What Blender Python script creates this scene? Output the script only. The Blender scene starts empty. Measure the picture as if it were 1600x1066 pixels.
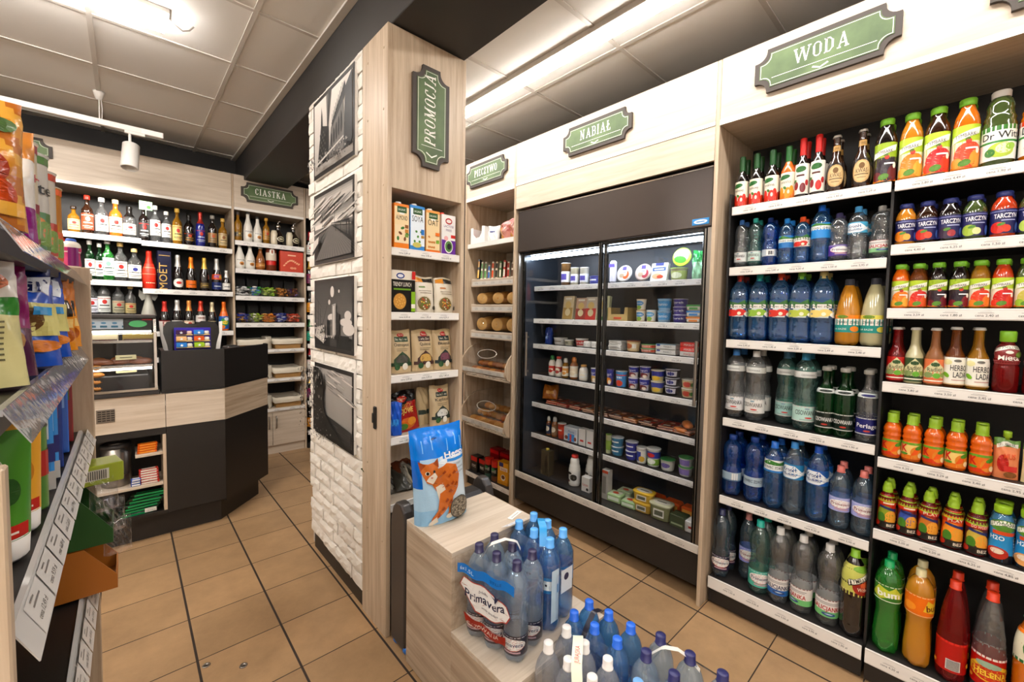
import bpy, math, random
from mathutils import Vector, Matrix
from mathutils.geometry import tessellate_polygon
random.seed(7)
S = bpy.context.scene
COL = S.collection
PI = math.pi
# ------------------------------------------------------------------ camera, world, lamps, exposure
cd = bpy.data.cameras.new('camera'); cam = bpy.data.objects.new('camera', cd); COL.objects.link(cam)
_yaw, _pitch, _roll = .74398474, .0503122, -.01858322
_cy, _sy, _cp, _sp = math.cos(_yaw), math.sin(_yaw), math.cos(_pitch), math.sin(_pitch)
_f = Vector((_sy*_cp, _cy*_cp, -_sp)); _r = Vector((_cy, -_sy, 0)); _d = _f.cross(_r)
_cr, _sr = math.cos(_roll), math.sin(_roll)
_r2 = _r*_cr + _d*_sr; _d2 = _d*_cr - _r*_sr
_u = -_d2; _b = -_f
cam.matrix_world = Matrix(((_r2.x, _u.x, _b.x, 0), (_r2.y, _u.y, _b.y, 0), (_r2.z, _u.z, _b.z, 1.56), (0, 0, 0, 1)))
cd.lens = 36*657.2316/1600; cd.sensor_width = 36; cd.sensor_fit = 'HORIZONTAL'
cd.shift_y = -9.712/1600; cd.clip_start = .02
S.camera = cam
w = bpy.data.worlds.new('world'); S.world = w; w.use_nodes = True
w.node_tree.nodes['Background'].inputs[0].default_value = (1, .93, .85, 1)
w.node_tree.nodes['Background'].inputs[1].default_value = .05
S.view_settings.view_transform = 'Standard'; S.view_settings.look = 'None'
S.view_settings.gamma = 1; S.view_settings.use_curve_mapping = False
S.view_settings.exposure = 0.0
S.cycles.use_denoising = True
S.cycles.max_bounces = 9; S.cycles.diffuse_bounces = 3; S.cycles.glossy_bounces = 3
S.cycles.transmission_bounces = 6; S.cycles.transparent_max_bounces = 24
S.cycles.caustics_reflective = False; S.cycles.caustics_refractive = False
S.cycles.sample_clamp_indirect = 4
TUBE_R, TUBE_L, FRIDGE_LED, CASE_LED, SPOT = 50, 90, 42, 8, 70

# ------------------------------------------------------------------ colours and materials
def lin(c):
    return c/12.92 if c <= .04045 else ((c+.055)/1.055)**2.4
def hx(h):
    if not isinstance(h, str): return h
    h = h.lstrip('#')
    if len(h) == 3: h = ''.join(a*2 for a in h)
    return tuple(lin(int(h[i:i+2], 16)/255) for i in (0, 2, 4)) + (1,)
MATS = {}
def mat(name, col='#888', rough=.5, metal=0, trans=0, ior=1.45, emit=0, coat=0, bump=None, attr=False, spec=.5, alpha=1):
    if name in MATS: return MATS[name]
    m = bpy.data.materials.new(name); m.use_nodes = True; MATS[name] = m
    nt = m.node_tree; b = nt.nodes['Principled BSDF']; I = b.inputs
    I['Base Color'].default_value = hx(col); I['Roughness'].default_value = rough; I['Metallic'].default_value = metal
    I['Transmission Weight'].default_value = trans; I['IOR'].default_value = ior
    I['Coat Weight'].default_value = coat; I['Coat Roughness'].default_value = .08
    I['Specular IOR Level'].default_value = spec; I['Alpha'].default_value = alpha
    if emit:
        I['Emission Color'].default_value = hx(col); I['Emission Strength'].default_value = emit
    if attr:
        a = nt.nodes.new('ShaderNodeVertexColor'); a.layer_name = 'Col'; nt.links.new(a.outputs[0], I['Base Color'])
    if bump:
        sc, st, dist = bump
        t = nt.nodes.new('ShaderNodeTexCoord'); n = nt.nodes.new('ShaderNodeTexNoise'); n.inputs['Scale'].default_value = sc
        n.inputs['Detail'].default_value = 3
        k = nt.nodes.new('ShaderNodeBump'); k.inputs['Strength'].default_value = st; k.inputs['Distance'].default_value = dist
        nt.links.new(t.outputs['Object'], n.inputs['Vector']); nt.links.new(n.outputs[0], k.inputs['Height']); nt.links.new(k.outputs[0], I['Normal'])
    return m
def N(nt, t, **kw):
    n = nt.nodes.new(t)
    for k, v in kw.items():
        if k in n.inputs: n.inputs[k].default_value = v
        else: setattr(n, k, v)
    return n
def wood(name, c1, c2, axis, rough=.42):
    m = mat(name, c1, rough); nt = m.node_tree; b = nt.nodes['Principled BSDF']; L = nt.links.new
    t = N(nt, 'ShaderNodeTexCoord'); mp = N(nt, 'ShaderNodeMapping')
    sc = {'x': (1.6, 26, 26), 'y': (26, 1.6, 26), 'z': (26, 26, 1.4)}[axis]
    mp.inputs['Scale'].default_value = sc
    n = N(nt, 'ShaderNodeTexNoise', Scale=1.4, Detail=7.0, Roughness=.62, Distortion=.5)
    r = nt.nodes.new('ShaderNodeValToRGB'); r.color_ramp.elements[0].position = .32; r.color_ramp.elements[1].position = .68
    r.color_ramp.elements[0].color = hx(c2); r.color_ramp.elements[1].color = hx(c1)
    L(t.outputs['Object'], mp.inputs[0]); L(mp.outputs[0], n.inputs['Vector']); L(n.outputs[0], r.inputs[0]); L(r.outputs[0], b.inputs['Base Color'])
    k = N(nt, 'ShaderNodeBump', Strength=.12, Distance=.002); L(n.outputs[0], k.inputs['Height']); L(k.outputs[0], b.inputs['Normal'])
    return m
WX = wood('ash_wood_x', '#d3c4b1', '#bdab95', 'x'); WY = wood('ash_wood_y', '#d3c4b1', '#bdab95', 'y'); WD = wood('ash_wood_angled', '#cfbca3', '#ac967b', 'x')
[n for n in WD.node_tree.nodes if n.type == 'MAPPING'][0].vector_type = 'TEXTURE'
_n = [n for n in WD.node_tree.nodes if n.type == 'MAPPING'][0]; _n.inputs['Scale'].default_value = (1/1.6, 1/26, 1/26); _n.inputs['Rotation'].default_value = (0, 0, math.radians(46))
WZ = wood('ash_wood_z', '#cdb9a0', '#a89177', 'z')
def schlick(nt, base=.045):
    lw = N(nt, 'ShaderNodeLayerWeight', Blend=.5); p = N(nt, 'ShaderNodeMath', operation='POWER'); p.inputs[1].default_value = 4.5
    m = N(nt, 'ShaderNodeMath', operation='MULTIPLY_ADD'); m.inputs[1].default_value = .85; m.inputs[2].default_value = base
    nt.links.new(lw.outputs['Facing'], p.inputs[0]); nt.links.new(p.outputs[0], m.inputs[0]); return m
def glass_pane(name, tint=(1, 1, 1, 1), rough=0.0, extra=.0):
    m = bpy.data.materials.new(name); m.use_nodes = True; nt = m.node_tree; nt.nodes.clear(); L = nt.links.new
    o = N(nt, 'ShaderNodeOutputMaterial'); mx = N(nt, 'ShaderNodeMixShader'); tr = N(nt, 'ShaderNodeBsdfTransparent'); gl = N(nt, 'ShaderNodeBsdfGlossy')
    tr.inputs[0].default_value = tint; gl.inputs['Roughness'].default_value = rough
    fr = schlick(nt); ad = N(nt, 'ShaderNodeMath', operation='ADD'); ad.inputs[1].default_value = extra
    L(fr.outputs[0], ad.inputs[0]); L(ad.outputs[0], mx.inputs[0]); L(tr.outputs[0], mx.inputs[1]); L(gl.outputs[0], mx.inputs[2]); L(mx.outputs[0], o.inputs[0])
    MATS[name] = m; return m
GLASS = glass_pane('door_glass', (.93, .95, .97, 1), 0, .0)
ACRYL = glass_pane('clear_acrylic', (.93, .93, .93, 1), .06, .05)
FILM = glass_pane('shrink_film', (.95, .96, .98, 1), .14, .05)
PRINT = mat('printed_paper', rough=.5, attr=True)
GLOSS = mat('printed_gloss', rough=.28, attr=True)
BAGM = mat('printed_film', rough=.2, attr=True, bump=(38, .35, .006))
KRAFT = mat('kraft_pouch', rough=.5, attr=True, bump=(26, .4, .006))
BLACK = mat('black_laminate', '#1e1b19', .42, bump=(160, .1, .0006)); BLK2 = mat('black_shelf_steel', '#2b2827', .38)
BACKP = mat('dark_back_panel', '#141211', .55)
STEEL = mat('brushed_steel', '#8d867e', .32, .9, bump=(90, .08, .001)); DSTEEL = mat('hood_steel', '#4f4845', .3, .55)
CHROME = mat('chrome', '#cfcac4', .2, 1); WHITE = mat('white_plastic', '#e9e4dd', .35); CHAR = mat('charcoal_paint', '#2b2928', .5)
TUBEM = mat('tube_light_right', '#fdf8f3', .4, emit=TUBE_R); TUBEF = mat('tube_light_front', '#fdf8f3', .4, emit=TUBE_L*.55); TUBE_FILL = mat('fill_tube_light', '#fdf8f3', .4, emit=TUBE_L)  # the last one serves only the added, unseen fill tubes
LEDM = mat('fridge_led', '#e4f0ff', .4, emit=FRIDGE_LED); CLED = mat('case_led', '#fff4e6', .4, emit=CASE_LED)
def pmat(c, rough=.35):
    return mat('plastic_' + str(c).strip('#'), c, rough)
def pet(name, tint, body=.16, dark=.45, bump=.5):
    """thin clear plastic with water: tinted see-through, a little haze, sharp reflections, deeper colour at the edges"""
    m = bpy.data.materials.new(name); m.use_nodes = True; nt = m.node_tree; nt.nodes.clear(); L = nt.links.new; c = hx(tint)
    o = N(nt, 'ShaderNodeOutputMaterial'); tr = N(nt, 'ShaderNodeBsdfTransparent'); df = N(nt, 'ShaderNodeBsdfDiffuse'); tl = N(nt, 'ShaderNodeBsdfTranslucent'); gl = N(nt, 'ShaderNodeBsdfGlossy', Roughness=.05)
    lw = N(nt, 'ShaderNodeLayerWeight', Blend=.35); cm = N(nt, 'ShaderNodeMix', data_type='RGBA'); cm.inputs[6].default_value = c; cm.inputs[7].default_value = (c[0]*dark, c[1]*dark, c[2]*dark*1.1, 1)
    L(lw.outputs['Facing'], cm.inputs[0]); L(cm.outputs[2], tr.inputs[0]); df.inputs[0].default_value = c; tl.inputs[0].default_value = c
    a = N(nt, 'ShaderNodeMixShader', Fac=.5); L(df.outputs[0], a.inputs[1]); L(tl.outputs[0], a.inputs[2])
    b = N(nt, 'ShaderNodeMixShader', Fac=body); L(tr.outputs[0], b.inputs[1]); L(a.outputs[0], b.inputs[2])
    fr = schlick(nt, .09); g = N(nt, 'ShaderNodeMixShader'); L(fr.outputs[0], g.inputs[0]); L(b.outputs[0], g.inputs[1]); L(gl.outputs[0], g.inputs[2])
    nn = N(nt, 'ShaderNodeTexNoise', Scale=42.0, Detail=1.0); tc = N(nt, 'ShaderNodeTexCoord'); bp = N(nt, 'ShaderNodeBump', Strength=bump, Distance=.006); L(tc.outputs['Object'], nn.inputs['Vector']); L(nn.outputs[0], bp.inputs['Height']); L(bp.outputs[0], gl.inputs['Normal'])
    L(g.outputs[0], o.inputs[0]); MATS[name] = m; return m
LIQ = dict(
    clear=pet('clear_water', '#fafcfc', .07, .6), mint=pet('mint_water', '#c2ebe4', .09, .5), lblue=pet('pale_blue_water', '#d2ebf9', .09, .5), pack=pet('pack_water', '#e4f3fe', .24, .75), packw=pet('pack_clear_water', '#fbfdff', .26, .85), packb=pet('pack_blue_water', '#8ccbfb', .26, .5),
    blue=pet('blue_pet', '#70bdf6', .15, .35), dblue=pet('deep_blue_pet', '#3f8cec', .2, .3), green=pet('green_pet', '#5cee66', .22, .3),
    dgreen=mat('dark_green_glass', '#0f3d1a', .03, trans=.6, ior=1.4), orange=mat('orange_juice', '#c8660e', .08, coat=.8),
    yorange=mat('yellow_orange_juice', '#bd771b', .08, coat=.8), redor=mat('tomato_juice', '#b03614', .08, coat=.8), carrot=mat('carrot_juice', '#cf5a0a', .08, coat=.8),
    amber=mat('amber_drink', '#a85a22', .04, trans=.75, ior=1.35), ruby=mat('ruby_drink', '#8f1414', .04, trans=.6, ior=1.35), black=mat('black_drink', '#120a09', .05, coat=1),
    brown=mat('brown_glass', '#2a1408', .05, coat=1), kiwi=mat('green_juice', '#3b4a22', .07, coat=.9), lemon=mat('cloudy_lemonade', '#aea77f', .12, coat=.8),
    soda=mat('orange_soda', '#b07418', .08, coat=.7), gold=mat('gold_spirit', '#c98a24', .04, trans=.6, ior=1.36), peach=mat('peach_drink', '#c4804e', .05, trans=.6, ior=1.36),
    white=mat('white_bottle', '#e6e0d4', .25, coat=.5), cocoa=mat('cocoa_bottle', '#8a4f1e', .25, coat=.5), red=mat('red_sleeve', '#d6311b', .35), cobalt=mat('cobalt_glass', '#16207c', .06, coat=1),
    or2=mat('orange_bottle', '#e0631a', .2, coat=.6), cream=mat('cream_liquor', '#d8ccb0', .2, coat=.6))

# ------------------------------------------------------------------ mesh builder
class MB:
    def __init__(s): s.v = []; s.f = []; s.c = []; s.m = []; s.sm = []
    def face(s, pts, c='#888', m=0, smooth=False):
        k = len(s.v); s.v += [tuple(p) for p in pts]; s.f.append(tuple(range(k, k+len(pts)))); s.c.append(hx(c)); s.m.append(m); s.sm.append(smooth)
    def grid(s, P, c='#888', m=0, smooth=True, closeu=False, flip=False):
        k = len(s.v); nu = len(P); nv = len(P[0])
        for r in P: s.v += [tuple(p) for p in r]
        for i in range(nu-(0 if closeu else 1)):
            for j in range(nv-1):
                a = k+i*nv+j; b = k+((i+1) % nu)*nv+j
                q = (a, b, b+1, a+1)
                s.f.append(q[::-1] if flip else q); cc = c(i, j) if callable(c) else c
                s.c.append(hx(cc)); s.m.append(m); s.sm.append(smooth)
    def box(s, x0, y0, z0, x1, y1, z1, c='#888', m=0, b=0, M=None):
        if x0 > x1: x0, x1 = x1, x0
        if y0 > y1: y0, y1 = y1, y0
        if z0 > z1: z0, z1 = z1, z0
        b = min(b, (x1-x0)*.45, (y1-y0)*.45, (z1-z0)*.45)
        k = len(s.v); T = (lambda p: tuple(M @ Vector(p))) if M else tuple
        X = (x0, x1); Y = (y0, y1); Z = (z0, z1)
        if b <= 0:
            s.v += [T((x, y, z)) for x in X for y in Y for z in Z]
            fs = [(0, 1, 3, 2), (4, 6, 7, 5), (0, 4, 5, 1), (2, 3, 7, 6), (0, 2, 6, 4), (1, 5, 7, 3)]
        else:
            idx = {}
            for i in (0, 1):
                for j in (0, 1):
                    for l in (0, 1):
                        p = [X[i], Y[j], Z[l]]; sg = [b*(1-2*i), b*(1-2*j), b*(1-2*l)]
                        for a in range(3):
                            q = [p[n]+(sg[n] if n != a else 0) for n in range(3)]
                            idx[(i, j, l, a)] = len(s.v)-k; s.v.append(T(q))
            fs = []
            for a in range(3):
                o = [n for n in range(3) if n != a]
                for e in (0, 1):
                    q = []
                    for (g, h) in ((0, 0), (1, 0), (1, 1), (0, 1)):
                        t = [0, 0, 0]; t[a] = e; t[o[0]] = g; t[o[1]] = h; q.append(idx[(*t, a)])
                    if (e == 0) ^ (a == 1): q = q[::-1]
                    fs.append(tuple(q))
            for a in range(3):
                o = [n for n in range(3) if n != a]
                for g in (0, 1):
                    for h in (0, 1):
                        t0 = [0, 0, 0]; t0[o[0]] = g; t0[o[1]] = h; t1 = list(t0); t1[a] = 1
                        fs.append((idx[(*t0, o[0])], idx[(*t1, o[0])], idx[(*t1, o[1])], idx[(*t0, o[1])]))
            for i in (0, 1):
                for j in (0, 1):
                    for l in (0, 1): fs.append(tuple(idx[(i, j, l, a)] for a in range(3)))
        for q in fs: s.f.append(tuple(k+n for n in q)); s.c.append(hx(c)); s.m.append(m); s.sm.append(False)
    def lathe(s, prof, seg=28, c='#888', m=0, o=(0, 0, 0), sq=0, lobes=0, sx=1, sy=1, mfun=None):
        zt = prof[-1][1]; z0 = prof[0][1]
        P = []
        for i in range(seg):
            a = 2*PI*i/seg; row = []
            ca, sa = math.cos(a), math.sin(a)
            k = 1
            if sq: k = 1/((abs(ca)**sq+abs(sa)**sq)**(1/sq))
            for (r, z) in prof:
                rr = r*k
                if lobes and z < lobes: rr *= 1-.16*(1-z/lobes)*(.5+.5*math.cos(5*a))
                zz = z
                if lobes and z < lobes*.2: zz = z+lobes*.25*(.5+.5*math.cos(5*a))*(r > 0)
                row.append((o[0]+rr*ca*sx, o[1]+rr*sa*sy, o[2]+zz))
            P.append(row)
        s.grid(P, c, m, True, closeu=True)
    def tube(s, pts, r, seg=8, c='#888', m=0, cap=True):
        P = [Vector(p) for p in pts]; rows = []
        for i, p in enumerate(P):
            d = (P[min(i+1, len(P)-1)]-P[max(i-1, 0)]).normalized()
            u = d.orthogonal().normalized() if i == 0 else (u-d*u.dot(d)).normalized()
            v = d.cross(u); rr = r[i] if isinstance(r, (list, tuple)) else r
            rows.append([p+u*rr*math.cos(2*PI*k/seg)+v*rr*math.sin(2*PI*k/seg) for k in range(seg+1)])
        s.grid(rows, c, m, True)
        if cap: s.face(rows[0][:-1][::-1], c, m); s.face(rows[-1][:-1], c, m)
    def prism(s, poly, fn, d0, d1, c='#888', m=0):
        """poly: 2D outline (ccw); fn(a, b, d) -> point; closed solid between depths d0 and d1."""
        n = len(poly); A = [fn(a, b, d0) for a, b in poly]; B = [fn(a, b, d1) for a, b in poly]
        for i in range(n):
            j = (i+1) % n; s.face((A[i], A[j], B[j], B[i]), c, m)
        for t in tessellate_polygon([[Vector((a, b, 0)) for a, b in poly]]):
            s.face([B[i] for i in t], c, m); s.face([A[i] for i in t][::-1], c, m)
    def build(s, name, mats, parent=None, fix=False):
        me = bpy.data.meshes.new(name); me.from_pydata(s.v, [], s.f)
        if not isinstance(mats, (list, tuple)): mats = [mats]
        for mm in mats: me.materials.append(mm)
        me.polygons.foreach_set('material_index', s.m); me.polygons.foreach_set('use_smooth', s.sm)
        if any(m.node_tree.nodes.get('Color Attribute') or 'printed' in m.name or 'kraft' in m.name for m in mats):
            ca = me.color_attributes.new('Col', 'FLOAT_COLOR', 'CORNER'); buf = []
            for p, c in zip(me.polygons, s.c): buf += [c[0]**1.14, c[1]**1.14, c[2]**1.14, 1]*p.loop_total
            ca.data.foreach_set('color', buf)
        if fix:
            import bmesh
            bm = bmesh.new(); bm.from_mesh(me); bmesh.ops.remove_doubles(bm, verts=bm.verts, dist=1e-5); bmesh.ops.recalc_face_normals(bm, faces=bm.faces); bm.to_mesh(me); bm.free()
        me.update()
        o = bpy.data.objects.new(name, me); COL.objects.link(o)
        if parent: o.parent = parent
        return o
def tag(o, label=None, cat=None, group=None, kind=None):
    for k, v in (('label', label), ('category', cat), ('group', group), ('kind', kind)):
        if v: o[k] = v
    return o
def lift(l): return (l[0], l[1], l[2]+.0009) if .05 < l[2] < 2.5 else tuple(l)
def thing(name, label, cat, loc=(0, 0, 0), rz=0, group=None):
    loc = lift(loc)
    o = bpy.data.objects.new(name, None); COL.objects.link(o); o.location = loc; o.rotation_euler = (0, 0, rz); o.empty_display_size = .05
    return tag(o, label, cat, group)
KIDS = {}
def kids(o): return [c for c in bpy.data.objects if c.parent == o]
def copy_thing(root, loc, rz, label=None, group=None):
    def rec(o, par):
        c = o.copy(); COL.objects.link(c); c.parent = par
        for ch in list(o.children): rec(ch, c)
        return c
    r = rec(root, None); r.location = lift(loc); r.rotation_euler = (root.rotation_euler[0], root.rotation_euler[1], rz)
    if label: r['label'] = label
    if group: r['group'] = group
    return r
def struct(name, mb, m, **k):
    o = mb.build(name, m, **k); o['kind'] = 'structure'; return o
# ------------------------------------------------------------------ lettering and printed surfaces
TXT = {}
def text_tris(t, off=0.0):
    key = (t, off)
    if key in TXT: return TXT[key]
    cu = bpy.data.curves.new('t', 'FONT'); cu.body = t; cu.size = 1; cu.resolution_u = 2; cu.offset = off; cu.fill_mode = 'FRONT'
    o = bpy.data.objects.new('t', cu); COL.objects.link(o); dg = bpy.context.evaluated_depsgraph_get(); dg.update()
    e = o.evaluated_get(dg); me = e.to_mesh(); me.calc_loop_triangles()
    V = [(v.co.x, v.co.y) for v in me.vertices]; T = []
    for lt in me.loop_triangles:
        q = [V[i] for i in lt.vertices]
        if abs((q[1][0]-q[0][0])*(q[2][1]-q[0][1])-(q[2][0]-q[0][0])*(q[1][1]-q[0][1])) > 1e-7: T.append(q)
    e.to_mesh_clear(); bpy.data.objects.remove(o); bpy.data.curves.remove(cu)
    xs = [p[0] for q in T for p in q] or [0, 1]; ys = [p[1] for q in T for p in q] or [0, 1]
    x0, x1 = min(xs), max(xs)
    T = [[(p[0]-(x0+x1)/2, p[1]) for p in q] for q in T]
    TXT[key] = (T, x1-x0, max(ys)); return TXT[key]
SER = {  # slab lettering for the shop signs: strokes (thick), hairlines (thin)
 'W': (1.15, [[(0, 1), (.28, 0)], [(.58, 1), (.86, 0)]], [[(.28, 0), (.58, 1)], [(.86, 0), (1.12, 1)], [(-.1, 1), (.16, 1)], [(.42, 1), (.7, 1)], [(1, 1), (1.24, 1)]]),
 'O': (.66, [[(.08, .24), (.08, .76)], [(.58, .24), (.58, .76)]], [[(.08, .76), (.13, .9), (.25, .98), (.41, .98), (.53, .9), (.58, .76)], [(.08, .24), (.13, .1), (.25, .02), (.41, .02), (.53, .1), (.58, .24)]]),
 'D': (.66, [[(.1, 0), (.1, 1)], [(.56, .25), (.56, .75)]], [[(-.04, 1), (.35, .98), (.56, .75)], [(-.04, 0), (.35, .02), (.56, .25)]]),
 'A': (.8, [[(.4, 1), (.68, 0)]], [[(.4, 1), (.12, 0)], [(.22, .3), (.6, .3)], [(0, 0), (.24, 0)], [(.54, 0), (.82, 0)]]),
 'N': (.8, [[(.14, 1), (.62, 0)]], [[(.14, 0), (.14, 1)], [(.64, 0), (.64, 1)], [(0, 1), (.2, 1)], [(0, 0), (.28, 0)], [(.5, 1), (.78, 1)]]),
 'B': (.62, [[(.1, 0), (.1, 1)], [(.5, .6), (.5, .88)], [(.54, .12), (.54, .42)]], [[(-.04, 1), (.4, .98), (.5, .88)], [(.1, .52), (.42, .52), (.54, .42)], [(.5, .6), (.42, .52)], [(-.04, 0), (.42, .02), (.54, .12)]]),
 'I': (.3, [[(.14, 0), (.14, 1)]], [[(0, 1), (.28, 1)], [(0, 0), (.28, 0)]]),
 'L': (.56, [[(.12, 0), (.12, 1)]], [[(0, 1), (.26, 1)], [(0, 0), (.52, 0), (.52, .2)]]),
 'Ł': (.58, [[(.14, 0), (.14, 1)], [(-.02, .38), (.36, .62)]], [[(.02, 1), (.28, 1)], [(.02, 0), (.54, 0), (.54, .2)]]),
 'C': (.58, [[(.08, .2), (.08, .8)]], [[(.08, .8), (.2, .97), (.42, .97), (.52, .74)], [(.08, .2), (.2, .03), (.42, .03), (.54, .24)], [(.52, .98), (.52, .72)]]),
 'S': (.54, [[(.08, .78), (.46, .24)]], [[(.48, .76), (.4, .96), (.2, .97), (.08, .86), (.08, .72)], [(.04, .24), (.12, .04), (.34, .03), (.46, .14), (.46, .3)]]),
 'T': (.66, [[(.32, 0), (.32, 1)]], [[(.02, .8), (.02, 1), (.62, 1), (.62, .8)], [(.18, 0), (.46, 0)]]),
 'K': (.72, [[(.12, 0), (.12, 1)], [(.3, .56), (.62, 0)]], [[(.12, .4), (.56, 1)], [(0, 1), (.26, 1)], [(0, 0), (.26, 0)], [(.46, 1), (.7, 1)], [(.5, 0), (.74, 0)]]),
 'P': (.58, [[(.12, 0), (.12, 1)], [(.5, .6), (.5, .86)]], [[(0, 1), (.4, .98), (.5, .86)], [(.12, .46), (.4, .47), (.5, .6)], [(0, 0), (.28, 0)]]),
 'R': (.66, [[(.12, 0), (.12, 1)], [(.48, .64), (.48, .86)], [(.32, .5), (.58, 0)]], [[(0, 1), (.4, .98), (.48, .86)], [(.12, .5), (.4, .52), (.48, .64)], [(0, 0), (.26, 0)], [(.5, 0), (.7, 0)]]),
 'M': (.98, [[(.16, 1), (.46, .1)], [(.78, 0), (.78, 1)]], [[(.14, 0), (.14, 1)], [(.46, .1), (.78, 1)], [(0, 1), (.2, 1)], [(0, 0), (.28, 0)], [(.64, 0), (.92, 0)], [(.76, 1), (.92, 1)]]),
 'J': (.42, [[(.28, .18), (.28, 1)]], [[(.14, 1), (.42, 1)], [(.28, .18), (.18, -.02), (0, .02)]]),
 'E': (.56, [[(.12, 0), (.12, 1)]], [[(0, 1), (.5, 1), (.5, .82)], [(.12, .52), (.38, .52)], [(0, 0), (.52, 0), (.52, .18)]]),
 'Z': (.6, [[(.52, 1), (.08, 0)]], [[(.06, .8), (.06, 1), (.54, 1)], [(.06, 0), (.54, 0), (.54, .2)]]),
 'Y': (.72, [[(.08, 1), (.36, .48)], [(.36, 0), (.36, .48)]], [[(.36, .48), (.62, 1)], [(-.04, 1), (.2, 1)], [(.5, 1), (.74, 1)], [(.22, 0), (.5, 0)]]),
}
class Deco:
    """Printed shapes laid on a surface: surf(s, t, off) -> point. us, ut = metres per unit of s and t."""
    def __init__(d, mb, surf, us, ut, maxd=.012, flat=False, off=.0004, step=.00022, m=0):
        d.mb, d.surf, d.us, d.ut, d.maxd, d.flat, d.off, d.step, d.m = mb, surf, us, ut, maxd, flat, off, step, m
    def tri(d, q, c, dep=0):
        if not d.flat and dep < 5:
            L = [((q[i][0]-q[(i+1) % 3][0])*d.us)**2+((q[i][1]-q[(i+1) % 3][1])*d.ut*d.tw)**2 for i in range(3)]
            i = L.index(max(L))
            if L[i] > d.maxd**2:
                a, b, o = q[i], q[(i+1) % 3], q[(i+2) % 3]; mm = ((a[0]+b[0])/2, (a[1]+b[1])/2)
                d.tri((a, mm, o), c, dep+1); d.tri((mm, b, o), c, dep+1); return
        d.mb.face([d.surf(s, t, d.off) for s, t in q], c, d.m, not d.flat)
    tw = .25
    def poly(d, pts, c):
        for t in tessellate_polygon([[Vector((a*d.us, b*d.ut, 0)) for a, b in pts]]):
            q = [pts[i] for i in t]
            if (q[1][0]-q[0][0])*(q[2][1]-q[0][1])-(q[2][0]-q[0][0])*(q[1][1]-q[0][1]) < 0: q = q[::-1]
            d.tri(q, c)
        d.off += d.step
    def R(d, s0, t0, s1, t1, c):
        n = 1 if d.flat else max(1, int(abs(s1-s0)*d.us/d.maxd)+1); k = 1 if d.flat or d.tw < .5 else max(1, int(abs(t1-t0)*d.ut/d.maxd)+1)
        for i in range(n):
            for j in range(k):
                a, b = s0+(s1-s0)*i/n, s0+(s1-s0)*(i+1)/n; e, f = t0+(t1-t0)*j/k, t0+(t1-t0)*(j+1)/k
                d.mb.face([d.surf(a, e, d.off), d.surf(b, e, d.off), d.surf(b, f, d.off), d.surf(a, f, d.off)], c, d.m, not d.flat)
        d.off += d.step
    def E(d, cx, cy, rx, ry, c, rot=0, n=16):
        P = []
        for i in range(n):
            a = 2*PI*i/n; x, y = rx*d.us*math.cos(a), ry*d.ut*math.sin(a)
            P.append((cx+(x*math.cos(rot)-y*math.sin(rot))/d.us, cy+(x*math.sin(rot)+y*math.cos(rot))/d.ut))
        d.poly(P, c)
    def P(d, pts, c): d.poly(list(pts), c)
    def T(d, t, cx, cy, h, c, w=None, rot=0, off=0.0):
        """cy = baseline, h = cap height in t units, w = optional width in s units"""
        if not t:   # lettering too small to read in the photograph: a plain bar
            ww = w/2 if w else .3
            d.R(cx-ww*.8, cy+h*.2, cx+ww*.8, cy+h*.75, c); return
        T, W, H = text_tris(t, off)
        sy = h*d.ut/.7; sx = sy if w is None else w*d.us/max(W, .01)
        cr, sr = math.cos(rot), math.sin(rot)
        for q in T:
            z = []
            for x, y in q:
                X, Y = x*sx, y*sy; z.append((cx+(X*cr-Y*sr)/d.us, cy+(X*sr+Y*cr)/d.ut))
            d.tri(z, c)
        d.off += d.step
    def serif(d, t, cx, cy, h, c, rot=0, shear=0, tk=.16, hk=.085, sp=.24, xs=.82):
        W = sum(SER[a][0] for a in t)+sp*(len(t)-1); x0 = -W/2; hm = h*d.ut; cr, sr = math.cos(rot), math.sin(rot)
        def put(a, b, wd):
            v = Vector((b[0]-a[0], b[1]-a[1])); n = Vector((-v.y, v.x)).normalized()*wd/2; e = v.normalized()*wd*.25
            z = []
            for p in ((a[0]-e.x-n.x, a[1]-e.y-n.y), (b[0]+e.x-n.x, b[1]+e.y-n.y), (b[0]+e.x+n.x, b[1]+e.y+n.y), (a[0]-e.x+n.x, a[1]-e.y+n.y)):
                X, Y = (x0+p[0]+shear*p[1])*hm*xs, p[1]*hm
                z.append((cx+(X*cr-Y*sr)/d.us, cy+(X*sr+Y*cr)/d.ut))
            d.mb.face([d.surf(s, q, d.off) for s, q in z], c, d.m)
        for a in t:
            wd, thick, thin = SER[a]
            for st in thick:
                for i in range(len(st)-1): put(st[i], st[i+1], tk)
            for st in thin:
                for i in range(len(st)-1): put(st[i], st[i+1], hk)
            x0 += wd+sp
        d.off += d.step
    def Z(d, step): d.step = step
    def run(d, specs):
        for q in specs: getattr(d, q[0])(*q[1:])
ORD = ['first', 'second', 'third', 'fourth', 'fifth', 'sixth', 'seventh', 'eighth', 'ninth', 'tenth', 'eleventh', 'twelfth', 'thirteenth', 'fourteenth']
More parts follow.
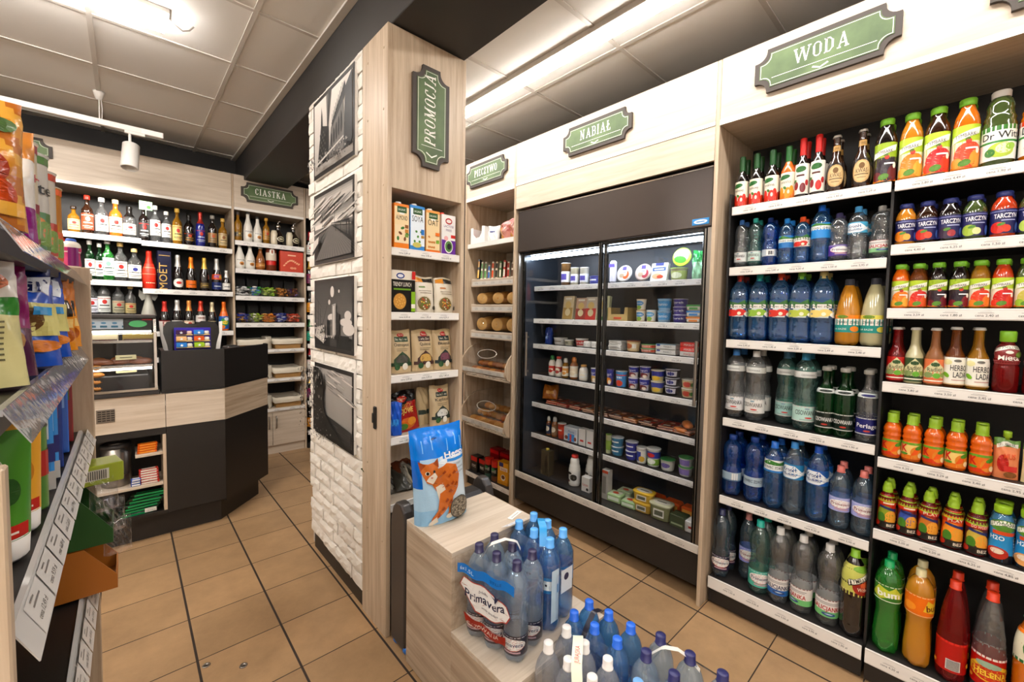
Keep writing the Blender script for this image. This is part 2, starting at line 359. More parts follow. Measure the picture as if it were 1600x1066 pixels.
# ------------------------------------------------------------------ room shell
def plane_surf(o, ex, ey, n):
    o, ex, ey, n = map(Vector, (o, ex, ey, n)); return lambda s, t, off: o+ex*s+ey*t+n*off
RX0, RX1, RY0, RY1 = -2.4, 2.82, -2.6, 5.42
m = mat('floor_tiles', '#b08a62', .38); nt = m.node_tree; b = nt.nodes['Principled BSDF']; L = nt.links.new
g = N(nt, 'ShaderNodeNewGeometry'); sx = N(nt, 'ShaderNodeSeparateXYZ'); L(g.outputs['Position'], sx.inputs[0])
def line_mask(out, off, half):
    a = N(nt, 'ShaderNodeMath', operation='ADD'); a.inputs[1].default_value = -off+33.35; L(out, a.inputs[0])
    d = N(nt, 'ShaderNodeMath', operation='DIVIDE'); d.inputs[1].default_value = .3335; L(a.outputs[0], d.inputs[0])
    f = N(nt, 'ShaderNodeMath', operation='FRACT'); L(d.outputs[0], f.inputs[0])
    p = N(nt, 'ShaderNodeMath', operation='PINGPONG'); p.inputs[1].default_value = .5; L(f.outputs[0], p.inputs[0])
    q = N(nt, 'ShaderNodeMapRange'); q.inputs['From Min'].default_value = half; q.inputs['From Max'].default_value = half+.004; L(p.outputs[0], q.inputs[0])
    return q.outputs[0], d.outputs[0]
mx_, dx_ = line_mask(sx.outputs['X'], .2045, .0125); my_, dy_ = line_mask(sx.outputs['Y'], .2335, .0055)
mm = N(nt, 'ShaderNodeMath', operation='MINIMUM'); L(mx_, mm.inputs[0]); L(my_, mm.inputs[1])
fl1 = N(nt, 'ShaderNodeMath', operation='FLOOR'); L(dx_, fl1.inputs[0]); fl2 = N(nt, 'ShaderNodeMath', operation='FLOOR'); L(dy_, fl2.inputs[0])
cb = N(nt, 'ShaderNodeCombineXYZ'); L(fl1.outputs[0], cb.inputs[0]); L(fl2.outputs[0], cb.inputs[1])
wn = N(nt, 'ShaderNodeTexWhiteNoise'); L(cb.outputs[0], wn.inputs['Vector'])
no = N(nt, 'ShaderNodeTexNoise', Scale=3.2, Detail=9.0, Roughness=.72); L(g.outputs['Position'], no.inputs['Vector'])
no2 = N(nt, 'ShaderNodeTexNoise', Scale=240.0, Detail=2.0); L(g.outputs['Position'], no2.inputs['Vector'])
ra = nt.nodes.new('ShaderNodeValToRGB'); ra.color_ramp.elements[0].position = .3; ra.color_ramp.elements[1].position = .7
ra.color_ramp.elements[0].color = hx('#917353'); ra.color_ramp.elements[1].color = hx('#b08d66'); L(no.outputs[0], ra.inputs[0])
hv = N(nt, 'ShaderNodeHueSaturation'); vr = N(nt, 'ShaderNodeMapRange'); vr.inputs['To Min'].default_value = .9; vr.inputs['To Max'].default_value = 1.08
L(wn.outputs[0], vr.inputs[0]); L(vr.outputs[0], hv.inputs['Value']); L(ra.outputs[0], hv.inputs['Color'])
mc = N(nt, 'ShaderNodeMix', data_type='RGBA'); mc.inputs[6].default_value = hx('#2a1f17'); L(mm.outputs[0], mc.inputs[0]); L(hv.outputs[0], mc.inputs[7])
L(mc.outputs[2], b.inputs['Base Color'])
rr = N(nt, 'ShaderNodeMapRange'); rr.inputs['To Min'].default_value = .8; rr.inputs['To Max'].default_value = .36; L(mm.outputs[0], rr.inputs[0]); L(rr.outputs[0], b.inputs['Roughness'])
ad = N(nt, 'ShaderNodeMath', operation='MULTIPLY_ADD'); ad.inputs[1].default_value = .12; L(no2.outputs[0], ad.inputs[0]); L(mm.outputs[0], ad.inputs[2])
bp = N(nt, 'ShaderNodeBump', Strength=.35, Distance=.003); L(ad.outputs[0], bp.inputs['Height']); L(bp.outputs[0], b.inputs['Normal'])
FLOOR = m
q = MB(); q.box(RX0, RY0, -.05, RX1, RY1, 0); struct('floor', q, FLOOR)
CEIL = mat('ceiling_tile', '#eeeae3', .9, bump=(420, .5, .0015)); BAR = mat('ceiling_bar', '#d2cbc1', .6)
q = MB()
q.box(RX0, RY0, 3.15, .905, RY1, 3.2)
k = -.112
for i in range(-4, 2): q.box(k+i*.66-.012, RY0, 3.143, k+i*.66+.012, RY1, 3.1495, m=1)
for i in range(-9, 4): q.box(RX0, 3.32+i*.66-.012, 3.1435, .905, 3.32+i*.66+.012, 3.1494, m=1)
q.box(.865, RY0, 3.135, .904, RY1, 3.149, m=1)
q.box(1.31, RY0, 3.05, RX1, RY1, 3.1)
for x in (1.39, 2.05, 2.71): q.box(x-.012, RY0, 3.043, x+.012, RY1, 3.0495, m=1)
for i in range(-6, 7): q.box(1.31, 1.392+i*.66-.012, 3.0435, RX1, 1.392+i*.66+.012, 3.0494, m=1)
struct('ceiling', q, [CEIL, BAR])
q = MB(); q.box(.906, RY0, 2.85, 1.309, RY1, 3.19, b=.003); struct('trim_beam', q, CHAR)
DARKW = mat('dark_wall_paint', '#1b1816', .7); PLAST = mat('plain_wall_paint', '#e6e0d8', .8)
for n, a in (('wall_right', (RX1, RY0, 0, RX1+.05, RY1, 3.2)), ('wall_back', (RX0, RY1, 0, RX1, RY1+.05, 3.2))):
    q = MB(); q.box(*a); struct(n, q, DARKW)
for n, a in (('wall_left', (RX0-.05, RY0, 0, RX0, RY1, 3.2)), ('wall_front', (RX0, RY0-.05, 0, RX1, RY0, 3.2))):
    q = MB(); q.box(*a); struct(n, q, PLAST)
# white brick pillar: every brick is shaped, one cladding mesh
def rnd(a, b): return a+(b-a)*random.random()
def brick_run(q, fn, length, z0, z1, pitch=.0755, bl=.238, phase=0):
    row = 0; z = z0
    while z < z1-.01:
        h = min(pitch, z1-z)-.007
        x = -bl*random.choice((.35, .5, .62, .85)) if row % 2 else -bl*random.choice((0, .12, .2))
        while x < length:
            l = bl*rnd(.9, 1.08); a, b = max(x+.004, -.004+rnd(-.006, .006)), min(x+l-.004, length+rnd(-.004, .004) if x+l > length else 9)
            if b-a > .03:
                nu, nv = max(3, int((b-a)/.03)), 3; d0 = rnd(.013, .023)
                P = []
                for i in range(nu+3):
                    col = []
                    for j in range(nv+3):
                        ei = i in (0, nu+2); ej = j in (0, nv+2)
                        u = a+(b-a)*min(max((i-1)/nu, 0), 1); v = z+h*min(max((j-1)/nv, 0), 1)
                        edge = min(i-1, nu+1-i, j-1, nv+1-j)
                        d = 0 if (ei or ej) else d0-(.005 if edge == 0 else 0)+rnd(-.0022, .0022)*(2 if edge else 1)
                        if not (ei or ej): u += rnd(-.002, .002); v += rnd(-.0018, .0018)
                        col.append(fn(u, v, d))
                    P.append(col)
                q.grid(P, m=0, smooth=False)
            x += l
        z += pitch; row += 1
BRICK = mat('white_painted_brick', '#e8e1d6', .75, bump=(55, .5, .003)); MORT = mat('painted_mortar', '#d0c6b8', .85)
q = MB()
q.box(.9, 2.083, .02, 1.31, 2.9, 2.85, m=1)
q.box(.895, 2.083, 0, 1.31, 2.86, .1, m=2)
brick_run(q, lambda u, v, d: (.9-d, 2.905-u, v), .82, .1, 2.85)
brick_run(q, lambda u, v, d: (1.31-u, 2.9+d, v), .41, .1, 2.85)
struct('wall_brick_pillar', q, [BRICK, MORT, BLACK])
# ------------------------------------------------------------------ ceiling lamps
t = thing('linear_ceiling_lamp', 'long white tube light under the ceiling above the fridge and drinks shelves', 'ceiling light', (1.856, 1.4, 3.05))
q = MB(); q.box(-.052, -2.6, -.033, .052, 2.3, 0, b=.003); q.build('housing', WHITE, t)
for y0, y1 in ((-2.6, -.66), (-.65, .35), (.355, 2.3)):
    q = MB(); q.box(-.045, y0, -.046, .045, y1, -.0335, b=.004); q.build('diffuser', TUBEM, t)
t = thing('linear_ceiling_lamp', 'ribbed tube light with a loose cable end above the counter aisle', 'ceiling light', (-.6, 3.03, 3.15))
q = MB(); q.box(-1.3, -.056, -.025, .81, .056, 0, b=.003); q.build('housing', WHITE, t)
q = MB()
for i in range(84): q.box(-1.28+i*.0247, -.05, -.085, -1.28+i*.0247+.021, .05, -.026)
q.build('diffuser', TUBEF, t)
q = MB(); q.tube([(.8, 0, -.02), (.83, .01, -.035), (.87, .03, -.045), (.9, .03, -.03), (.92, .02, -.005)], .004, 6, m=0); q.build('cable', pmat('#8d857c'), t)
for (x, y, nm) in ((-1.2, -.4, 'added fill tube, out of view over the entrance end of the aisle'), (.1, -1.6, 'added fill tube, out of view nearest the shop front'), (-1.4, 1.4, 'added fill tube, out of view above the far side of the gondola')):  # unseen tubes added as fill to brighten the aisle and ceiling
    t = thing('linear_ceiling_lamp', nm, 'ceiling light', (x, y, 3.15))
    q = MB(); q.box(-.75, -.056, -.025, .75, .056, 0, b=.003); q.build('housing', WHITE, t)
    q = MB(); q.box(-.73, -.05, -.085, .73, .05, -.025, b=.006); q.build('diffuser', TUBEF if y < -1 else TUBE_FILL, t)
t = thing('lighting_track', 'white lighting track hung below the ceiling in front of the bottle shelves', 'lighting track', (-.9, 4.46, 2.93))
q = MB(); q.box(-1.3, -.018, -.02, 1.155, .018, .02, b=.002); q.build('rail', WHITE, t)
q = MB(); q.box(1.02, -.0185, -.0205, 1.155, .0185, .0205, b=.002); q.build('end_feed', pmat('#f4efe8'), t)
q = MB(); q.tube([(.79, 0, .02), (.79, 0, .19)], .004, 6); q.lathe([(0, .16), (.018, .16), (.03, .2), (.034, .219), (0, .219)], 16, o=(.79, 0, 0)); q.tube([(.802, 0, .02), (.806, .0, .1), (.80, 0, .18)], .0025, 5); q.build('hanger', WHITE, t)
t = thing('track_spotlight', 'white cylinder spotlight hanging from the lighting track', 'spotlight', (.055, 4.46, 2.91))
q = MB(); q.box(-.03, -.016, -.02, .09, .016, 0, b=.002); q.tube([(.0, 0, -.02), (.0, 0, -.09)], .009, 10); q.build('bracket', WHITE, t)
q = MB(); M_ = Matrix.Translation((0, 0, -.19)) @ Matrix.Rotation(math.radians(-14), 4, 'X') @ Matrix.Rotation(math.radians(4), 4, 'Y')
q2 = MB(); q2.lathe([(0, .1), (.048, .1), (.052, .096), (.054, -.09), (.051, -.1), (.046, -.1), (.04, -.07), (0, -.07)], 32)
for i in range(12):
    a = i*PI/6; q2.box(.03*math.cos(a)-.004, .03*math.sin(a)-.004, .1, .03*math.cos(a)+.004, .03*math.sin(a)+.004, .1006, m=1)
q2.v = [tuple(M_ @ Vector(v)) for v in q2.v]; q2.build('lamp_head', [WHITE, BACKP], t)
for (x, tx, e) in ((.055, 0.0, 1), (-.75, -.5, .7)):
    ld = bpy.data.lights.new('spot_light', 'SPOT'); ld.energy = SPOT*e; ld.spot_size = math.radians(78); ld.spot_blend = .8; ld.color = (1, .95, .87); ld.shadow_soft_size = .035
    lo = bpy.data.objects.new('spot_light', ld); COL.objects.link(lo); lo.location = (x, 4.50, 2.60)
    lo.rotation_euler = (Vector((tx, 5.05, 2.2))-Vector((x, 4.5, 2.6))).to_track_quat('-Z', 'Y').to_euler()
# ------------------------------------------------------------------ shelving helpers (local frame: x along the front, -y towards the shopper)
def prices(D, xs, z, h=.0085, w=None):
    for x in xs:
        p = 'cena %d,%d%d zł' % (random.choice((1, 1, 2, 2, 3, 4, 6)), random.choice((4, 5, 8, 9, 2)), random.choice((0, 5, 9, 0)))
        D.R(x-.022, z+.013, x+.018, z+.0142, '#8d8a86'); D.R(x-.017, z+.017, x+.012, z+.0178, '#aaa7a2'); D.T(p, x, z, h, '#2c2a2a')
def shelf(root, x0, x1, yl, dep, z, m=None, th=.028, rh=.04, tags=(), rail=True, lean=.0, railm=None, name='shelf'):
    q = MB(); q.box(x0, yl+.004, z-th, x1, yl+dep, z, b=.002); s = q.build(name, m or BLK2, root)
    if rail:
        q = MB(); q.box(x0, yl-.004, z-rh, x1, yl+.0035, z+.001, c='#efebe5', b=.0015)
        D = Deco(q, plane_surf((0, yl-.004, 0), (1, 0, 0), (0, 0, 1), (0, -1, 0)), 1, 1, flat=True, off=.0003)
        D.R(x0+.002, z-rh+.003, x1-.002, z-rh+.0042, '#b5b0aa'); D.R(x0+.002, z-.005, x1-.002, z-.004, '#c9c4bd')
        prices(D, tags, z-rh*.5-.008)
        q.build('price_rail', GLOSS, s)
    return s
def spread(x0, x1, n): return [x0+(x1-x0)*(i+.5)/n+rnd(-.01, .01) for i in range(n)]
def notch(W, H, r, n=6):
    """sign outline: straight sides, concave arcs between small steps at the corners"""
    P = []; a, b = W/2, H/2
    for (sx, sy) in ((1, -1), (1, 1), (-1, 1), (-1, -1)):
        arc = []
        for i in range(n+1):
            t = PI/2*i/n; arc.append((sx*(a-r*math.sin(t)), sy*(b-r*math.cos(t))))
        e = r*.16
        pts = [(sx*(a), sy*(b-r))] + [(sx*(a-e-(r-e)*math.cos(t_)), sy*(b-r+(0)+(r-e)*(1-math.cos(0))*0+(r-e)*math.sin(t_)*1)) for t_ in []]
        # concave arc centred on the corner itself
        arc = [(sx*(a-e-(r-e)*math.sin(PI/2*i/n)*0-0), 0) for i in []]
        cx, cy = sx*a, sy*b
        arc = [(cx-sx*(e+(r-e)*math.sin(PI/2*i/n)), cy-sy*(e+(r-e)*math.cos(PI/2*i/n))) for i in range(n+1)]
        seq = [(sx*a, sy*(b-r)), *arc, (sx*(a-r), sy*b)]
        if sx*sy > 0: P += seq
        else: P += seq[::-1]
    return P
SIGNBACK = mat('sign_backing', '#3b332d', .6); SIGNG = mat('sign_green', '#4c5f3a', .55)
nt = SIGNG.node_tree; tc = N(nt, 'ShaderNodeTexCoord'); nn = N(nt, 'ShaderNodeTexNoise', Scale=7.0, Detail=4.0); rp = nt.nodes.new('ShaderNodeValToRGB')
rp.color_ramp.elements[0].position = .3; rp.color_ramp.elements[1].position = .75; rp.color_ramp.elements[0].color = hx('#3b4f2c'); rp.color_ramp.elements[1].color = hx('#5f7548')
nt.links.new(tc.outputs['Object'], nn.inputs[0]); nt.links.new(nn.outputs[0], rp.inputs[0]); nt.links.new(rp.outputs[0], nt.nodes['Principled BSDF'].inputs['Base Color'])
def sign(name, text, label, o, ex, n, W, H, th=.075, vertical=False, shear=0, fm=.016):
    o, ex, n = Vector(o), Vector(ex), Vector(n); ez = Vector((0, 0, 1))
    t = thing(name, label, 'sign', o)
    f = lambda a, b, d: ex*a+ez*b+n*d
    r = min(W, H)*.26
    q = MB(); q.prism(notch(W, H, r), f, .001, .016); q.build('sign_plate', SIGNBACK, t, fix=True)
    q = MB(); q.prism(notch(W-2*fm*1.3, H-2*fm*1.3, r*.86), f, .016, .018); q.build('green_field', SIGNG, t, fix=True)
    q = MB(); D = Deco(q, lambda s, u, off: ex*s+ez*u+n*(.018+off), 1, 1, flat=True)
    A = notch(W-2*fm*1.55, H-2*fm*1.55, r*.84); B = notch(W-2*fm*1.7, H-2*fm*1.7, r*.84)
    for i in range(len(A)):
        j = (i+1) % len(A); q.face([D.surf(*p, .0004) for p in (A[i], A[j], B[j], B[i])], '#dfe0cf')
    if not vertical:
        D.serif(text, 0, -H*.06, th, '#f6f3ea', shear=shear)
        D.R(-W*.36, -H*.2, W*.36, -H*.2+.0022, '#f0efe4')
        D.P([(-.03, -H*.285), (-.026, -H*.255), (0, -H*.315), (.026, -H*.255), (.03, -H*.285), (0, -H*.345)], '#f0efe4')
    else:
        D.serif(text, W*.09, H*.07, th, '#f6f3ea', rot=PI/2, shear=.18)
        D.R(-W*.28, -H*.295, W*.3, -H*.295+.0022, '#f0efe4')
        D.P([(-.03, -H*.35), (0, -H*.385), (.03, -H*.35), (.03, -H*.362), (0, -H*.4), (-.03, -H*.362)], '#f0efe4')
    q.build('lettering', PRINT, t)
    return t
# ------------------------------------------------------------------ drinks shelving (right wall)
XR = 2.243
U = thing('drinks_shelving_unit', 'tall wood framed drinks shelving with black shelves under the WODA header', 'shelving unit', (2.33, .908, 0), -PI/2)
def wb(q, *a, **k): q.box(*a, **k)
q = MB(); q.box(-.02, -.0872, 0, 0, .45, 2.86, b=.0015); q.build('side_panel', WZ, U)
q = MB(); q.box(.001, -.087, 2.56, 1.6, -.067, 2.86, b=.001); q.build('header_panel', WX, U)
q = MB(); q.box(.001, -.088, 2.535, 1.6, .44, 2.559, b=.001); q.build('soffit', WX, U)
q = MB(); q.box(.001, -.0905, 2.533, 1.6, -.0882, 2.5595); q.build('lit_edge_band', WHITE, U)  # white strip paints in the brightly lit front edge of the wood soffit
q = MB(); q.box(0, .4, 0, 1.6, .42, 2.535); q.build('back_panel', BACKP, U)
q = MB(); q.box(.012, -.005, .01, .662, .4, .088); q.box(.672, -.005, .01, 1.35, .4, .088); q.build('base', BLACK, U)
q = MB()
for x in (.667, ): q.box(x-.0045, .012, .09, x+.0045, .4, 2.1)
q.box(.0305, .0, .09, .04, .4, 2.2)
q.build('upright', BACKP, U)
for i, z in enumerate((.155, .61, 1.03, 1.445, 1.82, 2.13)):
    yl = -.02 if i == 0 else 0
    shelf(U, .012 if i == 0 else .045, .662, yl, .4-yl, z, tags=spread(.07, .64, 5), rh=.062 if i == 0 else .042)
for i, z in enumerate((.155, .675, .985, 1.305, 1.61, 1.87, 2.13)):
    yl = -.02 if i == 0 else 0
    shelf(U, .673, 1.35, yl, .4-yl, z, tags=spread(.7, 1.3, 6), rh=.062 if i == 0 else .042)
sign('shop_sign', 'WODA', 'green notched sign reading WODA on the pale header above the drinks', (XR-.001, .491, 2.71), (0, -1, 0), (-1, 0, 0), .516, .195, th=.058)
sign('shop_sign', '', 'green notched sign cut off at the top right corner of the photo', (XR-.001, -.25, 2.71), (0, -1, 0), (-1, 0, 0), .516, .195)
# ------------------------------------------------------------------ fridge surround and bread unit
U = thing('fridge_surround', 'pale wood surround with header framing the black glass door fridge', 'wall panelling', (XR, 2.44, 0), -PI/2)
q = MB(); q.box(0, 0, 0, .02, .5, 2.86, b=.0015); q.build('side_panel', WZ, U)
q = MB(); q.box(.021, 0, 2.56, 1.511, .02, 2.86, b=.001); q.build('header_panel', WX, U)
q = MB(); q.box(.021, -.001, 2.54, 1.511, .5, 2.559); q.build('ledge', WX, U)
q = MB(); q.box(.021, -.0035, 2.54, 1.511, -.0012, 2.559); q.build('lit_edge_band', WHITE, U)  # light on the ledge's wood edge, put in as white colour
q = MB(); q.box(.021, 0, 2.365, 1.511, .02, 2.5395, b=.001); q.build('fascia', WX, U)
sign('shop_sign', 'NABIAŁ', 'green notched sign reading NABIAŁ above the fridge', (XR-.001, 1.674, 2.718), (0, -1, 0), (-1, 0, 0), .528, .185, th=.056)
U = thing('bread_shelving_unit', 'tall pale wood bread cabinet between the pillar and the fridge', 'shelving unit', (XR, 3.08, 0), -PI/2)
q = MB(); q.box(0, 0, 0, .02, .5, 2.86, b=.0015); q.build('side_panel', WZ, U)
q = MB(); q.box(.021, 0, 2.56, .639, .02, 2.86, b=.001); q.build('header_panel', WX, U)
q = MB(); q.box(.021, -.001, 2.53, .639, .5, 2.559); q.build('soffit', WX, U)
q = MB(); q.box(.021, -.0035, 2.53, .639, -.0012, 2.559); q.build('lit_edge_band', WHITE, U)  # bright line of the lit soffit edge, painted white
q = MB(); q.box(.02, .48, 0, .639, .5, 2.53); q.build('back_panel', WX, U)
shelf(U, .021, .638, .02, .45, 2.165, m=WX, th=.03, rh=.04)
shelf(U, .021, .638, .03, .45, .12, tags=spread(.05, .6, 5), rh=.04)
q = MB(); q.box(.021, .05, 0, .638, .48, .08); q.build('base', BLACK, U)
for z in (1.845, 1.622, 1.39):
    q = MB(); q.box(.03, .07, z-.02, .63, .46, z, b=.002); q.box(.025, .055, z-.055, .635, .07, z+.012, b=.004); q.box(.025, .06, z-.04, .04, .3, z+.02, b=.003)
    s = q.build('tray_shelf', WX, U)
    q = MB(); D = Deco(q, plane_surf((0, .055, 0), (1, 0, 0), (0, 0, 1), (0, -1, 0)), 1, 1, flat=True, off=.0005)
    D.R(.045, z-.042, .615, z-.008, '#d9d5ce'); prices(D, spread(.06, .6, 5), z-.03, .007); q.build('price_strip', GLOSS, s)
def bread_bin(z):
    def arc(k, n=9):
        return [(.04-.07*math.sin(PI*i/n*.5+.2)*1.0, 0) for i in range(n)]
    side = [(.46, z-.06), (.02, z-.055), (-.03, z-.03), (-.052, z+.02), (-.05, z+.07), (-.02, z+.13), (.04, z+.19), (.12, z+.225), (.46, z+.235)]
    for xx in (.028, .617):
        q = MB(); q.prism(side, lambda a, b, d, xx=xx: (xx+d, a, b), 0, .012); q.build('bin_side', WZ, U, fix=True)
    q = MB(); q.box(.04, .0, z-.058, .617, .46, z-.045, b=.002)
    for i in range(13): q.box(.05+i*.044, .0, z-.045, .068+i*.044, .4, z-.035, b=.002)
    q.box(.04, -.05, z-.01, .617, -.035, z+.03, b=.003)
    q.build('bin_base', WX, U)
    q = MB(); D = Deco(q, plane_surf((0, -.0505, 0), (1, 0, 0), (0, 0, 1), (0, -1, 0)), 1, 1, flat=True); D.R(.05, z-.006, .605, z+.024, '#d4d0c8'); prices(D, spread(.06, .6, 5), z+.002, .007); q.build('price_strip', GLOSS, U)
    q = MB(); pr = [(-.045, z+.032), (-.046, z+.07), (-.016, z+.13), (.044, z+.19), (.12, z+.223)]
    q.grid([[(x, a, b) for a, b in pr] for x in (.042, .615)], smooth=False); s = q.build('clear_lid', ACRYL, U)
    q = MB(); c = Vector((.33, .005, z+.155)); ux = Vector((1, 0, 0)); uy = Vector((0, .05, .06)).normalized()
    q.tube([c+ux*.12*math.cos(a*PI/12)+uy*.045*math.sin(a*PI/12) for a in range(25)], .0035, 6); q.build('lid_handle', mat('clear_rim', '#b7aea2', .15, coat=1), s)
for z in (1.06, .615): bread_bin(z)
sign('shop_sign', 'PIECZYWO', 'green notched sign reading PIECZYWO above the bread shelves', (XR-.001, 2.78, 2.728), (0, -1, 0), (-1, 0, 0), .525, .185, th=.052)
# ------------------------------------------------------------------ promo cabinet on the pillar end
U = thing('promo_cabinet', 'narrow pale wood cabinet on the pillar end with PROMOCJA header and open shelves', 'shelving unit', (.885, 1.812, 0), 0)
q = MB(); q.box(0, 0, 0, .022, .27, 2.845, b=.001)
for z in (.13, .46, .8, 1.13, 1.47, 1.81, 2.14, 2.48, 2.75):
    for y in (.04, .21): q.lathe([(0, 0), (.006, 0), (.005, .002), (0, .0022)], 8, o=(0, 0, 0)); q.v[-32:] = [(-(p[2]), y+p[0], z+p[1]) for p in q.v[-32:]]
pn = q.build('side_panel', WZ, U)
q = MB(); q.box(-.012, .1, .99, 0, .122, 1.1, b=.004); q.box(-.02, .104, 1.02, -.011, .118, 1.07, b=.003); q.build('latch', BLACK, pn)
q = MB(); q.box(.41, 0, 0, .43, .27, 2.845, b=.001); q.build('side_panel', WZ, U)
q = MB(); q.box(.022, .0, 2.125, .41, .02, 2.845, b=.001); q.build('header_panel', WZ, U)
q = MB(); q.box(.022, .02, 2.126, .41, .265, 2.145); q.build('soffit', WX, U)
q = MB(); q.box(.022, .245, 0, .41, .268, 2.125); q.build('back_panel', WZ, U)
for z in (1.857, 1.556, 1.257, .96, .637): shelf(U, .023, .409, .012, .232, z, m=WX, th=.02, rh=.036, tags=spread(.04, .38, 3))
q = MB(); q.box(.023, .03, 0, .409, .24, .6); q.build('base', mat('grey_steel_base', '#77706a', .4, .5), U)
sign('shop_sign', 'PROMOCJA', 'tall green notched sign with PROMOCJA written upwards', (1.102, 1.811, 2.487), (1, 0, 0), (0, -1, 0), .2, .47, th=.056, vertical=True)
# ------------------------------------------------------------------ back wall units
U = thing('spirits_shelving_unit', 'wide pale wood wall cabinet full of spirits behind the counter', 'shelving unit', (-1.3, 5.0, 0), 0)
W_ = 2.1
q = MB(); q.box(W_-.003, 0, 0, W_+.017, .4, 2.89, b=.0015); q.build('side_panel', WZ, U)
q = MB(); q.box(0, 0, 2.57, W_-.004, .02, 2.89, b=.001); q.build('header_panel', WX, U)
q = MB(); q.box(0, -.001, 2.545, W_-.004, .4, 2.569, b=.001); q.build('soffit', WX, U)
q = MB(); q.box(0, -.0035, 2.545, W_-.004, -.0012, 2.569); q.build('lit_edge_band', WHITE, U)  # white colour stands in for light on the wood edge
q = MB(); q.box(0, .385, 0, W_-.004, .4, 2.545); q.build('back_panel', BACKP, U)
for z, x0, x1 in ((2.16, 0, 1.418), (2.145, 1.421, W_-.005), (1.78, 0, 1.418), (1.722, 1.421, W_-.005), (1.475, 0, 1.418), (1.338, 1.421, W_-.005), (1.1, 0, W_-.005), (.7, 0, W_-.005)):
    shelf(U, x0, x1, -.025, .4, z, tags=spread(x0+.8 if x0 == 0 else x0+.05, x1-.02, 5), rh=.045)
U = thing('pastry_shelving_unit', 'pale wood wall cabinet under the CIASTKA sign with sweets and baskets', 'shelving unit', (.817, 5.0, 0), 0)
W_ = .66
q = MB(); q.box(W_-.012, 0, 0, W_+.008, .4, 2.89, b=.0015); q.build('side_panel', WZ, U)
q = MB(); q.box(0.001, 0, 2.57, W_-.013, .02, 2.89, b=.001); q.build('header_panel', WX, U)
q = MB(); q.box(0.001, -.001, 2.545, W_-.013, .4, 2.569, b=.001); q.build('soffit', WX, U)
q = MB(); q.box(0.001, -.0035, 2.545, W_-.013, -.0012, 2.569); q.build('lit_edge_band', WHITE, U)  # lit soffit edge put in as a white strip
q = MB(); q.box(0.001, .385, 0, W_-.013, .4, 2.545); q.build('back_panel', BACKP, U)
for z in (2.24, 1.962, 1.69, 1.415): shelf(U, .002, W_-.014, -.02, .4, z, tags=spread(.04, .6, 5), rh=.045)
for z in (1.133, .816, .493): shelf(U, .002, W_-.014, -.0, .38, z, m=WX, th=.045, tags=spread(.3, .6, 2), rh=.03)
q = MB(); q.box(.002, .02, 0, W_-.014, .38, .09); q.build('plinth', WX, U)
for x0, x1, hx_ in ((.002, .322, .29), (.326, W_-.014, .36)):
    q = MB(); q.box(x0, -.002, .095, x1, .018, .445, b=.002); dd = q.build('cabinet_door', WX, U)
    q = MB(); q.tube([(hx_, -.004, .28), (hx_, -.02, .29), (hx_, -.022, .33), (hx_, -.022, .37), (hx_, -.02, .4), (hx_, -.004, .41)], .006, 8); q.build('handle', STEEL, dd)
q = MB(); q.box(.002, .018, .09, W_-.014, .38, .45); q.build('carcass', WX, U)
sign('shop_sign', 'CIASTKA', 'small green notched sign reading CIASTKA above the pastry shelves', (1.14, 4.999, 2.735), (1, 0, 0), (0, -1, 0), .525, .19, th=.058)
sign('shop_sign', '', 'green notched sign half hidden behind the stacked tins at left', (-.66, 4.999, 2.765), (1, 0, 0), (0, -1, 0), .525, .19)
U = thing('wine_shelving_unit', 'narrow slice of wine shelving visible beside the brick pillar', 'shelving unit', (1.49, 5.0, 0), 0)
q = MB(); q.box(0, 0, 2.57, .9, .02, 2.89); q.build('header_panel', WX, U)
q = MB(); q.box(0, .385, 0, .9, .4, 2.57); q.box(0, -.02, 0, .9, .385, .06); q.build('back_panel', BACKP, U)
for z in (2.14, 1.82, 1.5, 1.18, .86, .54, .2): shelf(U, .0, .9, -.03, .41, z, tags=spread(.0, .4, 3), rh=.045)
# ------------------------------------------------------------------ glass door fridge
U = thing('display_fridge', 'black glass door dairy fridge with a grey hood and two sliding doors', 'fridge', (2.30, 2.408, 0), -PI/2)
FW = 1.475
INN = mat('fridge_liner', '#2c3138', .4); 
q = MB(); q.box(0, -.04, 2.035, FW, .0, 2.345, b=.006); q.box(0, 0, 2.1, FW, .5, 2.34); hd = q.build('hood', DSTEEL, U)
q = MB(); q.box(0.005, -.042, 2.34, FW-.005, -.036, 2.347); q.build('hood_trim', CHROME, hd)
q = MB(); q.box(FW-.105, -.043, 2.05, FW-.015, -.04, 2.083, c='#2f8fd0', b=.001); D = Deco(q, plane_surf((0, -.043, 0), (1, 0, 0), (0, 0, 1), (0, -1, 0)), 1, 1, flat=True)
D.E(FW-.06, 2.066, .036, .011, '#e6eef2'); D.T('', FW-.06, 2.061, .0095, '#2f8fd0', w=.055); q.build('badge', GLOSS, hd)
q = MB(); q.box(0, .0, .07, .03, .5, 2.1); q.box(FW-.03, .0, .07, FW, .5, 2.1); q.box(0, .47, .07, FW, .5, 2.1); q.box(.03, .03, 2.035, FW-.03, .47, 2.06); q.build('cabinet_liner', INN, U)
q = MB(); q.box(0, -.035, .07, .012, .5, 2.035, b=.002); q.build('side_frame', STEEL, U)
q = MB(); q.box(FW-.026, -.03, .275, FW+.002, -.001, 2.034, b=.002); q.build('side_frame', STEEL, U)
q = MB(); q.box(.013, .0, .07, FW-.002, .03, .27); q.box(.012, -.03, .09, FW-.002, .0, .27, b=.003); q.build('kick_panel', BLACK, U)
q = MB(); q.box(.03, .0, .27, FW-.03, .46, .295); q.build('floor_deck', BLK2, U)
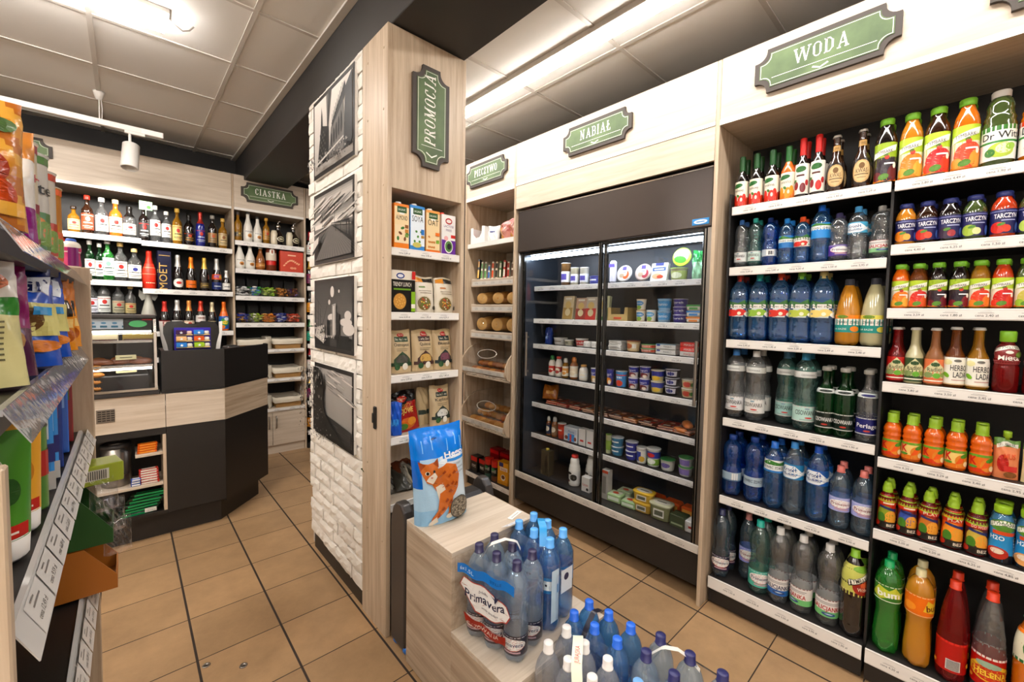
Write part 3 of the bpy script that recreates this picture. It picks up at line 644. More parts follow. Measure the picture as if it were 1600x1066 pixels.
q = MB(); q.box(.013, -.037, .27, FW-.002, -.03, .318, c='#cfc8be', b=.002); D = Deco(q, plane_surf((0, -.037, 0), (1, 0, 0), (0, 0, 1), (0, -1, 0)), 1, 1, flat=True)
D.R(.02, .28, FW-.02, .281, '#a19a90'); prices(D, spread(.03, FW-.05, 13), .288, .008); q.build('price_rail', GLOSS, U)
for z in (1.778, 1.523, 1.322, 1.075, .85, .598):
    s = shelf(U, .035, FW-.035, .12, .34, z, m=BLK2, th=.015, rh=.036, tags=spread(.06, FW-.06, 12))
q = MB(); q.box(.04, .06, 1.985, FW-.04, .085, 2.01, b=.004); q.build('led_tube', LEDM, U)
def fdoor(x0, x1, y, hxp, hz0, hz1):
    z0, z1 = .283, 2.033
    q = MB(); e = .022
    q.box(x0, y-.012, z0, x0+e, y+.012, z1, b=.002); q.box(x1-e, y-.012, z0, x1, y+.012, z1, b=.002); q.box(x0+e, y-.012, z0, x1-e, y+.012, z0+e, b=.002); q.box(x0+e, y-.012, z1-e, x1-e, y+.012, z1, b=.002)
    dr = q.build('sliding_door', mat('door_frame_black', '#15130f', .22, .3), U)
    q = MB(); q.box(x0+.004, y-.0135, z0+.004, x0+.007, y-.012, z1-.004); q.box(x1-.01, y-.0135, z0+.004, x1-.006, y-.012, z1-.004); q.box(x0, y-.0135, z0, x1, y-.012, z0+.004); q.build('door_trim', STEEL, dr)
    q = MB(); q.face([(x0+e, y, z0+e), (x1-e, y, z0+e), (x1-e, y, z1-e), (x0+e, y, z1-e)]); q.build('glass_pane', GLASS, dr)
    q = MB(); q.tube([(hxp, y-.035, hz0), (hxp, y-.035, hz1)], .009, 12); q.box(hxp-.005, y-.035, hz0+.03, hxp+.005, y-.012, hz0+.045); q.box(hxp-.005, y-.035, hz1-.045, hxp+.005, y-.012, hz1-.03); q.build('handle', STEEL, dr)
fdoor(.014, .8, .012, .1, 1.08, 1.42)
fdoor(.755, FW-.028, -.016, FW-.052, 1.08, 1.43)
# ------------------------------------------------------------------ pictures on the brick pillar
def picture(label, y0, y1, z0, z1, art, fw=.018):
    W, H = y1-y0, z1-z0; t = thing('framed_photograph', label, 'picture', (.876, (y0+y1)/2, (z0+z1)/2), -PI/2, 'black and white photographs on the brick pillar')
    q = MB(); q.box(-W/2, -.008, -H/2, W/2, .008, H/2, b=.001); q.build('panel', pmat('#ddd8d0'), t)
    q = MB(); q.box(-W/2, -.0105, -H/2, W/2, -.008, H/2); q.build('black_border', BLACK, t)
    w, h = W/2-fw, H/2-fw*1.3
    q = MB(); D = Deco(q, lambda s, u, off: Vector((-w+2*w*s, -.0106-off, -h+2*h*u)), 2*w, 2*h, flat=True); art(D); q.build('print', PRINT, t)
G = lambda v: '#%02x%02x%02x' % (int(255*v**1.25), int(246*v**1.25), int(236*v**1.25))
def sky(D, a, b, n=24, t0=0, fn=None):
    o = D.off
    for i in range(n):
        v = a+(b-a)*i/n; v = fn(i/n) if fn else v; D.off = o; D.R(0, t0+(1-t0)*i/n, 1, t0+(1-t0)*(i+1)/n, G(v))
def art_church(D):
    rs = random.Random(3); sky(D, .72, .92)
    for k in range(9): D.P([(.34+.012*k, 1), (.5-.006*k, 1), (.4-.002*k, .5), (.37, .5)], G(.66-.05*k))
    D.P([(.1, .1), (.2, .62), (.235, .8), (.25, .62), (.42, .55), (.42, .1)], G(.16))
    D.P([(.2, .6), (.222, .9), (.245, .6)], G(.14))
    D.P([(.42, .1), (.48, .5), (.78, .82), (.84, .1)], G(.5)); D.P([(.5, .55), (.78, .86), (.82, .95), (.86, .82), (.8, .72), (.52, .5)], G(.14))
    D.P([(.8, .1), (.84, .86), (1, 1), (1, .1)], G(.12))
    for i in range(5):
        x = .5+i*.062; D.E(x, .33+i*.035, .019, .09+.012*i, G(.1))
    for i in range(9): D.R(.52+i*.033, .56+i*.031, .53+i*.033, .66+i*.034, G(.1))
    for i in range(5):
        for j in range(7): D.R(.2+i*.04, .15+j*.055, .222+i*.04, .18+j*.055, G(.45 if (i+j) % 2 else .08))
    for k in range(150): x, y = rs.random(), rs.random()*.16; D.R(x, y, x+.02, y+.03*rs.random()+.008, G(rs.choice((.08, .2, .55, .75))))
    D.P([(.3, 0), (1, .14), (1, .16), (.3, .03)], G(.8))
def art_pier(D):
    sky(D, 0, 0, 30, 0, lambda f: .25+.55*f if f < .5 else .55+.35*math.sin(f*9)**2*(1-(f-.5)))
    rs = random.Random(5)
    for k in range(30): x, y = rs.random(), .5+rs.random()*.4; D.E(x, y, .1+.15*rs.random(), .008+.014*rs.random(), G(rs.choice((.35, .5, .85, .78))), rot=.2)
    D.P([(0, .42), (.52, .505), (1, .42), (1, .4), (.52, .49), (0, .4)], G(.8))
    D.P([(.08, .02), (.5, .49), (.54, .49), (1, .16), (1, .0), (0, 0)], G(.5))
    for k in range(34):
        a = k/33; D.P([(.52, .49), (.08+a*1.2, -.0), (.085+a*1.2, 0)], G(.32 if k % 2 else .6))
    D.P([(0, .08), (.45, .45), (.45, .46), (0, .14)], G(.16)); D.P([(.55, .47), (1, .2), (1, .24), (.55, .48)], G(.13))
    for a, x in enumerate((.66, .78, .92, .98)): D.R(x, .36-a*.05, x+.012+a*.004, .47-a*.01, G(.12))
    D.P([(.55, .5), (1, .47), (1, .44), (.55, .49)], G(.15)); D.P([(.02, .14), (.18, .26), (.2, .36), (.04, .3)], G(.85))
    for x, h in ((.3, .67), (.64, .77)): D.R(x, .46, x+.008, h, G(.15)); D.R(x, h-.05, x+.02, h-.02, G(.12))
def art_harbour(D):
    sky(D, .62, .3); rs = random.Random(8)
    for x, y, a, b in ((.5, .86, .05, .085), (.68, .86, .02, .025), (.42, .7, .03, .04), (.9, .5, .08, .07), (.85, .4, .15, .06), (.92, .3, .14, .09), (.5, .46, .12, .06)): D.E(x, y, a, b, G(.85))
    D.R(0, 0, 1, .17, G(.14)); D.R(.45, .02, .62, .16, G(.33))
    D.R(.36, .18, .46, .42, G(.08)); D.R(.45, .18, .52, .43, G(.6))
    for j in range(12): D.R(.45, .19+j*.02, .52, .198+j*.02, G(.2))
    D.P([(.52, .18), (.52, .66), (.62, .68), (.62, .18)], G(.7)); D.R(.55, .2, .58, .64, G(.85)); D.P([(.62, .18), (.62, .55), (.72, .52), (.72, .18)], G(.18))
    D.R(.6, .13, .95, .2, G(.1)); D.P([(.0, .1), (.08, .3), (.3, .34), (.32, .16), (.28, .04)], G(.8)); D.P([(.0, .09), (.25, .02), (.26, .05), (.0, .15)], G(.1))
    for k in range(60): x, y = .03+rs.random()*.3, .08+rs.random()*.26; D.R(x, y, x+.03*rs.random()+.004, y+.03*rs.random(), G(rs.choice((.1, .35, .95))))
    for a, b, c, d in ((.3, .3, .52, .8), (.05, .62, .3, .46), (.05, .48, .28, .4), (.1, .8, .3, .62), (.12, .3, .12, .7), (.2, .3, .2, .72), (.26, .3, .26, .6), (.07, .3, .07, .6)): D.P([(a, b), (a+.012, b), (c+.008, d), (c, d)], G(.1))
    for k in range(30): x = .35+rs.random()*.3; D.R(x, .14+rs.random()*.05, x+.012, .15+rs.random()*.05, G(.8))
def art_cliff(D):
    sky(D, .62, .72); rs = random.Random(9)
    for k in range(26): D.E(.4+rs.random()*.6, .6+rs.random()*.4, .12*rs.random()+.05, .012, G(rs.choice((.6, .75, .84))), rot=-.15)
    D.P([(0, .35), (1, .24), (1, 0), (0, 0)], G(.3))
    for k in range(40): y = rs.random()*.2+.04; x = rs.random(); D.R(x, y, x+.14, y+.003, G(rs.choice((.2, .45))))
    D.P([(0, 0), (0, 1), (.18, 1), (.2, .9), (.26, .8), (.31, .8), (.3, .5), (.34, .36), (.42, .28), (.7, .12), (.95, 0)], G(.22))
    D.P([(.22, .7), (.28, .98), (.34, .76), (.3, .68)], G(.08))
    for k in range(420):
        y = rs.random(); x = rs.random()*(.3 if y > .4 else .34+(.4-y)*1.35); D.R(x, y, x+.006+.022*rs.random(), y+(.05 if y > .4 else .02)*rs.random()+.006, G(rs.choice((.06, .12, .4, .6, .72))))
picture('square black framed photo of a gothic church, topmost on the pillar', 2.135, 2.75, 2.345, 2.8, art_church)
picture('framed black and white photo of a wooden pier under clouds', 2.14, 2.75, 1.832, 2.25, art_pier)
picture('framed black and white photo of a harbour with towers and rigging', 2.145, 2.75, 1.325, 1.739, art_harbour)
picture('framed photo of a cliff and rocky beach, lowest on the pillar', 2.15, 2.755, .8, 1.236, art_cliff)
# ------------------------------------------------------------------ bottles
PROF = {
 'pet': [(0, .0), (.62, 0), (.86, .02), (1, .07), (1, .16), (.97, .17), (1, .18), (.97, .205), (1, .22), (.97, .245), (1, .26), (.97, .285), (1, .3), (1, .56), (.975, .57), (1, .585), (.975, .61), (1, .625), (1, .66), (.97, .72), (.86, .79), (.62, .855), (.42, .895), (.33, .915), (.33, .94)],
 'petw': [(0, 0), (.62, 0), (.88, .02), (1, .08), (1, .4), (.96, .46), (.84, .52), (.82, .56), (.9, .6), (.98, .66), (1, .72), (.96, .79), (.8, .85), (.5, .9), (.33, .925), (.33, .945)],
 'pets': [(0, 0), (.6, 0), (.86, .02), (1, .07), (1, .38), (.97, .4), (.86, .46), (.85, .52), (.93, .58), (1, .64), (1, .68), (.94, .77), (.76, .84), (.48, .895), (.33, .925), (.33, .945)],
 'sodaw': [(0, 0), (.62, 0), (.88, .02), (.98, .07), (.98, .2), (.9, .34), (.84, .44), (.86, .5), (.97, .55), (1, .58), (1, .76), (.98, .79), (.84, .86), (.55, .91), (.33, .935), (.33, .95)],
 'cola': [(0, 0), (.62, 0), (.88, .02), (1, .07), (1, .4), (.99, .46), (.88, .6), (.7, .75), (.5, .86), (.34, .92), (.33, .95)],
 'juice': [(0, 0), (.9, 0), (1, .02), (1, .62), (.97, .68), (.86, .76), (.62, .85), (.54, .89), (.54, .93)],
 'jug': [(0, 0), (.9, 0), (1, .02), (1, .56), (.9, .6), (.95, .64), (.84, .68), (.78, .73), (.8, .8), (.66, .88), (.48, .91), (.48, .94)],
 'syrup': [(0, 0), (.92, 0), (1, .02), (1, .5), (.95, .56), (.6, .65), (.42, .71), (.36, .78), (.34, .9), (.38, .91), (.38, .95)],
 'beer': [(0, 0), (.92, 0), (1, .02), (1, .44), (.9, .52), (.6, .62), (.46, .7), (.42, .8), (.4, .93), (.44, .94), (.44, .965)],
 'wine': [(0, 0), (.92, 0), (1, .02), (1, .58), (.9, .65), (.55, .72), (.38, .78), (.36, .92), (.4, .925), (.4, .95)],
 'spirit': [(0, 0), (.93, 0), (1, .02), (1, .56), (.95, .62), (.7, .68), (.42, .73), (.36, .78), (.36, .88), (.4, .885), (.4, .9)],
 'champ': [(0, 0), (.92, 0), (1, .02), (1, .42), (.93, .5), (.7, .62), (.48, .74), (.38, .86), (.38, .93)],
 'kubus': [(0, 0), (.9, 0), (1, .02), (1, .4), (.97, .42), (.9, .46), (1, .5), (1, .53), (.88, .57), (.97, .61), (.95, .66), (.8, .73), (.56, .78), (.52, .82), (.52, .86)],
 'sport': [(0, 0), (.88, 0), (1, .03), (1, .3), (.94, .42), (.96, .54), (1, .6), (.9, .68), (.62, .76), (.5, .79), (.5, .82)],
 'h2o': [(0, 0), (.88, 0), (1, .02), (1, .3), (.93, .42), (.97, .55), (1, .68), (.92, .78), (.66, .84), (.6, .87), (.6, .9)],
 'malibu': [(0, 0), (.92, 0), (1, .02), (1, .42), (.9, .52), (.55, .68), (.38, .8), (.36, .93)],
}
def prad(p, R, H, z):
    for i in range(len(p)-1):
        if p[i][1]*H <= z <= p[i+1][1]*H and p[i+1][1] > p[i][1]:
            k = (z/H-p[i][1])/(p[i+1][1]-p[i][1]); return R*(p[i][0]+(p[i+1][0]-p[i][0])*k)
    return R
PROTO = {}
def bottle(name, cat, key, H, R, prof, liq, cap, labels, label, loc, rz, group=None, neck=None, sq=0, seg=28, behind=None, captop=None):
    """one bottle: body, cap, neck sleeve, each printed label; later bottles of the same key and size copy its parts"""
    k = (key, round(H, 2), round(R, 3))
    if k in PROTO:
        return copy_thing(PROTO[k], loc, rz, label, group)
    t = thing(name, label, cat, loc, rz, group); PROTO[k] = t
    p = PROF[prof]; q = MB()
    body = [(r*R, z*H) for r, z in p]
    pet = prof.startswith('pet') or prof in ('sodaw', 'cola')
    q.lathe(body+[(0, body[-1][1])], seg if not pet else 30, sq=sq, lobes=.09*H if pet else 0)
    q.build('body', LIQ[liq], t)
    zt = p[-1][1]*H; cr = p[-1][0]*R
    q = MB(); n = 24; cc, kind = cap
    if kind == 'screw':
        q.lathe([(cr*.9, zt-.012), (cr+.0035, zt-.012), (cr+.0035, zt-.0095), (cr+.0018, zt-.009), (cr+.0018, H-.002), (cr, H), (0, H)], n, m=0)
        q.build('cap', pmat(cc), t)
    elif kind == 'crown':
        q.lathe([(cr+.0028, zt-.002), (cr+.003, zt+.0015), (cr+.0005, H), (0, H+.0005)], n); q.build('crown_cap', pmat(cc), t)
    elif kind == 'sleeve':
        z0 = H*.71; q.lathe([(prad(p, R, H, z0)+.0012, z0), (p[-1][0]*R+.002, H*.8), (p[-1][0]*R+.003, H*.93), (p[-1][0]*R+.003, H-.003), (p[-1][0]*R, H), (0, H)], n); q.build('neck_sleeve', mat('sleeve_'+cc.strip('#'), cc, .3, .1), t)
    elif kind == 'foil':
        z0 = H*.66; q.lathe([(prad(p, R, H, z0)+.001, z0), (prad(p, R, H, H*.76)+.0012, H*.76), (cr+.0015, H*.86), (cr+.003, H*.9), (cr+.003, H*.97), (cr, H), (0, H)], n); q.build('foil', mat('foil_'+cc.strip('#'), cc, .25, .5, bump=(120, .4, .002)), t)
    elif kind == 'cork':
        q.lathe([(cr+.003, zt-.004), (cr+.004, zt), (cr+.004, H-.004), (cr, H), (0, H)], n); q.build('stopper', pmat(cc), t)
    elif kind == 'wide':
        q.lathe([(cr+.002, zt-.008), (cr+.004, zt-.006), (cr+.0045, H-.004), (cr+.002, H), (0, H)], 28); q.build('cap', pmat(cc), t)
    elif kind == 'sportcap':
        q.lathe([(cr+.002, zt-.006), (cr+.0025, zt+.012), (cr, zt+.015), (cr+.001, zt+.018), (cr-.001, zt+.021), (cr, zt+.024), (cr*.8, H-.006), (cr*.7, H), (0, H)], n); q.build('sport_cap', pmat(cc), t)
    for (z0, z1, bg, specs) in labels:
        q = MB(); z0, z1 = z0*H, z1*H; nz = 6
        sp = sq
        def surf(s, u, off, z0=z0, z1=z1):
            z = z0+(z1-z0)*u; r = prad(p, R, H, z)+.0006+off; a = -PI/2+s*PI/2
            if sp: ca, sa = math.cos(a), math.sin(a); r = r/((abs(ca)**sp+abs(sa)**sp)**(1/sp))
            return Vector((r*math.cos(a), r*math.sin(a), z))
        bgf = bg if not isinstance(bg, tuple) else None
        cols = (lambda i, j: bg[min(len(bg)-1, int(j*len(bg)/nz))]) if bgf is None else bg
        q.grid([[surf(-2+4*i/32, j/nz, 0) for j in range(nz+1)] for i in range(33)], cols)
        D = Deco(q, surf, R*PI/2, z1-z0, maxd=R*.34, off=.0004, step=.0002); D.run(specs); q.build('label', GLOSS, t)
    return t
# label drawings (s: -1..1 across the visible front, t: 0..1 up)
def fruit(c1, c2='#6a8c2a', x=0, y=.3, r=.3):
    return [('E', x, y, r, r*.95, c1), ('E', x+r*.5, y+r*.2, r*.5, r*.6, c1), ('E', x-r*.35, y+r*.6, r*.35, r*.14, c2, .5), ('E', x+.05, y+r*.1, r*.2, r*.2, '#fbe3cf')]
def L_syr(c, c2, word): return [(.03, .5, '#f3ead8', [('R', -1.6, 0, 1.6, .34, c), ('E', 0, .34, .8, .14, '#f3ead8'), ('E', -.2, .82, .55, .09, '#1f6b2c', .12), ('T', word, 0, .58, .11, '#3c2a22', .9), ('E', -.4, .25, .24, .2, c2), ('E', .2, .2, .28, .22, c2), ('E', .5, .3, .2, .18, c2), ('E', -.05, .4, .12, .07, '#4d7a25', .6), ('E', .25, .24, .1, .08, '#ffd9c8')])]
def L_tym(c, c2, dark=False, word=''):
    return [(.04, .62, '#b9cf3c' if not dark else '#9fb82e', [('R', -2, 0, 2, .62, '#e9dfc9' if not dark else '#3b2b2b'), ('R', -2, 0, 2, .06, '#e98a1d'), ('E', .1, .3, .75, .3, c), ('E', .45, .2, .35, .2, c2), ('E', -.5, .14, .3, .12, c2), ('E', -.1, .12, .3, .08, '#5d8c2b', .3), ('E', .5, .4, .1, .08, '#fff0dd'),
        ('P', [(-.82, .6), (.55, .78), (.62, .94), (-.75, .76)], '#f7f3e6'), ('T', 'TYMBARK', -.1, .72, .09, '#2b2a25', .95, .105), ('E', .05, .62, .13, .06, '#c8371c'), ('E', 0, .67, .12, .03, '#3f7a28', .4), ('T', word or '', .2, .42, .07, '#ffffff', .7)])]
def L_kwas(): return [(.08, .5, '#231208', [('E', 0, .48, .72, .46, '#c8a672'), ('E', 0, .48, .64, .4, '#d6b988'), ('T', 'KWAS', 0, .42, .17, '#4a2f17', .8), ('R', -.5, .34, .5, .37, '#4a2f17'), ('E', 0, .7, .2, .12, '#7a5a30'), ('R', -.3, .22, .3, .24, '#6a4a26')]), (.72, .82, '#b89358', [('T', 'KWAS', 0, .3, .4, '#4a2f17', .7)])]
def L_dw(c, c2): return [(.08, .52, '#f2efe6', [('R', -2, .86, 2, 1, c2), ('T', 'Dr Witt', 0, .62, .2, '#20261f', 1.5, 0, .01), ('R', -2, .5, 2, .56, '#3a8a3a'), ('E', 0, .28, .5, .22, c), ('E', .1, .32, .3, .15, '#e8efc0'), ('E', -.4, .22, .2, .12, c2), ('E', .35, .36, .2, .1, '#9cc24a', .5), ('R', .85, .1, 1.2, .4, '#3a8a3a')])]
def L_word(bg, word, c, z0=.12, z1=.3, extra=(), w=1.3, th=.36, y=.4): return [(z0, z1, bg, [*extra, ('T', word, 0, y, th, c, w, 0, .008)])]
OVAL = lambda c='#e7e7e2': [(.66, .76, '#00000000', [])]
def L_cis(bg, c='#33312f', word='CISOWIANKA'):
    return [(.12, .32, bg, [('R', -2, .92, 2, 1, '#c8c6c2'), ('R', -2, .0, 2, .05, '#c8c6c2'), ('T', word, 0, .44, .3, c, 1.35, 0, .006), ('E', .1, .26, .22, .05, '#c23a2a'), ('E', 0, .84, .14, .06, '#8fa9b4'), ('R', -.4, .12, .4, .15, '#8a8884')])]
def L_zyw(c, c2='#d9e7ea', z0=.36, z1=.62): return [(z0, z1, '#2a4f78', [('R', -2, .0, 2, .5, c2), ('P', [(-1.2, .6), (-.5, .92), (0, .8), (.4, .98), (1.1, .66), (1.2, .5), (-1.2, .5)], '#356b2a'), ('R', -1.9, .5, 1.9, .72, '#eae6de'), ('T', 'ŻYWIEC ZDRÓJ', 0, .55, .09, '#23262b', 1.2, 0, .01), ('E', -.35, .22, .42, .2, c), ('E', .15, .26, .35, .2, c), ('E', .1, .2, .12, .1, '#f6ead0'), ('E', .62, .16, .24, .15, '#eef0ea'), ('E', .62, .16, .1, .06, '#37702e')])]
def L_tar(c, c2): return [(.08, .6, '#27285e', [('R', -2, .9, 2, .93, '#8d8fc4'), ('T', 'TARCZYN', 0, .64, .18, '#f1eef0', 1.15, .03, .02), ('R', -.2, .52, .5, .56, '#b9bbe0'), ('E', -.35, .24, .42, .24, c), ('E', .05, .2, .22, .15, c2), ('E', -.2, .38, .2, .06, '#5b8c2c', .3), ('E', .65, .24, .16, .2, '#5470b8')])]
def L_rad(c, bg='#d8d2a6'): return [(.04, .46, c, [('P', [(-.95, .42), (0, .98), (.95, .42), (.95, .22), (-.95, .22)], bg), ('E', 0, .78, .28, .09, '#35562b'), ('T', 'Radler', 0, .5, .17, '#22301f', .95, .08), ('E', -.42, .34, .3, .12, '#8a9a62'), ('E', .1, .32, .24, .11, '#6fae3a'), ('E', .52, .36, .22, .1, '#9aa55a'), ('R', -.7, .08, .7, .13, '#f2ecd8')])]
def L_her(): return [(.05, .5, '#eeeadd', [('T', 'HERBO', .1, .52, .2, '#2a2a28', 1.0, 0, .012), ('T', 'LADA', .18, .27, .2, '#2a2a28', .8, 0, .012), ('E', -.65, .35, .16, .12, '#7fb52f', .8), ('E', -.6, .82, .3, .1, '#e6dfa8'), ('E', 0, .88, .22, .05, '#6d6a62'), ('R', -.3, .16, .6, .18, '#b0483a'), ('R', -2, 0, 2, .04, '#d8b98a')])]
def L_kub(a): return [(.06, .42, '#e9c779' if a else '#e2761c', [('R', -2, 0, 2, .24, '#e07a1c' if a else '#cf3f17'), ('R', -2, .86, 2, 1, '#6f9a2b'), ('E', .3, .42, .42, .36, '#dd8a2c'), ('P', [(-.1, .2), (.15, .62), (.5, .66), (.3, .3)], '#e4600f'), ('E', .45, .72, .3, .12, '#4f8c28', .5), ('T', 'K', -.5, .42, .46, '#c9211a', .42, 0, .03), ('E', -.55, .3, .3, .08, '#5d9430'), ('E', .55, .26, .18, .16, '#f3dcae')])]
def L_kp(c, c2, word): return [(.04, .74, c, [('R', -2, .8, 2, .96, '#9cb82c'), ('R', -2, .7, 2, .8, '#c7391c'), ('T', word, .1, .72, .08, '#f4e9cf', 1.0, 0, .01), ('E', -.1, .46, .62, .22, c2), ('E', .3, .34, .45, .2, '#e2a13a'), ('E', -.4, .3, .3, .16, '#4e7f2a'), ('P', [(-.6, .62), (.7, .52), (.7, .6), (-.5, .68)], '#26336e'), ('R', -2, 0, 2, .2, '#2b2520'), ('T', 'BEZ', .3, .06, .08, '#eee4d2', .6, 0, .01), ('E', -.7, .12, .25, .08, '#b8321c')])]
def L_h2o(c): return [(.03, .84, '#2b8fc4', [('R', -2, 0, 2, .16, '#1c1a22'), ('E', 0, .78, .85, .13, '#5f8f34'), ('P', [(-.8, .72), (0, .8), (.8, .74), (.8, .84), (0, .9), (-.8, .82)], '#eef0e2'), ('T', 'TYMBARK', 0, .79, .06, '#2b2b26', 1.2), ('R', -.6, .58, .7, .66, '#d4552a'), ('T', 'H2O', -.35, .46, .09, '#f2f6f8', .8, 0, .02), ('T', 'OWOC', .62, .34, .1, '#f2f6f8', 1.4, -PI/2, .02), ('E', -.3, .18, .6, .13, c), ('E', -.3, .22, .35, .06, '#e9d7c0')])]
def L_prim(bg, c='#26305c', z0=.12, z1=.34): return [(z0, z1, bg, [('R', -2, .9, 2, .93, '#d9d9e0'), ('E', .1, .52, .78, .3, '#c23d2c'), ('E', .1, .55, .78, .3, '#efeeea'), ('T', 'Primavera', .1, .46, .19, c, 1.25, 0, .01), ('R', -.3, .12, .6, .2, '#c9a7b0')])]
def L_gal(c, bg): return [(.13, .35, ('#e8e4e0', '#e8e4e0', '#ece8e2', '#ece8e2', bg, bg)[::-1], [('R', -2, .96, 2, 1, '#8c2f2c'), ('R', -.9, .8, .9, .83, '#7d7a78'), ('R', -.8, .72, .8, .75, '#8d8a88'), ('T', 'GALICJANKA', 0, .38, .24, c, 1.75, 0, .02), ('E', .1, .18, .38, .09, '#2b4f86'), ('E', .1, .2, .22, .03, '#cfe0ea')])]
def L_krop(bg='#2b87b8'): return [(.5, .7, bg, [('P', [(-1.4, .3), (-.6, .9), (.1, .9), (.6, .5), (1.4, .8), (1.4, .2), (.6, .3), (.1, .05), (-.6, .05)], '#e9eef0'), ('T', 'Kropla', -.25, .5, .26, '#1f3e7c', .9, 0, .015), ('T', 'Beskidu', -.2, .22, .2, '#1f3e7c', .8, 0, .005)])]
DRW = 'drink bottles on the wall shelves'
def rowR(z, xf, items, ordn, unit):
    n = {}
    for it in items:
        f, y = it[0], it[1]
        f(y, z, xf, it[2:], unit)
FR = 2.336
def at(y, r, xf=FR, gap=.012): return (xf+gap+r, y)
def put(name, cat, key, y, z, R, H, prof, liq, cap, labels, label, turn=0, behind=0, xf=FR, group=DRW, sq=0, dx=0):
    ry = -PI/2+.16+turn
    o = bottle(name, cat, key, H, R, prof, liq, cap, labels, label, (xf+.012+R+dx, y, z), ry, group, sq=sq)
    for i in range(behind):
        c = copy_thing(o, (xf+.012+R+dx+(2*R+.006)*(i+1), y+rnd(-.006, .004), z), ry+rnd(-.3, .3), 'row behind: ' + ' '.join(label.split(',')[0].split()[:12]))
    return o
# --- top shelf
for i, (y, w) in enumerate(((.838, 'raspberry'), (.770, 'raspberry'), (.699, 'wild fruit'))):
    put('syrup_bottle', 'syrup', 'syr%d' % (i == 2), y, 2.13, .030, .262, 'syrup', 'black', ('#1d4a22', 'sleeve'), L_syr('#d2431f' if i < 2 else '#cf3a22', '#d8301c', 'malinowy' if i < 2 else 'malina'),
        ('green necked dark syrup bottle, %s on the top drinks shelf' % ('nearest the fridge divider', 'second from the fridge divider', 'third from the divider')[i]), turn=-.25, behind=1)
put('syrup_bottle', 'syrup', 'syro', .630, 2.13, .030, .26, 'syrup', 'or2', ('#1f5a26', 'sleeve'), L_syr('#e9821a', '#f09a24', 'pomarańcza'), 'orange syrup bottle with green neck and orange slice label, top shelf', turn=-.2, behind=1)
for i, y in enumerate((.572, .511)):
    put('syrup_bottle', 'syrup', 'syrr%d' % i, y, 2.13, .0285, .28, 'syrup', 'black', ('#c3201c', 'sleeve'), [(.06, .56, '#ece6da', [('E', 0, .82, .5, .1, '#2a6a2c', .1), ('T', '', 0, .56, .11, '#5a2a25', .9), ('E', -.35, .28, .22, .14, '#8c1a22'), ('E', .25, .2, .26, .16, '#7a1420' if i == 0 else '#d3261c'), ('E', .6, .36, .16, .1, '#b11d22'), ('E', -.5, .44, .2, .05, '#3d7a2b', .5)])],
        'slim syrup bottle with tall red neck and %s label, top drinks shelf' % ('cherry', 'strawberry')[i], turn=-.2, behind=1)
for i, y in enumerate((.444, .353)):
    put('kvass_bottle', 'bottle', 'kwas', y, 2.13, .031, .255, 'beer', 'brown', ('#8c8378', 'crown'), L_kwas(), 'brown crown capped bottle with tan oval KWAS label, %s' % ('beside the red necked syrups', 'beside the green capped juices')[i], behind=1)
def tym(y, z, R, H, liq, c, c2, dark, desc, word='', key=None, behind=1, turn=0):
    put('juice_bottle', 'juice', key or ('ty'+liq+c+str(H > .2)), y, z, R, H, 'juice', liq, ('#74b52b', 'wide'), L_tym(c, c2, dark, word), desc, behind=behind, turn=turn)
tym(.276, 2.13, .036, .274, 'black', '#2c1a2a', '#6b1d24', True, 'large blackcurrant juice bottle with lime cap on the top shelf')
tym(.198, 2.13, .036, .271, 'yorange', '#ee8c1c', '#f6b347', False, 'large orange juice bottle with orange slice label on the top shelf')
tym(.123, 2.13, .037, .270, 'brown', '#c4282a', '#d9472c', False, 'large dark apple juice bottle with red apple label on the top shelf')
tym(.045, 2.13, .037, .276, 'orange', '#e2502a', '#f2a040', False, 'large bright orange multifruit juice bottle on the top shelf')
for y, liq, c, c2, d in ((-.038, 'kiwi', '#b5c94a', '#3c7a2c', 'large dark green juice jug with white label and white cap'), (-.131, 'orange', '#ee7d1a', '#d9461c', 'large orange juice jug with white label at the end of the top shelf')):
    put('juice_jug', 'juice', 'dw'+liq, y, 2.13, .044, .278, 'jug', liq, ('#dcd8d0', 'wide'), L_dw(c, c2), d, behind=1)
for y in (-.225, -.315): tym(y, 2.13, .037, .274, 'yorange', '#ee8c1c', '#f6b347', False, 'large orange juice bottle beyond the juice jugs, %s' % ('nearer the jugs' if y > -.3 else 'farther along'), behind=0)
# --- second shelf of small waters
Z = 1.82
for y, liq, bg, cp, d in ((.828, 'clear', '#dfe0de', '#3c6aa8', 'small clear water bottle with dark cap and white label by the fridge divider'), (.763, 'mint', '#cfe2da', '#3aa89a', 'small greenish water bottle with teal cap and mint label')):
    put('water_bottle', 'water bottle', 'cs'+liq, y, Z, .030, .246, 'petw', liq, (cp, 'screw'), L_cis(bg, word='CISOWIANKA'), d, behind=1, turn=-.3)
put('water_bottle', 'water bottle', 'bsm', .696, Z, .032, .238, 'petw', 'dblue', ('#1d2f66', 'screw'), [(.2, .34, '#b8c2cc', [('R', -.2, .1, .5, .9, '#e8e8e6'), ('R', .0, .2, .4, .75, '#3b3f48')])], 'small deep blue water bottle with silver barcode label', behind=1)
put('water_bottle', 'water bottle', 'zwb', .624, Z, .032, .224, 'pet', 'blue', ('#2c86d6', 'screw'), [(.36, .62, '#2c78b8', [('R', -2, .45, 2, .72, '#e9ece8'), ('P', [(-1, .72), (-.3, 1), (.4, .8), (1, .95), (1, .72)], '#3c7a30'), ('T', 'ŻYWIEC ZDRÓJ', 0, .5, .13, '#23262b', 1.3, 0, .01), ('R', -2, .42, 2, .46, '#7ab5dc')])], 'small blue bottle with blue cap and green hill label', behind=1)
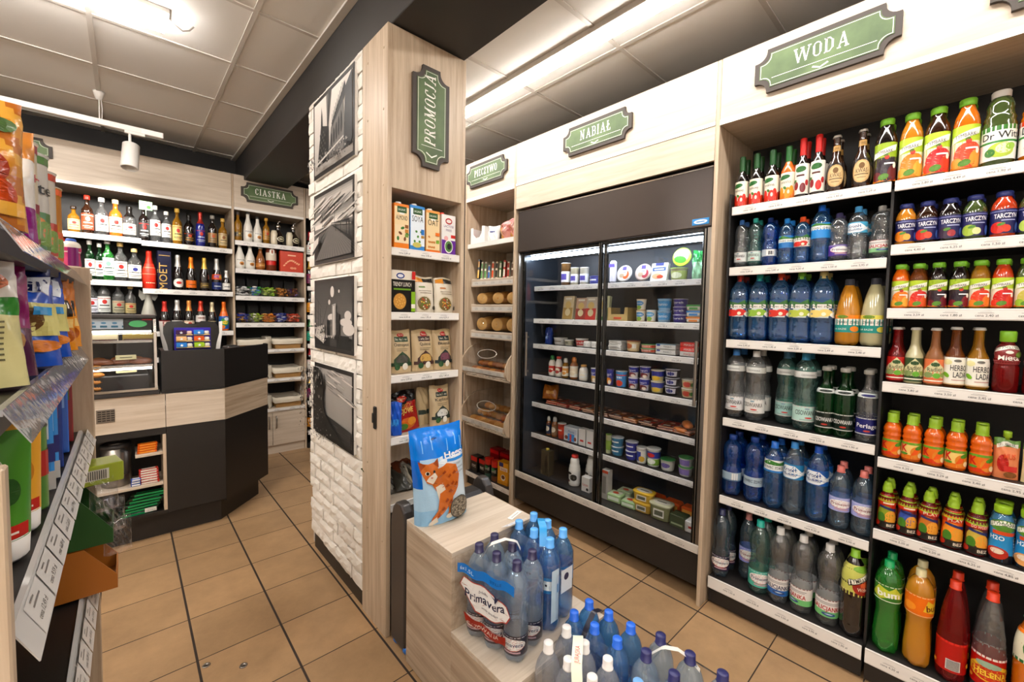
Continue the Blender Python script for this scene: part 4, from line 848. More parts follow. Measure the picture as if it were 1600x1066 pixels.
put('water_bottle', 'water bottle', 'zwr', .559, Z, .032, .222, 'pet', 'blue', ('#e4572a', 'screw'), L_zyw('#c9301f', '#ead9cf'), 'small blue bottle with orange cap and red fruit label', behind=1)
put('water_bottle', 'water bottle', 'zwl', .488, Z, .037, .265, 'pet', 'blue', ('#2160c2', 'screw'), [(.42, .68, '#2f8fd4', [('R', -2, .55, 2, .82, '#e9ece8'), ('P', [(-1, .82), (-.3, 1), (.4, .9), (1, .98), (1, .82)], '#3c7a30'), ('T', 'ŻYWIEC ZDRÓJ', 0, .6, .13, '#23262b', 1.3, 0, .01)])], 'tallest blue bottle on the second drinks shelf with bright blue label', behind=1)
put('water_bottle', 'water bottle', 'prp', .421, Z, .034, .218, 'pets', 'clear', ('#3a3558', 'screw'), L_prim('#5b3f9c'), 'clear bottle with purple label and dark cap on the second shelf', behind=1, turn=.2)
put('water_bottle', 'water bottle', 'krs', .354, Z, .034, .236, 'pet', 'clear', ('#55a7e0', 'screw'), L_krop('#4fa6c8'), 'clear bottle with sky blue cap and wavy blue label, second shelf', behind=1)
put('water_bottle', 'water bottle', 'gls', .275, Z, .037, .226, 'petw', 'clear', ('#a3a09a', 'screw'), L_gal('#b3261f', '#8fc48c'), 'clear curvy bottle with grey cap and red lettering beside the joint', behind=1)
# --- second shelf of small juices
for i, (y, liq, c, c2, d) in enumerate(((.199, 'yorange', '#e88a22', '#f0b04a', 'orange'), (.137, 'brown', '#c9321f', '#d8512c', 'dark apple'), (.073, 'black', '#3a2540', '#a4313a', 'blackcurrant'), (.008, 'kiwi', '#a9bf4a', '#d8dca0', 'green kiwi'), (-.064, 'redor', '#cf2a18', '#d8452a', 'red tomato'), (-.131, 'kiwi', '#b8cc60', '#e2e6b8', 'pale kiwi'), (-.2, 'yorange', '#e88a22', '#f0b04a', 'far orange'), (-.27, 'redor', '#cf2a18', '#d8452a', 'far tomato'))):
    put('juice_bottle', 'juice', 'tar'+liq+c, y, 1.87, .0325, .168, 'juice', liq, ('#2b3578', 'wide'), L_tar(c, c2), 'squat %s juice bottle with navy cap and navy label' % d, behind=1 if i < 6 else 0)
# --- third shelf: flavoured waters
Z = 1.445
for i, (y, c, cp, d) in enumerate(((.828, '#cf2f1f', '#a8352a', 'strawberry label nearest the divider'), (.735, '#8fb53a', '#2f9c8e', 'green apple label and teal cap'), (.640, '#d03420', '#d0482c', 'strawberry label and orange cap'), (.554, '#b7c24c', '#7ab53a', 'lime label and green cap'), (.468, '#e6cf7a', '#c9b877', 'lemon label and beige cap'))):
    put('flavoured_water_bottle', 'water bottle', 'fw%d' % i, y, Z, .0435, .335, 'pet', 'blue', (cp, 'screw'), L_zyw(c, '#cfd9d8'), 'large blue bottle with %s' % d, behind=1, sq=5)
for y, liq, c, d in ((.372, 'soda', '#e88a1c', 'orange fizzy drink bottle with teal and white label'), (.282, 'lemon', '#ddd05a', 'pale cloudy lemonade bottle with teal and white label')):
    put('lemonade_bottle', 'lemonade', 'lz'+liq, y, Z, .046, .295, 'cola', liq, ('#3a3a40', 'screw'), [(.2, .46, '#1f8f86', [('R', -2, .42, 2, .78, '#ece9df'), ('R', -2, .78, 2, 1, c), ('E', -.3, .9, .3, .1, '#6d8c2a'), ('T', 'ŻYWIEC ZDRÓJ', 0, .52, .13, '#23262b', 1.15, 0, .01), ('E', .35, .2, .24, .16, c), ('T', 'NA BAZIE', -.4, .14, .1, '#f1efe6', .7)])], d, behind=1)
# --- third shelf: small juices
for i, (y, liq, c, c2, dk, d) in enumerate(((.203, 'carrot', '#f08a1e', '#f7b54a', False, 'small carrot orange juice bottle with lime cap'), (.149, 'amber', '#d8382a', '#e2622c', False, 'small amber apple juice bottle nearest the carrot juice'), (.093, 'black', '#33202c', '#74202a', True, 'small blackcurrant juice bottle beside the apple juice'),
        (.035, 'black', '#2c1c2a', '#7c1c26', True, 'small blackcurrant juice bottle farther from the joint'), (-.018, 'gold', '#e04a22', '#ee8a32', False, 'small golden apple juice bottle with lime cap'), (-.074, 'redor', '#cf2218', '#d8402a', False, 'small tomato juice bottle with lime cap'), (-.131, 'kiwi', '#cdbf5a', '#9cbf3e', False, 'small dark green pear juice bottle'), (-.19, 'carrot', '#f08a1e', '#f7b54a', False, 'small carrot juice bottle beyond the pear juice'), (-.25, 'gold', '#e04a22', '#ee8a32', False, 'small golden juice bottle farthest along the shelf'))):
    tym(y, 1.61, .0268, .182, liq, c, c2, dk, d, key='tysm'+liq+c, behind=1 if i < 6 else 0)
# --- fourth shelf: still waters
Z = 1.03
def cis(y, liq, bg, cp, d, R=.045, H=.362, dx=0, turn=-.1, key=''):
    t = put('water_bottle', 'water bottle', 'cis'+liq+bg+key, y, Z, R, H, 'petw', liq, (cp, 'screw'), L_cis(bg)+[(.69, .77, '#d8dad6', [('T', 'CISOWIANKA', 0, .3, .3, '#3a3a3a', .8)])], d, behind=1, dx=dx, turn=turn)
cis(.831, 'clear', '#dedede', '#3f74b0', 'large clear water bottle with dark blue cap and grey label by the divider')
cis(.734, 'clear', '#e8e6e2', '#d9d6d0', 'large clear water bottle with white cap and white label', key='w')
cis(.612, 'mint', '#a9cfc8', '#5b8aa8', 'large clear bottle with mint label set back behind its neighbours', R=.042, dx=.06)
cis(.520, 'mint', '#b9d9cf', '#3e86a8', 'large greenish bottle with mint bordered label in front', H=.366, turn=.35, key='f')
for i, (y, liq, bg, c, d, wd) in enumerate(((.435, 'dgreen', '#14241b', '#dfe0dc', 'green glass bottle with black label nearest the plastic waters', 'CISOWIANKA'), (.367, 'dgreen', '#14241b', '#dfe0dc', 'green glass bottle with black label in the middle of the glass bottles', 'CISOWIANKA'), (.285, 'clear', '#25276a', '#e6e6ea', 'clear glass bottle with navy script label beside the joint', 'Perlage'))):
    put('glass_water_bottle', 'water bottle', 'gg'+liq+str(i), y, Z, .037, .313, 'wine', liq, ('#9a978f', 'cork'), [(.1, .34, bg, [('R', -2, .93, 2, .98, '#c9cac4'), ('R', -2, .03, 2, .08, '#c9cac4'), ('T', wd, 0, .42, .24, c, 1.3, .0, .01), ('E', .0, .24, .2, .05, '#b5392a')]), (.62, .68, '#c9cdc9', [('E', 0, .5, .5, .3, bg)])], d, behind=1)
# --- fourth shelf: radlers and herbal drinks
Z = 1.305
for y, liq, c, d in ((.202, 'ruby', '#b8261f', 'red lemonade beer bottle with diamond label'), (.147, 'lemon', '#39512f', 'pale green lemonade beer bottle with diamond label'), (.088, 'peach', '#dc7c4e', 'peach lemonade beer bottle with diamond label')):
    put('radler_bottle', 'bottle', 'rad'+liq, y, Z, .0295, .228, 'beer', liq, ('#b8b4ac', 'crown'), L_rad(c), d, behind=1)
for y, liq, d in ((.032, 'amber', 'amber herbal lemonade bottle with white label'), (-.028, 'gold', 'golden herbal lemonade bottle with white label')):
    put('herbal_drink_bottle', 'bottle', 'her'+liq, y, Z, .0305, .234, 'beer', liq, ('#b8b4ac', 'crown'), L_her(), d, behind=1, turn=.12)
for y, liq, d in ((-.098, 'ruby', 'red raspberry mint drink bottle with lime cap'), (-.17, 'ruby', 'red mint drink bottle behind the raspberry mint one'), (-.24, 'amber', 'amber mint drink bottle farthest along the fourth shelf')):
    put('juice_drink_bottle', 'juice', 'mie'+liq, y, Z, .0325, .224, 'kubus', liq, ('#86c22f', 'wide'), [(.46, .78, '#8c3a3a', [('P', [(-.9, .6), (0, .8), (.9, .72), (.9, .92), (0, .98), (-.9, .8)], '#eeeade'), ('T', 'TYMBARK', 0, .78, .13, '#24401f', 1.3), ('T', 'Mięta', 0, .22, .24, '#f3eee2', 1.1, 0, .01), ('E', 0, .62, .2, .08, '#e7e3d8'), ('E', .6, .5, .3, .16, '#6f8c3a')])], d, behind=1 if y > -.15 else 0)
# --- fifth shelf: blue waters
Z = .61
put('water_bottle', 'water bottle', 'zb1', .829, Z, .047, .322, 'petw', 'dblue', ('#1f3f86', 'wide'), [(.26, .4, '#9fb4c2', [('R', .1, .1, .5, .9, '#dcdcd8'), ('R', -2, .0, 2, .14, '#4f6f8c')])], 'deep blue bottle with silver back label nearest the divider, fifth shelf', behind=1)
put('water_bottle', 'water bottle', 'zb2', .722, Z, .045, .334, 'petw', 'dblue', ('#1f3f86', 'wide'), [(.26, .4, '#aebfca', [('T', 'ŻYWIEC ZDRÓJ', 0, .4, .3, '#1b2a44', 1.4, 0, .01)])], 'deep blue bottle with silver name label, fifth shelf', behind=1)
put('water_bottle', 'water bottle', 'zz', .631, Z, .043, .333, 'pet', 'blue', ('#2b6fd0', 'screw'), [(.56, .74, '#e6e9e6', [('P', [(-1, .6), (-.3, 1), (.4, .82), (1, .95), (1, .6)], '#3c7a30'), ('T', 'ŻYWIEC ZDRÓJ', 0, .28, .22, '#23262b', 1.4, 0, .01), ('R', -2, 0, 2, .16, '#2f7fc0')])], 'blue ribbed bottle with green hill label, fifth shelf', behind=1)
put('water_bottle', 'water bottle', 'kr1', .546, Z, .042, .354, 'pet', 'lblue', ('#3f8fd8', 'screw'), L_krop(), 'light blue bottle with wavy label, fifth shelf', behind=1)
put('water_bottle', 'water bottle', 'kr2', .450, Z, .043, .355, 'pet', 'blue', ('#1d4fb0', 'screw'), L_krop('#1f5fa8'), 'tall strong blue bottle with wavy label, fifth shelf', behind=1)
for y, d in ((.363, 'clear bottle with pink cap and lilac label, nearer the blue bottles'), (.281, 'clear bottle with pink cap and lilac label, beside the shelf joint')):
    put('water_bottle', 'water bottle', 'pk', y, Z, .0385, .286, 'pet', 'lblue', ('#e07a70', 'screw'), L_prim('#a9aee0', '#8c2a3a', .3, .52), d, behind=1)
# --- fifth shelf: carrot juices and pouches
Z = .985
for i, y in enumerate((.199, .138, .074, .012, -.053)):
    put('carrot_juice_bottle', 'juice', 'kub%d' % (i % 2 if i < 4 else 0), y, Z, .0300, .186, 'kubus', 'carrot', ('#93b82a', 'sportcap' if i > 2 else 'screw'), L_kub(i in (1, 2, 3)), 'orange carrot juice bottle with green cap, %s' % ('nearest the shelf joint', 'second from the joint', 'in the middle of the row', 'fourth from the joint', 'beside the fruit pouches')[i], behind=1)
# --- sixth shelf: play bottles
Z = .675
for i, (y, c, c2, wd) in enumerate(((.201, '#b8321a', '#8c9c2a', ''), (.137, '#7a2a1c', '#3d57a0', ''), (.075, '#8a1f1c', '#c87a2a', 'PLAY'), (.007, '#dc6018', '#ee9a2c', 'PLAY'), (-.056, '#5c2a22', '#c9b04a', 'DO WODY'))):
    put('fruit_drink_bottle', 'juice', 'kp%d' % i, y, Z, .0295, .2, 'sport', 'ruby', ('#9cc22c', 'sportcap'), L_kp(c, c2, wd), ('fruit drink bottle with lime sports cap and %s label' % ('red and green', 'brown and blue', 'dark red', 'bright orange', 'brown and yellow')[i]), behind=1)
for y, d in ((-.118, 'blue wrapped fruit water bottle with lime cap nearest the play bottles'), (-.182, 'blue wrapped fruit water bottle with peach label farther along'), (-.246, 'last blue wrapped fruit water bottle on the sixth shelf')):
    put('fruit_water_bottle', 'juice', 'h2o%d' % (y < -.15), y, Z, .031, .212, 'h2o', 'clear', ('#a4d22c', 'wide'), L_h2o('#b8321f' if y > -.15 else '#e6a866'), d, behind=1)
# --- bottom shelf
Z = .155; XF = 2.312
def pb(name, cat, key, y, R, H, prof, liq, cap, labels, d, behind=1, turn=0, dx=0): put(name, cat, key, y, Z, R, H, prof, liq, cap, labels, d, xf=XF, behind=behind, turn=turn, dx=dx)
pb('water_bottle', 'water bottle', 'pr', .858-.0, .044, .367, 'pets', 'lblue', ('#2a2c50', 'screw'), L_prim('#2c2440'), 'clear bottle with dark purple label, bottom shelf beside the divider')
pb('water_bottle', 'water bottle', 'pl', .752, .04, .355, 'pet', 'lblue', ('#d98c86', 'screw'), L_prim('#8f97dc', '#8c2a3a', .28, .5), 'pale bottle with lilac label set back on the bottom shelf', dx=.09, behind=0)
pb('water_bottle', 'water bottle', 'pm', .671, .045, .375, 'pets', 'mint', ('#1fae9a', 'screw'), L_prim('#57b8a4'), 'turquoise bottle with mint label on the bottom shelf', turn=.2)
for i, (y, c, bg, tn) in enumerate(((.582, '#2a2f5c', '#2f6fb8', 0), (.485, '#b3261f', '#79bf7a', -.9), (.383, '#b3261f', '#79bf7a', 0))):
    pb('water_bottle', 'water bottle', 'ga'+bg, y, .0447, .373, 'petw', 'clear', ('#dcd8d2', 'screw'), L_gal(c, bg), 'large clear curvy bottle with white cap and %s' % ('blue bottomed label', 'green bottomed label turned sideways', 'red lettering facing the aisle')[i], turn=tn)
pb('iced_tea_bottle', 'drink bottle', 'tyb', .292, .045, .39, 'pet', 'black', ('#8cc22e', 'screw'), [(.5, .84, '#c9c86a', [('R', -2, .0, 2, .12, '#3a1c14'), ('R', -1.1, .1, -.4, .9, '#dcd58c'), ('R', -.9, .2, -.78, .8, '#3b3b30'), ('E', .4, .34, .5, .28, '#a02a1c'), ('E', .55, .4, .25, .16, '#d86a3a'), ('P', [(-.35, .48), (.9, .84), (1, .66), (-.28, .3)], '#23241f'), ('P', [(-.3, .5), (.9, .82), (.97, .68), (-.25, .34)], '#f1eede'), ('T', 'TYMBARK', .32, .5, .13, '#2a2a24', 1.1, .31, .01), ('E', .5, .9, .6, .1, '#7fae3a'), ('T', 'Wiśnia', .5, .2, .12, '#f3e9d2', .7)])], 'tall black cherry drink bottle with lime cap, bottom shelf at the joint')
pb('soft_drink_bottle', 'soft drink', 'bum', .179, .0435, .39, 'sodaw', 'green', ('#18a05a', 'screw'), [(.58, .76, '#3f7f2c', [('R', -2, .93, 2, .97, '#e8eedc'), ('R', -2, .03, 2, .07, '#e8eedc'), ('P', [(-.9, .3), (-.5, .9), (0, .7), (.3, .95), (.6, .6), (1, .7), (.7, .25), (.1, .35), (-.4, .1)], '#c7cf45'), ('T', 'bum', 0, .3, .38, '#f4f6ec', 1.1, .06, .03)])], 'bright green fizzy drink bottle with green cap')
pb('soft_drink_bottle', 'soft drink', 'ora', .083, .0435, .397, 'sodaw', 'soda', ('#e9dca6', 'screw'), [(.55, .76, '#ea7a14', [('R', -2, .94, 2, .97, '#f6d9a0'), ('R', -2, .03, 2, .06, '#f6d9a0'), ('P', [(.1, .3), (.3, .85), (.6, .7), (.9, .9), (1.1, .5), (.8, .2)], '#e8c23a'), ('T', 'bum', .65, .35, .3, '#7a2a12', .8, .1, .02), ('E', -.5, .4, .3, .2, '#f39a2e')])], 'cloudy orange fizzy drink bottle with cream cap')
RL = lambda bc: [(.12, .42, '#b51a14', [('R', -2, .93, 2, 1, '#d8352a' if bc else '#e8e0d8'), *([('R', -.3, .08, .3, .42, '#e8e4dc'), *[('R', -.26, .1+.04*i, .26, .12+.04*i, '#2a2a2a') for i in range(8)]] if bc else [('E', 0, .5, .95, .3, '#e4c23a'), ('E', 0, .46, .8, .22, '#c8371c'), ('T', 'HELENA', 0, .38, .17, '#f0d24a', 1.3, .05, .02), ('E', -.1, .74, .5, .1, '#9fb8a0')]), ('E', .7, .3, .12, .08, '#e8b53a'), ('E', .8, .6, .1, .07, '#d99a2c'), ('E', -.8, .2, .1, .06, '#e8a53a')])]
pb('soft_drink_bottle', 'soft drink', 'red', -.014, .043, .397, 'cola', 'ruby', ('#e23d1c', 'screw'), RL(True), 'dark red fizzy drink bottle with barcode label and red cap')
pb('soft_drink_bottle', 'soft drink', 'clr', -.11, .044, .399, 'cola', 'clear', ('#e8401c', 'screw'), RL(False), 'clear fizzy drink bottle with wide red label and red cap')
for y in (-.212, -.31): pb('soft_drink_bottle', 'soft drink', 'orb', y, .0455, .385, 'juice', 'orange', ('#1f8a4a', 'screw'), [(.5, .8, '#e9e2c8', [('R', -2, 0, 2, .1, '#2f6f3a'), ('E', 0, .5, .5, .4, '#2f7a30'), ('E', .05, .5, .3, .24, '#e9e2c8'), ('R', -2, .9, 2, 1, '#e8821c')])], 'big orange drink bottle with green cap, %s' % ('cut by the right edge of the photo' if y > -.25 else 'beyond the photo edge'), behind=0)
# ------------------------------------------------------------------ spirits wall
SP = 'bottles on the spirits shelves'
def sp(y_, x, z, R, H, prof, liq, cap, labels, d, key, sq=0, turn=0, name='spirit_bottle', yl=4.985):
    bottle(name, 'bottle', key, H, R, prof, liq, cap, labels, d, (x, yl+R+.01, z), turn+.12, SP, sq=sq)
def LS(bg, c='#2a2622', c2='#b8302a', z0=.1, z1=.52, word=None): return [(z0, z1, bg, [('R', -.8, .86, .8, .9, c2), ('E', 0, .66, .24, .14, c2)] + ([('T', word, 0, .36, .14, c, 1.2)] if word else [('R', -.5, .4, .5, .46, c)]) + [('R', -.6, .2, .6, .24, c), ('R', -.4, .1, .4, .13, c)])]
for i, (x, r, h, liq, cc, pf, lab, d, z) in enumerate((
    (-.42, .036, .29, 'black', '#2a2622', 'spirit', LS('#c9a44a', z1=.45), 'dark rum bottle with tan label half hidden by the tins', 2.16),
    (-.295, .036, .215, 'gold', '#2a1c12', 'spirit', LS('#e0c99a', z1=.5), 'short amber bottle with cream label, topmost shelf end', 2.16),
    (-.215, .037, .318, 'brown', '#c1301f', 'spirit', LS('#b5563a', '#e9e2d2', '#e6e0da'), 'dark rum bottle with red neck and red label', 2.16),
    (-.129, .040, .315, 'clear', '#e6e2dc', 'spirit', LS('#f0ede6'), 'clear bottle with white cap and white label', 2.16),
    (-.043, .042, .315, 'or2', '#e0c9a0', 'spirit', LS('#f2dcc8'), 'orange spiced rum bottle with pale label', 2.16),
    (.045, .044, .275, 'clear', '#1f1c1a', 'wine', LS('#e8e4dc', z1=.44), 'short clear round bottle with black stopper', 2.16),
    (.140, .036, .32, 'black', '#1c1a19', 'spirit', LS('#3b3a3a', '#e9e6e0', '#c0302a'), 'black rum bottle with grey label under the price card', 2.145),
    (.218, .037, .328, 'clear', '#d8d4cc', 'spirit', LS('#eceae4', z0=.18, z1=.6), 'tall clear rum bottle with round red emblem', 2.145),
    (.296, .034, .288, 'clear', '#dcd8d0', 'spirit', LS('#eceae4', z0=.18, z1=.6), 'shorter clear rum bottle with round red emblem', 2.145),
    (.374, .036, .33, 'gold', '#d9b04a', 'spirit', LS('#d9bb74'), 'golden rum bottle with gold cap and parchment label', 2.145),
    (.461, .040, .29, 'black', '#141210', 'wine', LS('#1a1614', '#d8a53a', '#d0501f', .12, .4), 'black rum bottle with orange emblem', 2.145),
    (.548, .037, .326, 'cobalt', '#b8352a', 'wine', LS('#1c2a8c', '#dfe3ea', '#c83a2a', .1, .5), 'cobalt blue bottle with red neck', 2.145),
    (.643, .036, .312, 'black', '#8c8880', 'spirit', LS('#a8885a', '#2a2622', '#c05a2a', .15, .45), 'dark liqueur bottle with oval tan label', 2.145),
    (.726, .036, .295, 'gold', '#c9a04a', 'spirit', LS('#c9b486', '#4a3018', '#8c5a2a', .1, .5), 'small amber bottle beside the upright on the top shelf', 2.145))):
    sp(0, x, z, r, h, pf, liq, (cc, 'cork' if pf != 'wine' else 'foil'), lab, d, 'spA%d' % i)
for i, (x, r, h, liq, cc, pf, lab, d, z, sq) in enumerate((
    (-.36, .04, .33, 'red', '#d6311b', 'champ', [], 'red wrapped bottle partly hidden behind the shelf goods', 1.78, 0),
    (-.209, .029, .327, 'dgreen', '#b8b4ac', 'spirit', LS('#e6e9e2'), 'green gin bottle with pale cap nearest the gondola', 1.78, 5),
    (-.150, .027, .31, 'dgreen', '#a8a49c', 'spirit', LS('#dfe4da'), 'slim green gin bottle set between two others', 1.78, 5),
    (-.1, .038, .348, 'green', '#c9c4bc', 'spirit', LS('#edf1ea', '#3a5a4a', '#8ab8a0', .12, .55), 'bright green square gin bottle', 1.78, 5),
    (-.02, .042, .335, 'clear', '#c9a860', 'spirit', LS('#f4efe2', z1=.5), 'clear square vodka bottle with cream label', 1.78, 5),
    (.07, .044, .292, 'clear', '#d0b070', 'spirit', LS('#f4efe2', '#2a2622', '#3a3f8c', .1, .5), 'short clear square vodka bottle with purple seal', 1.78, 5),
    (.169, .05, .342, 'red', '#c92a18', 'champ', [(.12, .2, '#c92a18', [('R', -.4, .3, .4, .6, '#e6cfa8')]), (.38, .39, '#e9b08c', []), (.55, .56, '#e9b08c', []), (.7, .71, '#e9b08c', [])], 'bottle in a bright red jacket with pale bands', 1.722, 0),
    (.372, .039, .326, 'black', '#b9b6b0', 'champ', [(.06, .34, '#17120f', [('E', 0, .5, .75, .45, '#e6e3dc'), ('E', 0, .52, .35, .14, '#c8301f')])], 'sparkling wine with silver neck and white oval label', 1.722, 0),
    (.471, .040, .316, 'black', '#e2791c', 'champ', [(.08, .3, '#e2751c', [('R', -.5, .4, .5, .5, '#6a3a12')])], 'sparkling wine with orange neck and orange label', 1.722, 0),
    (.573, .039, .32, 'black', '#d9b04a', 'champ', [(.06, .28, '#1d1712', [('R', -.7, .2, .7, .8, '#8c7440'), ('R', -.6, .3, .6, .7, '#1d1712'), ('R', -.4, .45, .4, .55, '#d9b860')])], 'sparkling wine with gold neck and dark label', 1.722, 0),
    (.672, .040, .322, 'black', '#b8b4ae', 'champ', [(.06, .28, '#1a2f6a', [('R', -.5, .4, .5, .5, '#dfe3ea')]), (.36, .52, '#d8561c', [('R', -.5, .3, .3, .8, '#2a5ab8'), ('E', .4, .5, .3, .3, '#e8b53a')])], 'sparkling wine with blue label and coloured neck tag', 1.722, 0),
    (.749, .032, .213, 'black', '#cfcbc4', 'champ', [(.1, .4, '#e6e2da', [('R', -.5, .4, .5, .5, '#3a3a3a')])], 'small sparkling wine bottle beside the upright', 1.722, 0))):
    sp(0, x, z, r, h, pf, liq, (cc, 'foil' if pf == 'champ' else 'cork'), lab, d, 'spB%d' % i, sq=sq)
t = thing('gift_box', 'dark navy bottle box with upright gold letters beside the red jacketed bottle', 'box', (.27, 5.04, 1.722), .1)
q = MB(); q.box(-.048, -.045, 0, .048, .045, .347, c='#1c1d38', b=.002); D = Deco(q, plane_surf((0, -.045, 0), (1, 0, 0), (0, 0, 1), (0, -1, 0)), 1, 1, flat=True)
D.T('MOËT', .017, .12, .058, '#c9a55e', .24, PI/2, .0); D.R(-.04, .305, .04, .309, '#c9a55e'); D.R(-.04, .09, -.02, .093, '#c9a55e'); q.build('carton', GLOSS, t)
for i, (x, r, h, liq, cc, pf, lab, d, z) in enumerate((
    (-.205, .038, .3, 'clear', '#3a3f9c', 'spirit', LS('#dfe0ea', z1=.5), 'clear bottle with blue cap at the end of the third shelf', 1.475),
    (-.130, .041, .332, 'clear', '#c9a04a', 'spirit', LS('#d9dcd8', z1=.5), 'clear vodka bottle with gold cap above the pastry case', 1.475),
    (-.040, .040, .296, 'clear', '#c9a04a', 'spirit', LS('#a8a48c', z1=.45), 'squat clear bottle with black tag above the pastry case', 1.475),
    (.038, .036, .272, 'clear', '#c9a85a', 'spirit', LS('#b8a878', z1=.42), 'shortest clear bottle above the pastry case', 1.475),
    (.269, .040, .276, 'black', '#c9342a', 'champ', LS('#8c1f24', '#e6ddd0', '#e6ddd0', .1, .36), 'wine bottle with red neck above the till', 1.338),
    (.361, .040, .291, 'black', '#dad7d2', 'champ', LS('#e2dfd8', z0=.08, z1=.34), 'sparkling wine with wide white neck above the till', 1.338),
    (.449, .040, .289, 'black', '#e2954a', 'champ', LS('#e6d8c0', z0=.08, z1=.34), 'sparkling wine with copper orange neck', 1.338),
    (.539, .040, .287, 'black', '#d2402a', 'champ', [(.3, .52, '#e4dcd6', [('R', -.5, .5, .5, .7, '#8c5a4a')])], 'sparkling wine with red neck and white neck card', 1.338),
    (.629, .038, .279, 'black', '#cfc09a', 'champ', LS('#3a3428', '#cfc09a', '#cfc09a', .1, .36), 'sparkling wine with pale gold neck', 1.338),
    (.725, .042, .286, 'or2', '#e06a1c', 'champ', [(.06, .5, '#1f5fa8', [('E', 0, .55, .6, .3, '#3f9a4a'), ('E', 0, .5, .4, .14, '#f0d24a'), ('E', .2, .78, .3, .14, '#e8eef0'), ('E', -.3, .16, .3, .14, '#e8821c')])], 'orange party drink bottle with blue and green label', 1.338))):
    sp(0, x, z, r, h, pf, liq, (cc, 'foil' if pf == 'champ' else 'cork'), lab, d, 'spC%d' % i)
t = thing('price_card', 'pale green price card propped on the rum bottles', 'card', (.155, 5.005, 2.42), .1)
q = MB(); q.box(-.045, 0, 0, .045, .002, .075, c='#b9dcb0'); D = Deco(q, plane_surf((0, 0, 0), (1, 0, 0), (0, 0, 1), (0, -1, 0)), 1, 1, flat=True); D.R(-.035, .045, .02, .05, '#4f8a4a'); D.E(.02, .025, .015, .015, '#5aa04a'); q.box(-.003, .001, -.05, .003, .003, .002, c='#9fc79a'); q.build('card', GLOSS, t)
t = thing('angel_figurine', 'pale winged angel figurine standing on the spirits shelf', 'figurine', (.159, 5.04, 1.475), 0)
q = MB(); q.lathe([(0, 0), (.054, 0), (.055, .01), (.03, .12), (.02, .17), (.024, .19), (.015, .21), (.01, .22), (.02, .235), (.024, .255), (.015, .275), (0, .283)], 24); q.build('gown', mat('frosted_figure', '#b9b7aa', .3, trans=.2), t)
q = MB()
for s in (-1, 1): q.prism([(s*.012, .16), (s*.045, .14), (s*.066, .18), (s*.062, .24), (s*.04, .215), (s*.018, .2)], lambda a, b, d: (a, .02+d, b), 0, .006)
q.build('wings', mat('frosted_figure', '#b9b7aa', .3), t, fix=True)
q = MB(); q.tube([(.0, -.012, .2), (.014, -.006, .2), (.018, .008, .2), (.0, .018, .2), (-.018, .008, .2), (-.014, -.006, .2), (0, -.012, .2)], .004, 6); q.build('scarf', pmat('#8fc4d2'), t)
# --- liqueurs and sweets under the CIASTKA sign
LQ = 'bottles on the pastry cabinet'
def lq(x, z, R, H, prof, liq, cap, labels, d, key): bottle('liqueur_bottle', 'bottle', key, H, R, prof, liq, cap, labels, d, (x, 4.99+R+.01, z), .25, LQ)
MAL = [(.1, .4, '#e6e2d8', [('T', 'MALIBU', 0, .72, .16, '#3a3530', 1.2), ('E', 0, .36, .3, .22, '#c98a3a'), ('E', 0, .3, .16, .1, '#7a4a1c')])]
lq(.856, 2.24, .034, .292, 'spirit', 'gold', ('#2a2119', 'cork'), LS('#2a221a', '#d9b860', '#d9b860', .15, .3), 'amber bottle with black label beside the upright', 'lqa')
lq(.943, 2.24, .041, .305, 'malibu', 'white', ('#2a2622', 'cork'), MAL, 'taller white coconut liqueur bottle on the upper shelf', 'lqm1')
lq(1.028, 2.24, .039, .267, 'malibu', 'white', ('#2a2622', 'cork'), MAL, 'shorter white coconut liqueur bottle on the upper shelf', 'lqm2')
lq(1.106, 2.24, .031, .268, 'spirit', 'gold', ('#c9963a', 'cork'), LS('#b88a3a', '#5a3a14', '#c83a2a', .15, .5), 'slim gold liqueur bottle beside the jugs', 'lqg')
lq(.869, 1.962, .044, .262, 'malibu', 'white', ('#e4dfd4', 'cork'), MAL, 'white coconut liqueur bottle beside the upright, lower shelf', 'lqm3')
lq(.959, 1.962, .044, .25, 'malibu', 'white', ('#e4dfd4', 'cork'), MAL, 'white coconut liqueur bottle next to the caramel one', 'lqm4')
lq(1.051, 1.962, .042, .24, 'malibu', 'cocoa', ('#e0dcd4', 'cork'), [(.12, .3, '#b87a3a', [('R', -.4, .4, .4, .6, '#e6c27a')])], 'caramel brown liqueur bottle with white cap', 'lqb')
for x, d in ((1.224, 'round black and cream pouring jug nearer the gold bottle'), (1.374, 'round black and cream pouring jug nearer the upright')):
    t = thing('cream_jug_bottle', d, 'bottle', (x, 5.06, 2.24), 0, LQ)
    q = MB(); q.lathe([(0, 0), (.035, 0), (.055, .02), (.062, .06), (.055, .1), (.035, .13), (.022, .15), (.02, .2), (.023, .205), (0, .205)], 26); q.build('body', LIQ['black'], t)
    q = MB(); q.lathe([(0, 0), (.03, .0), (.034, .02), (.033, .12), (.024, .15), (0, .15)], 20, o=(-.045, -.03, 0)); q.build('cream_side', LIQ['cream'], t)
    q = MB(); q.lathe([(.022, .19), (.026, .2), (.02, .225), (0, .225)], 16); q.tube([(0, 0, .22), (.004, 0, .25), (.02, 0, .262)], .006, 8); q.build('pourer', CHROME, t)
    q = MB(); q.E = None; D = Deco(q, lambda s, u, off: Vector((.062*math.sin(s), -.062*math.cos(s)-.001-off, u)), .062, 1, maxd=.01); D.E(.25, .065, .6, .028, '#d8cfae'); D.E(.25, .065, .5, .02, '#2a2218'); D.E(.25, .065, .35, .008, '#d8cfae'); q.build('label', GLOSS, t)
t = thing('gift_tin', 'round brown tin with a white flame panel and red bow', 'tin', (1.154, 5.055, 1.962), 0)
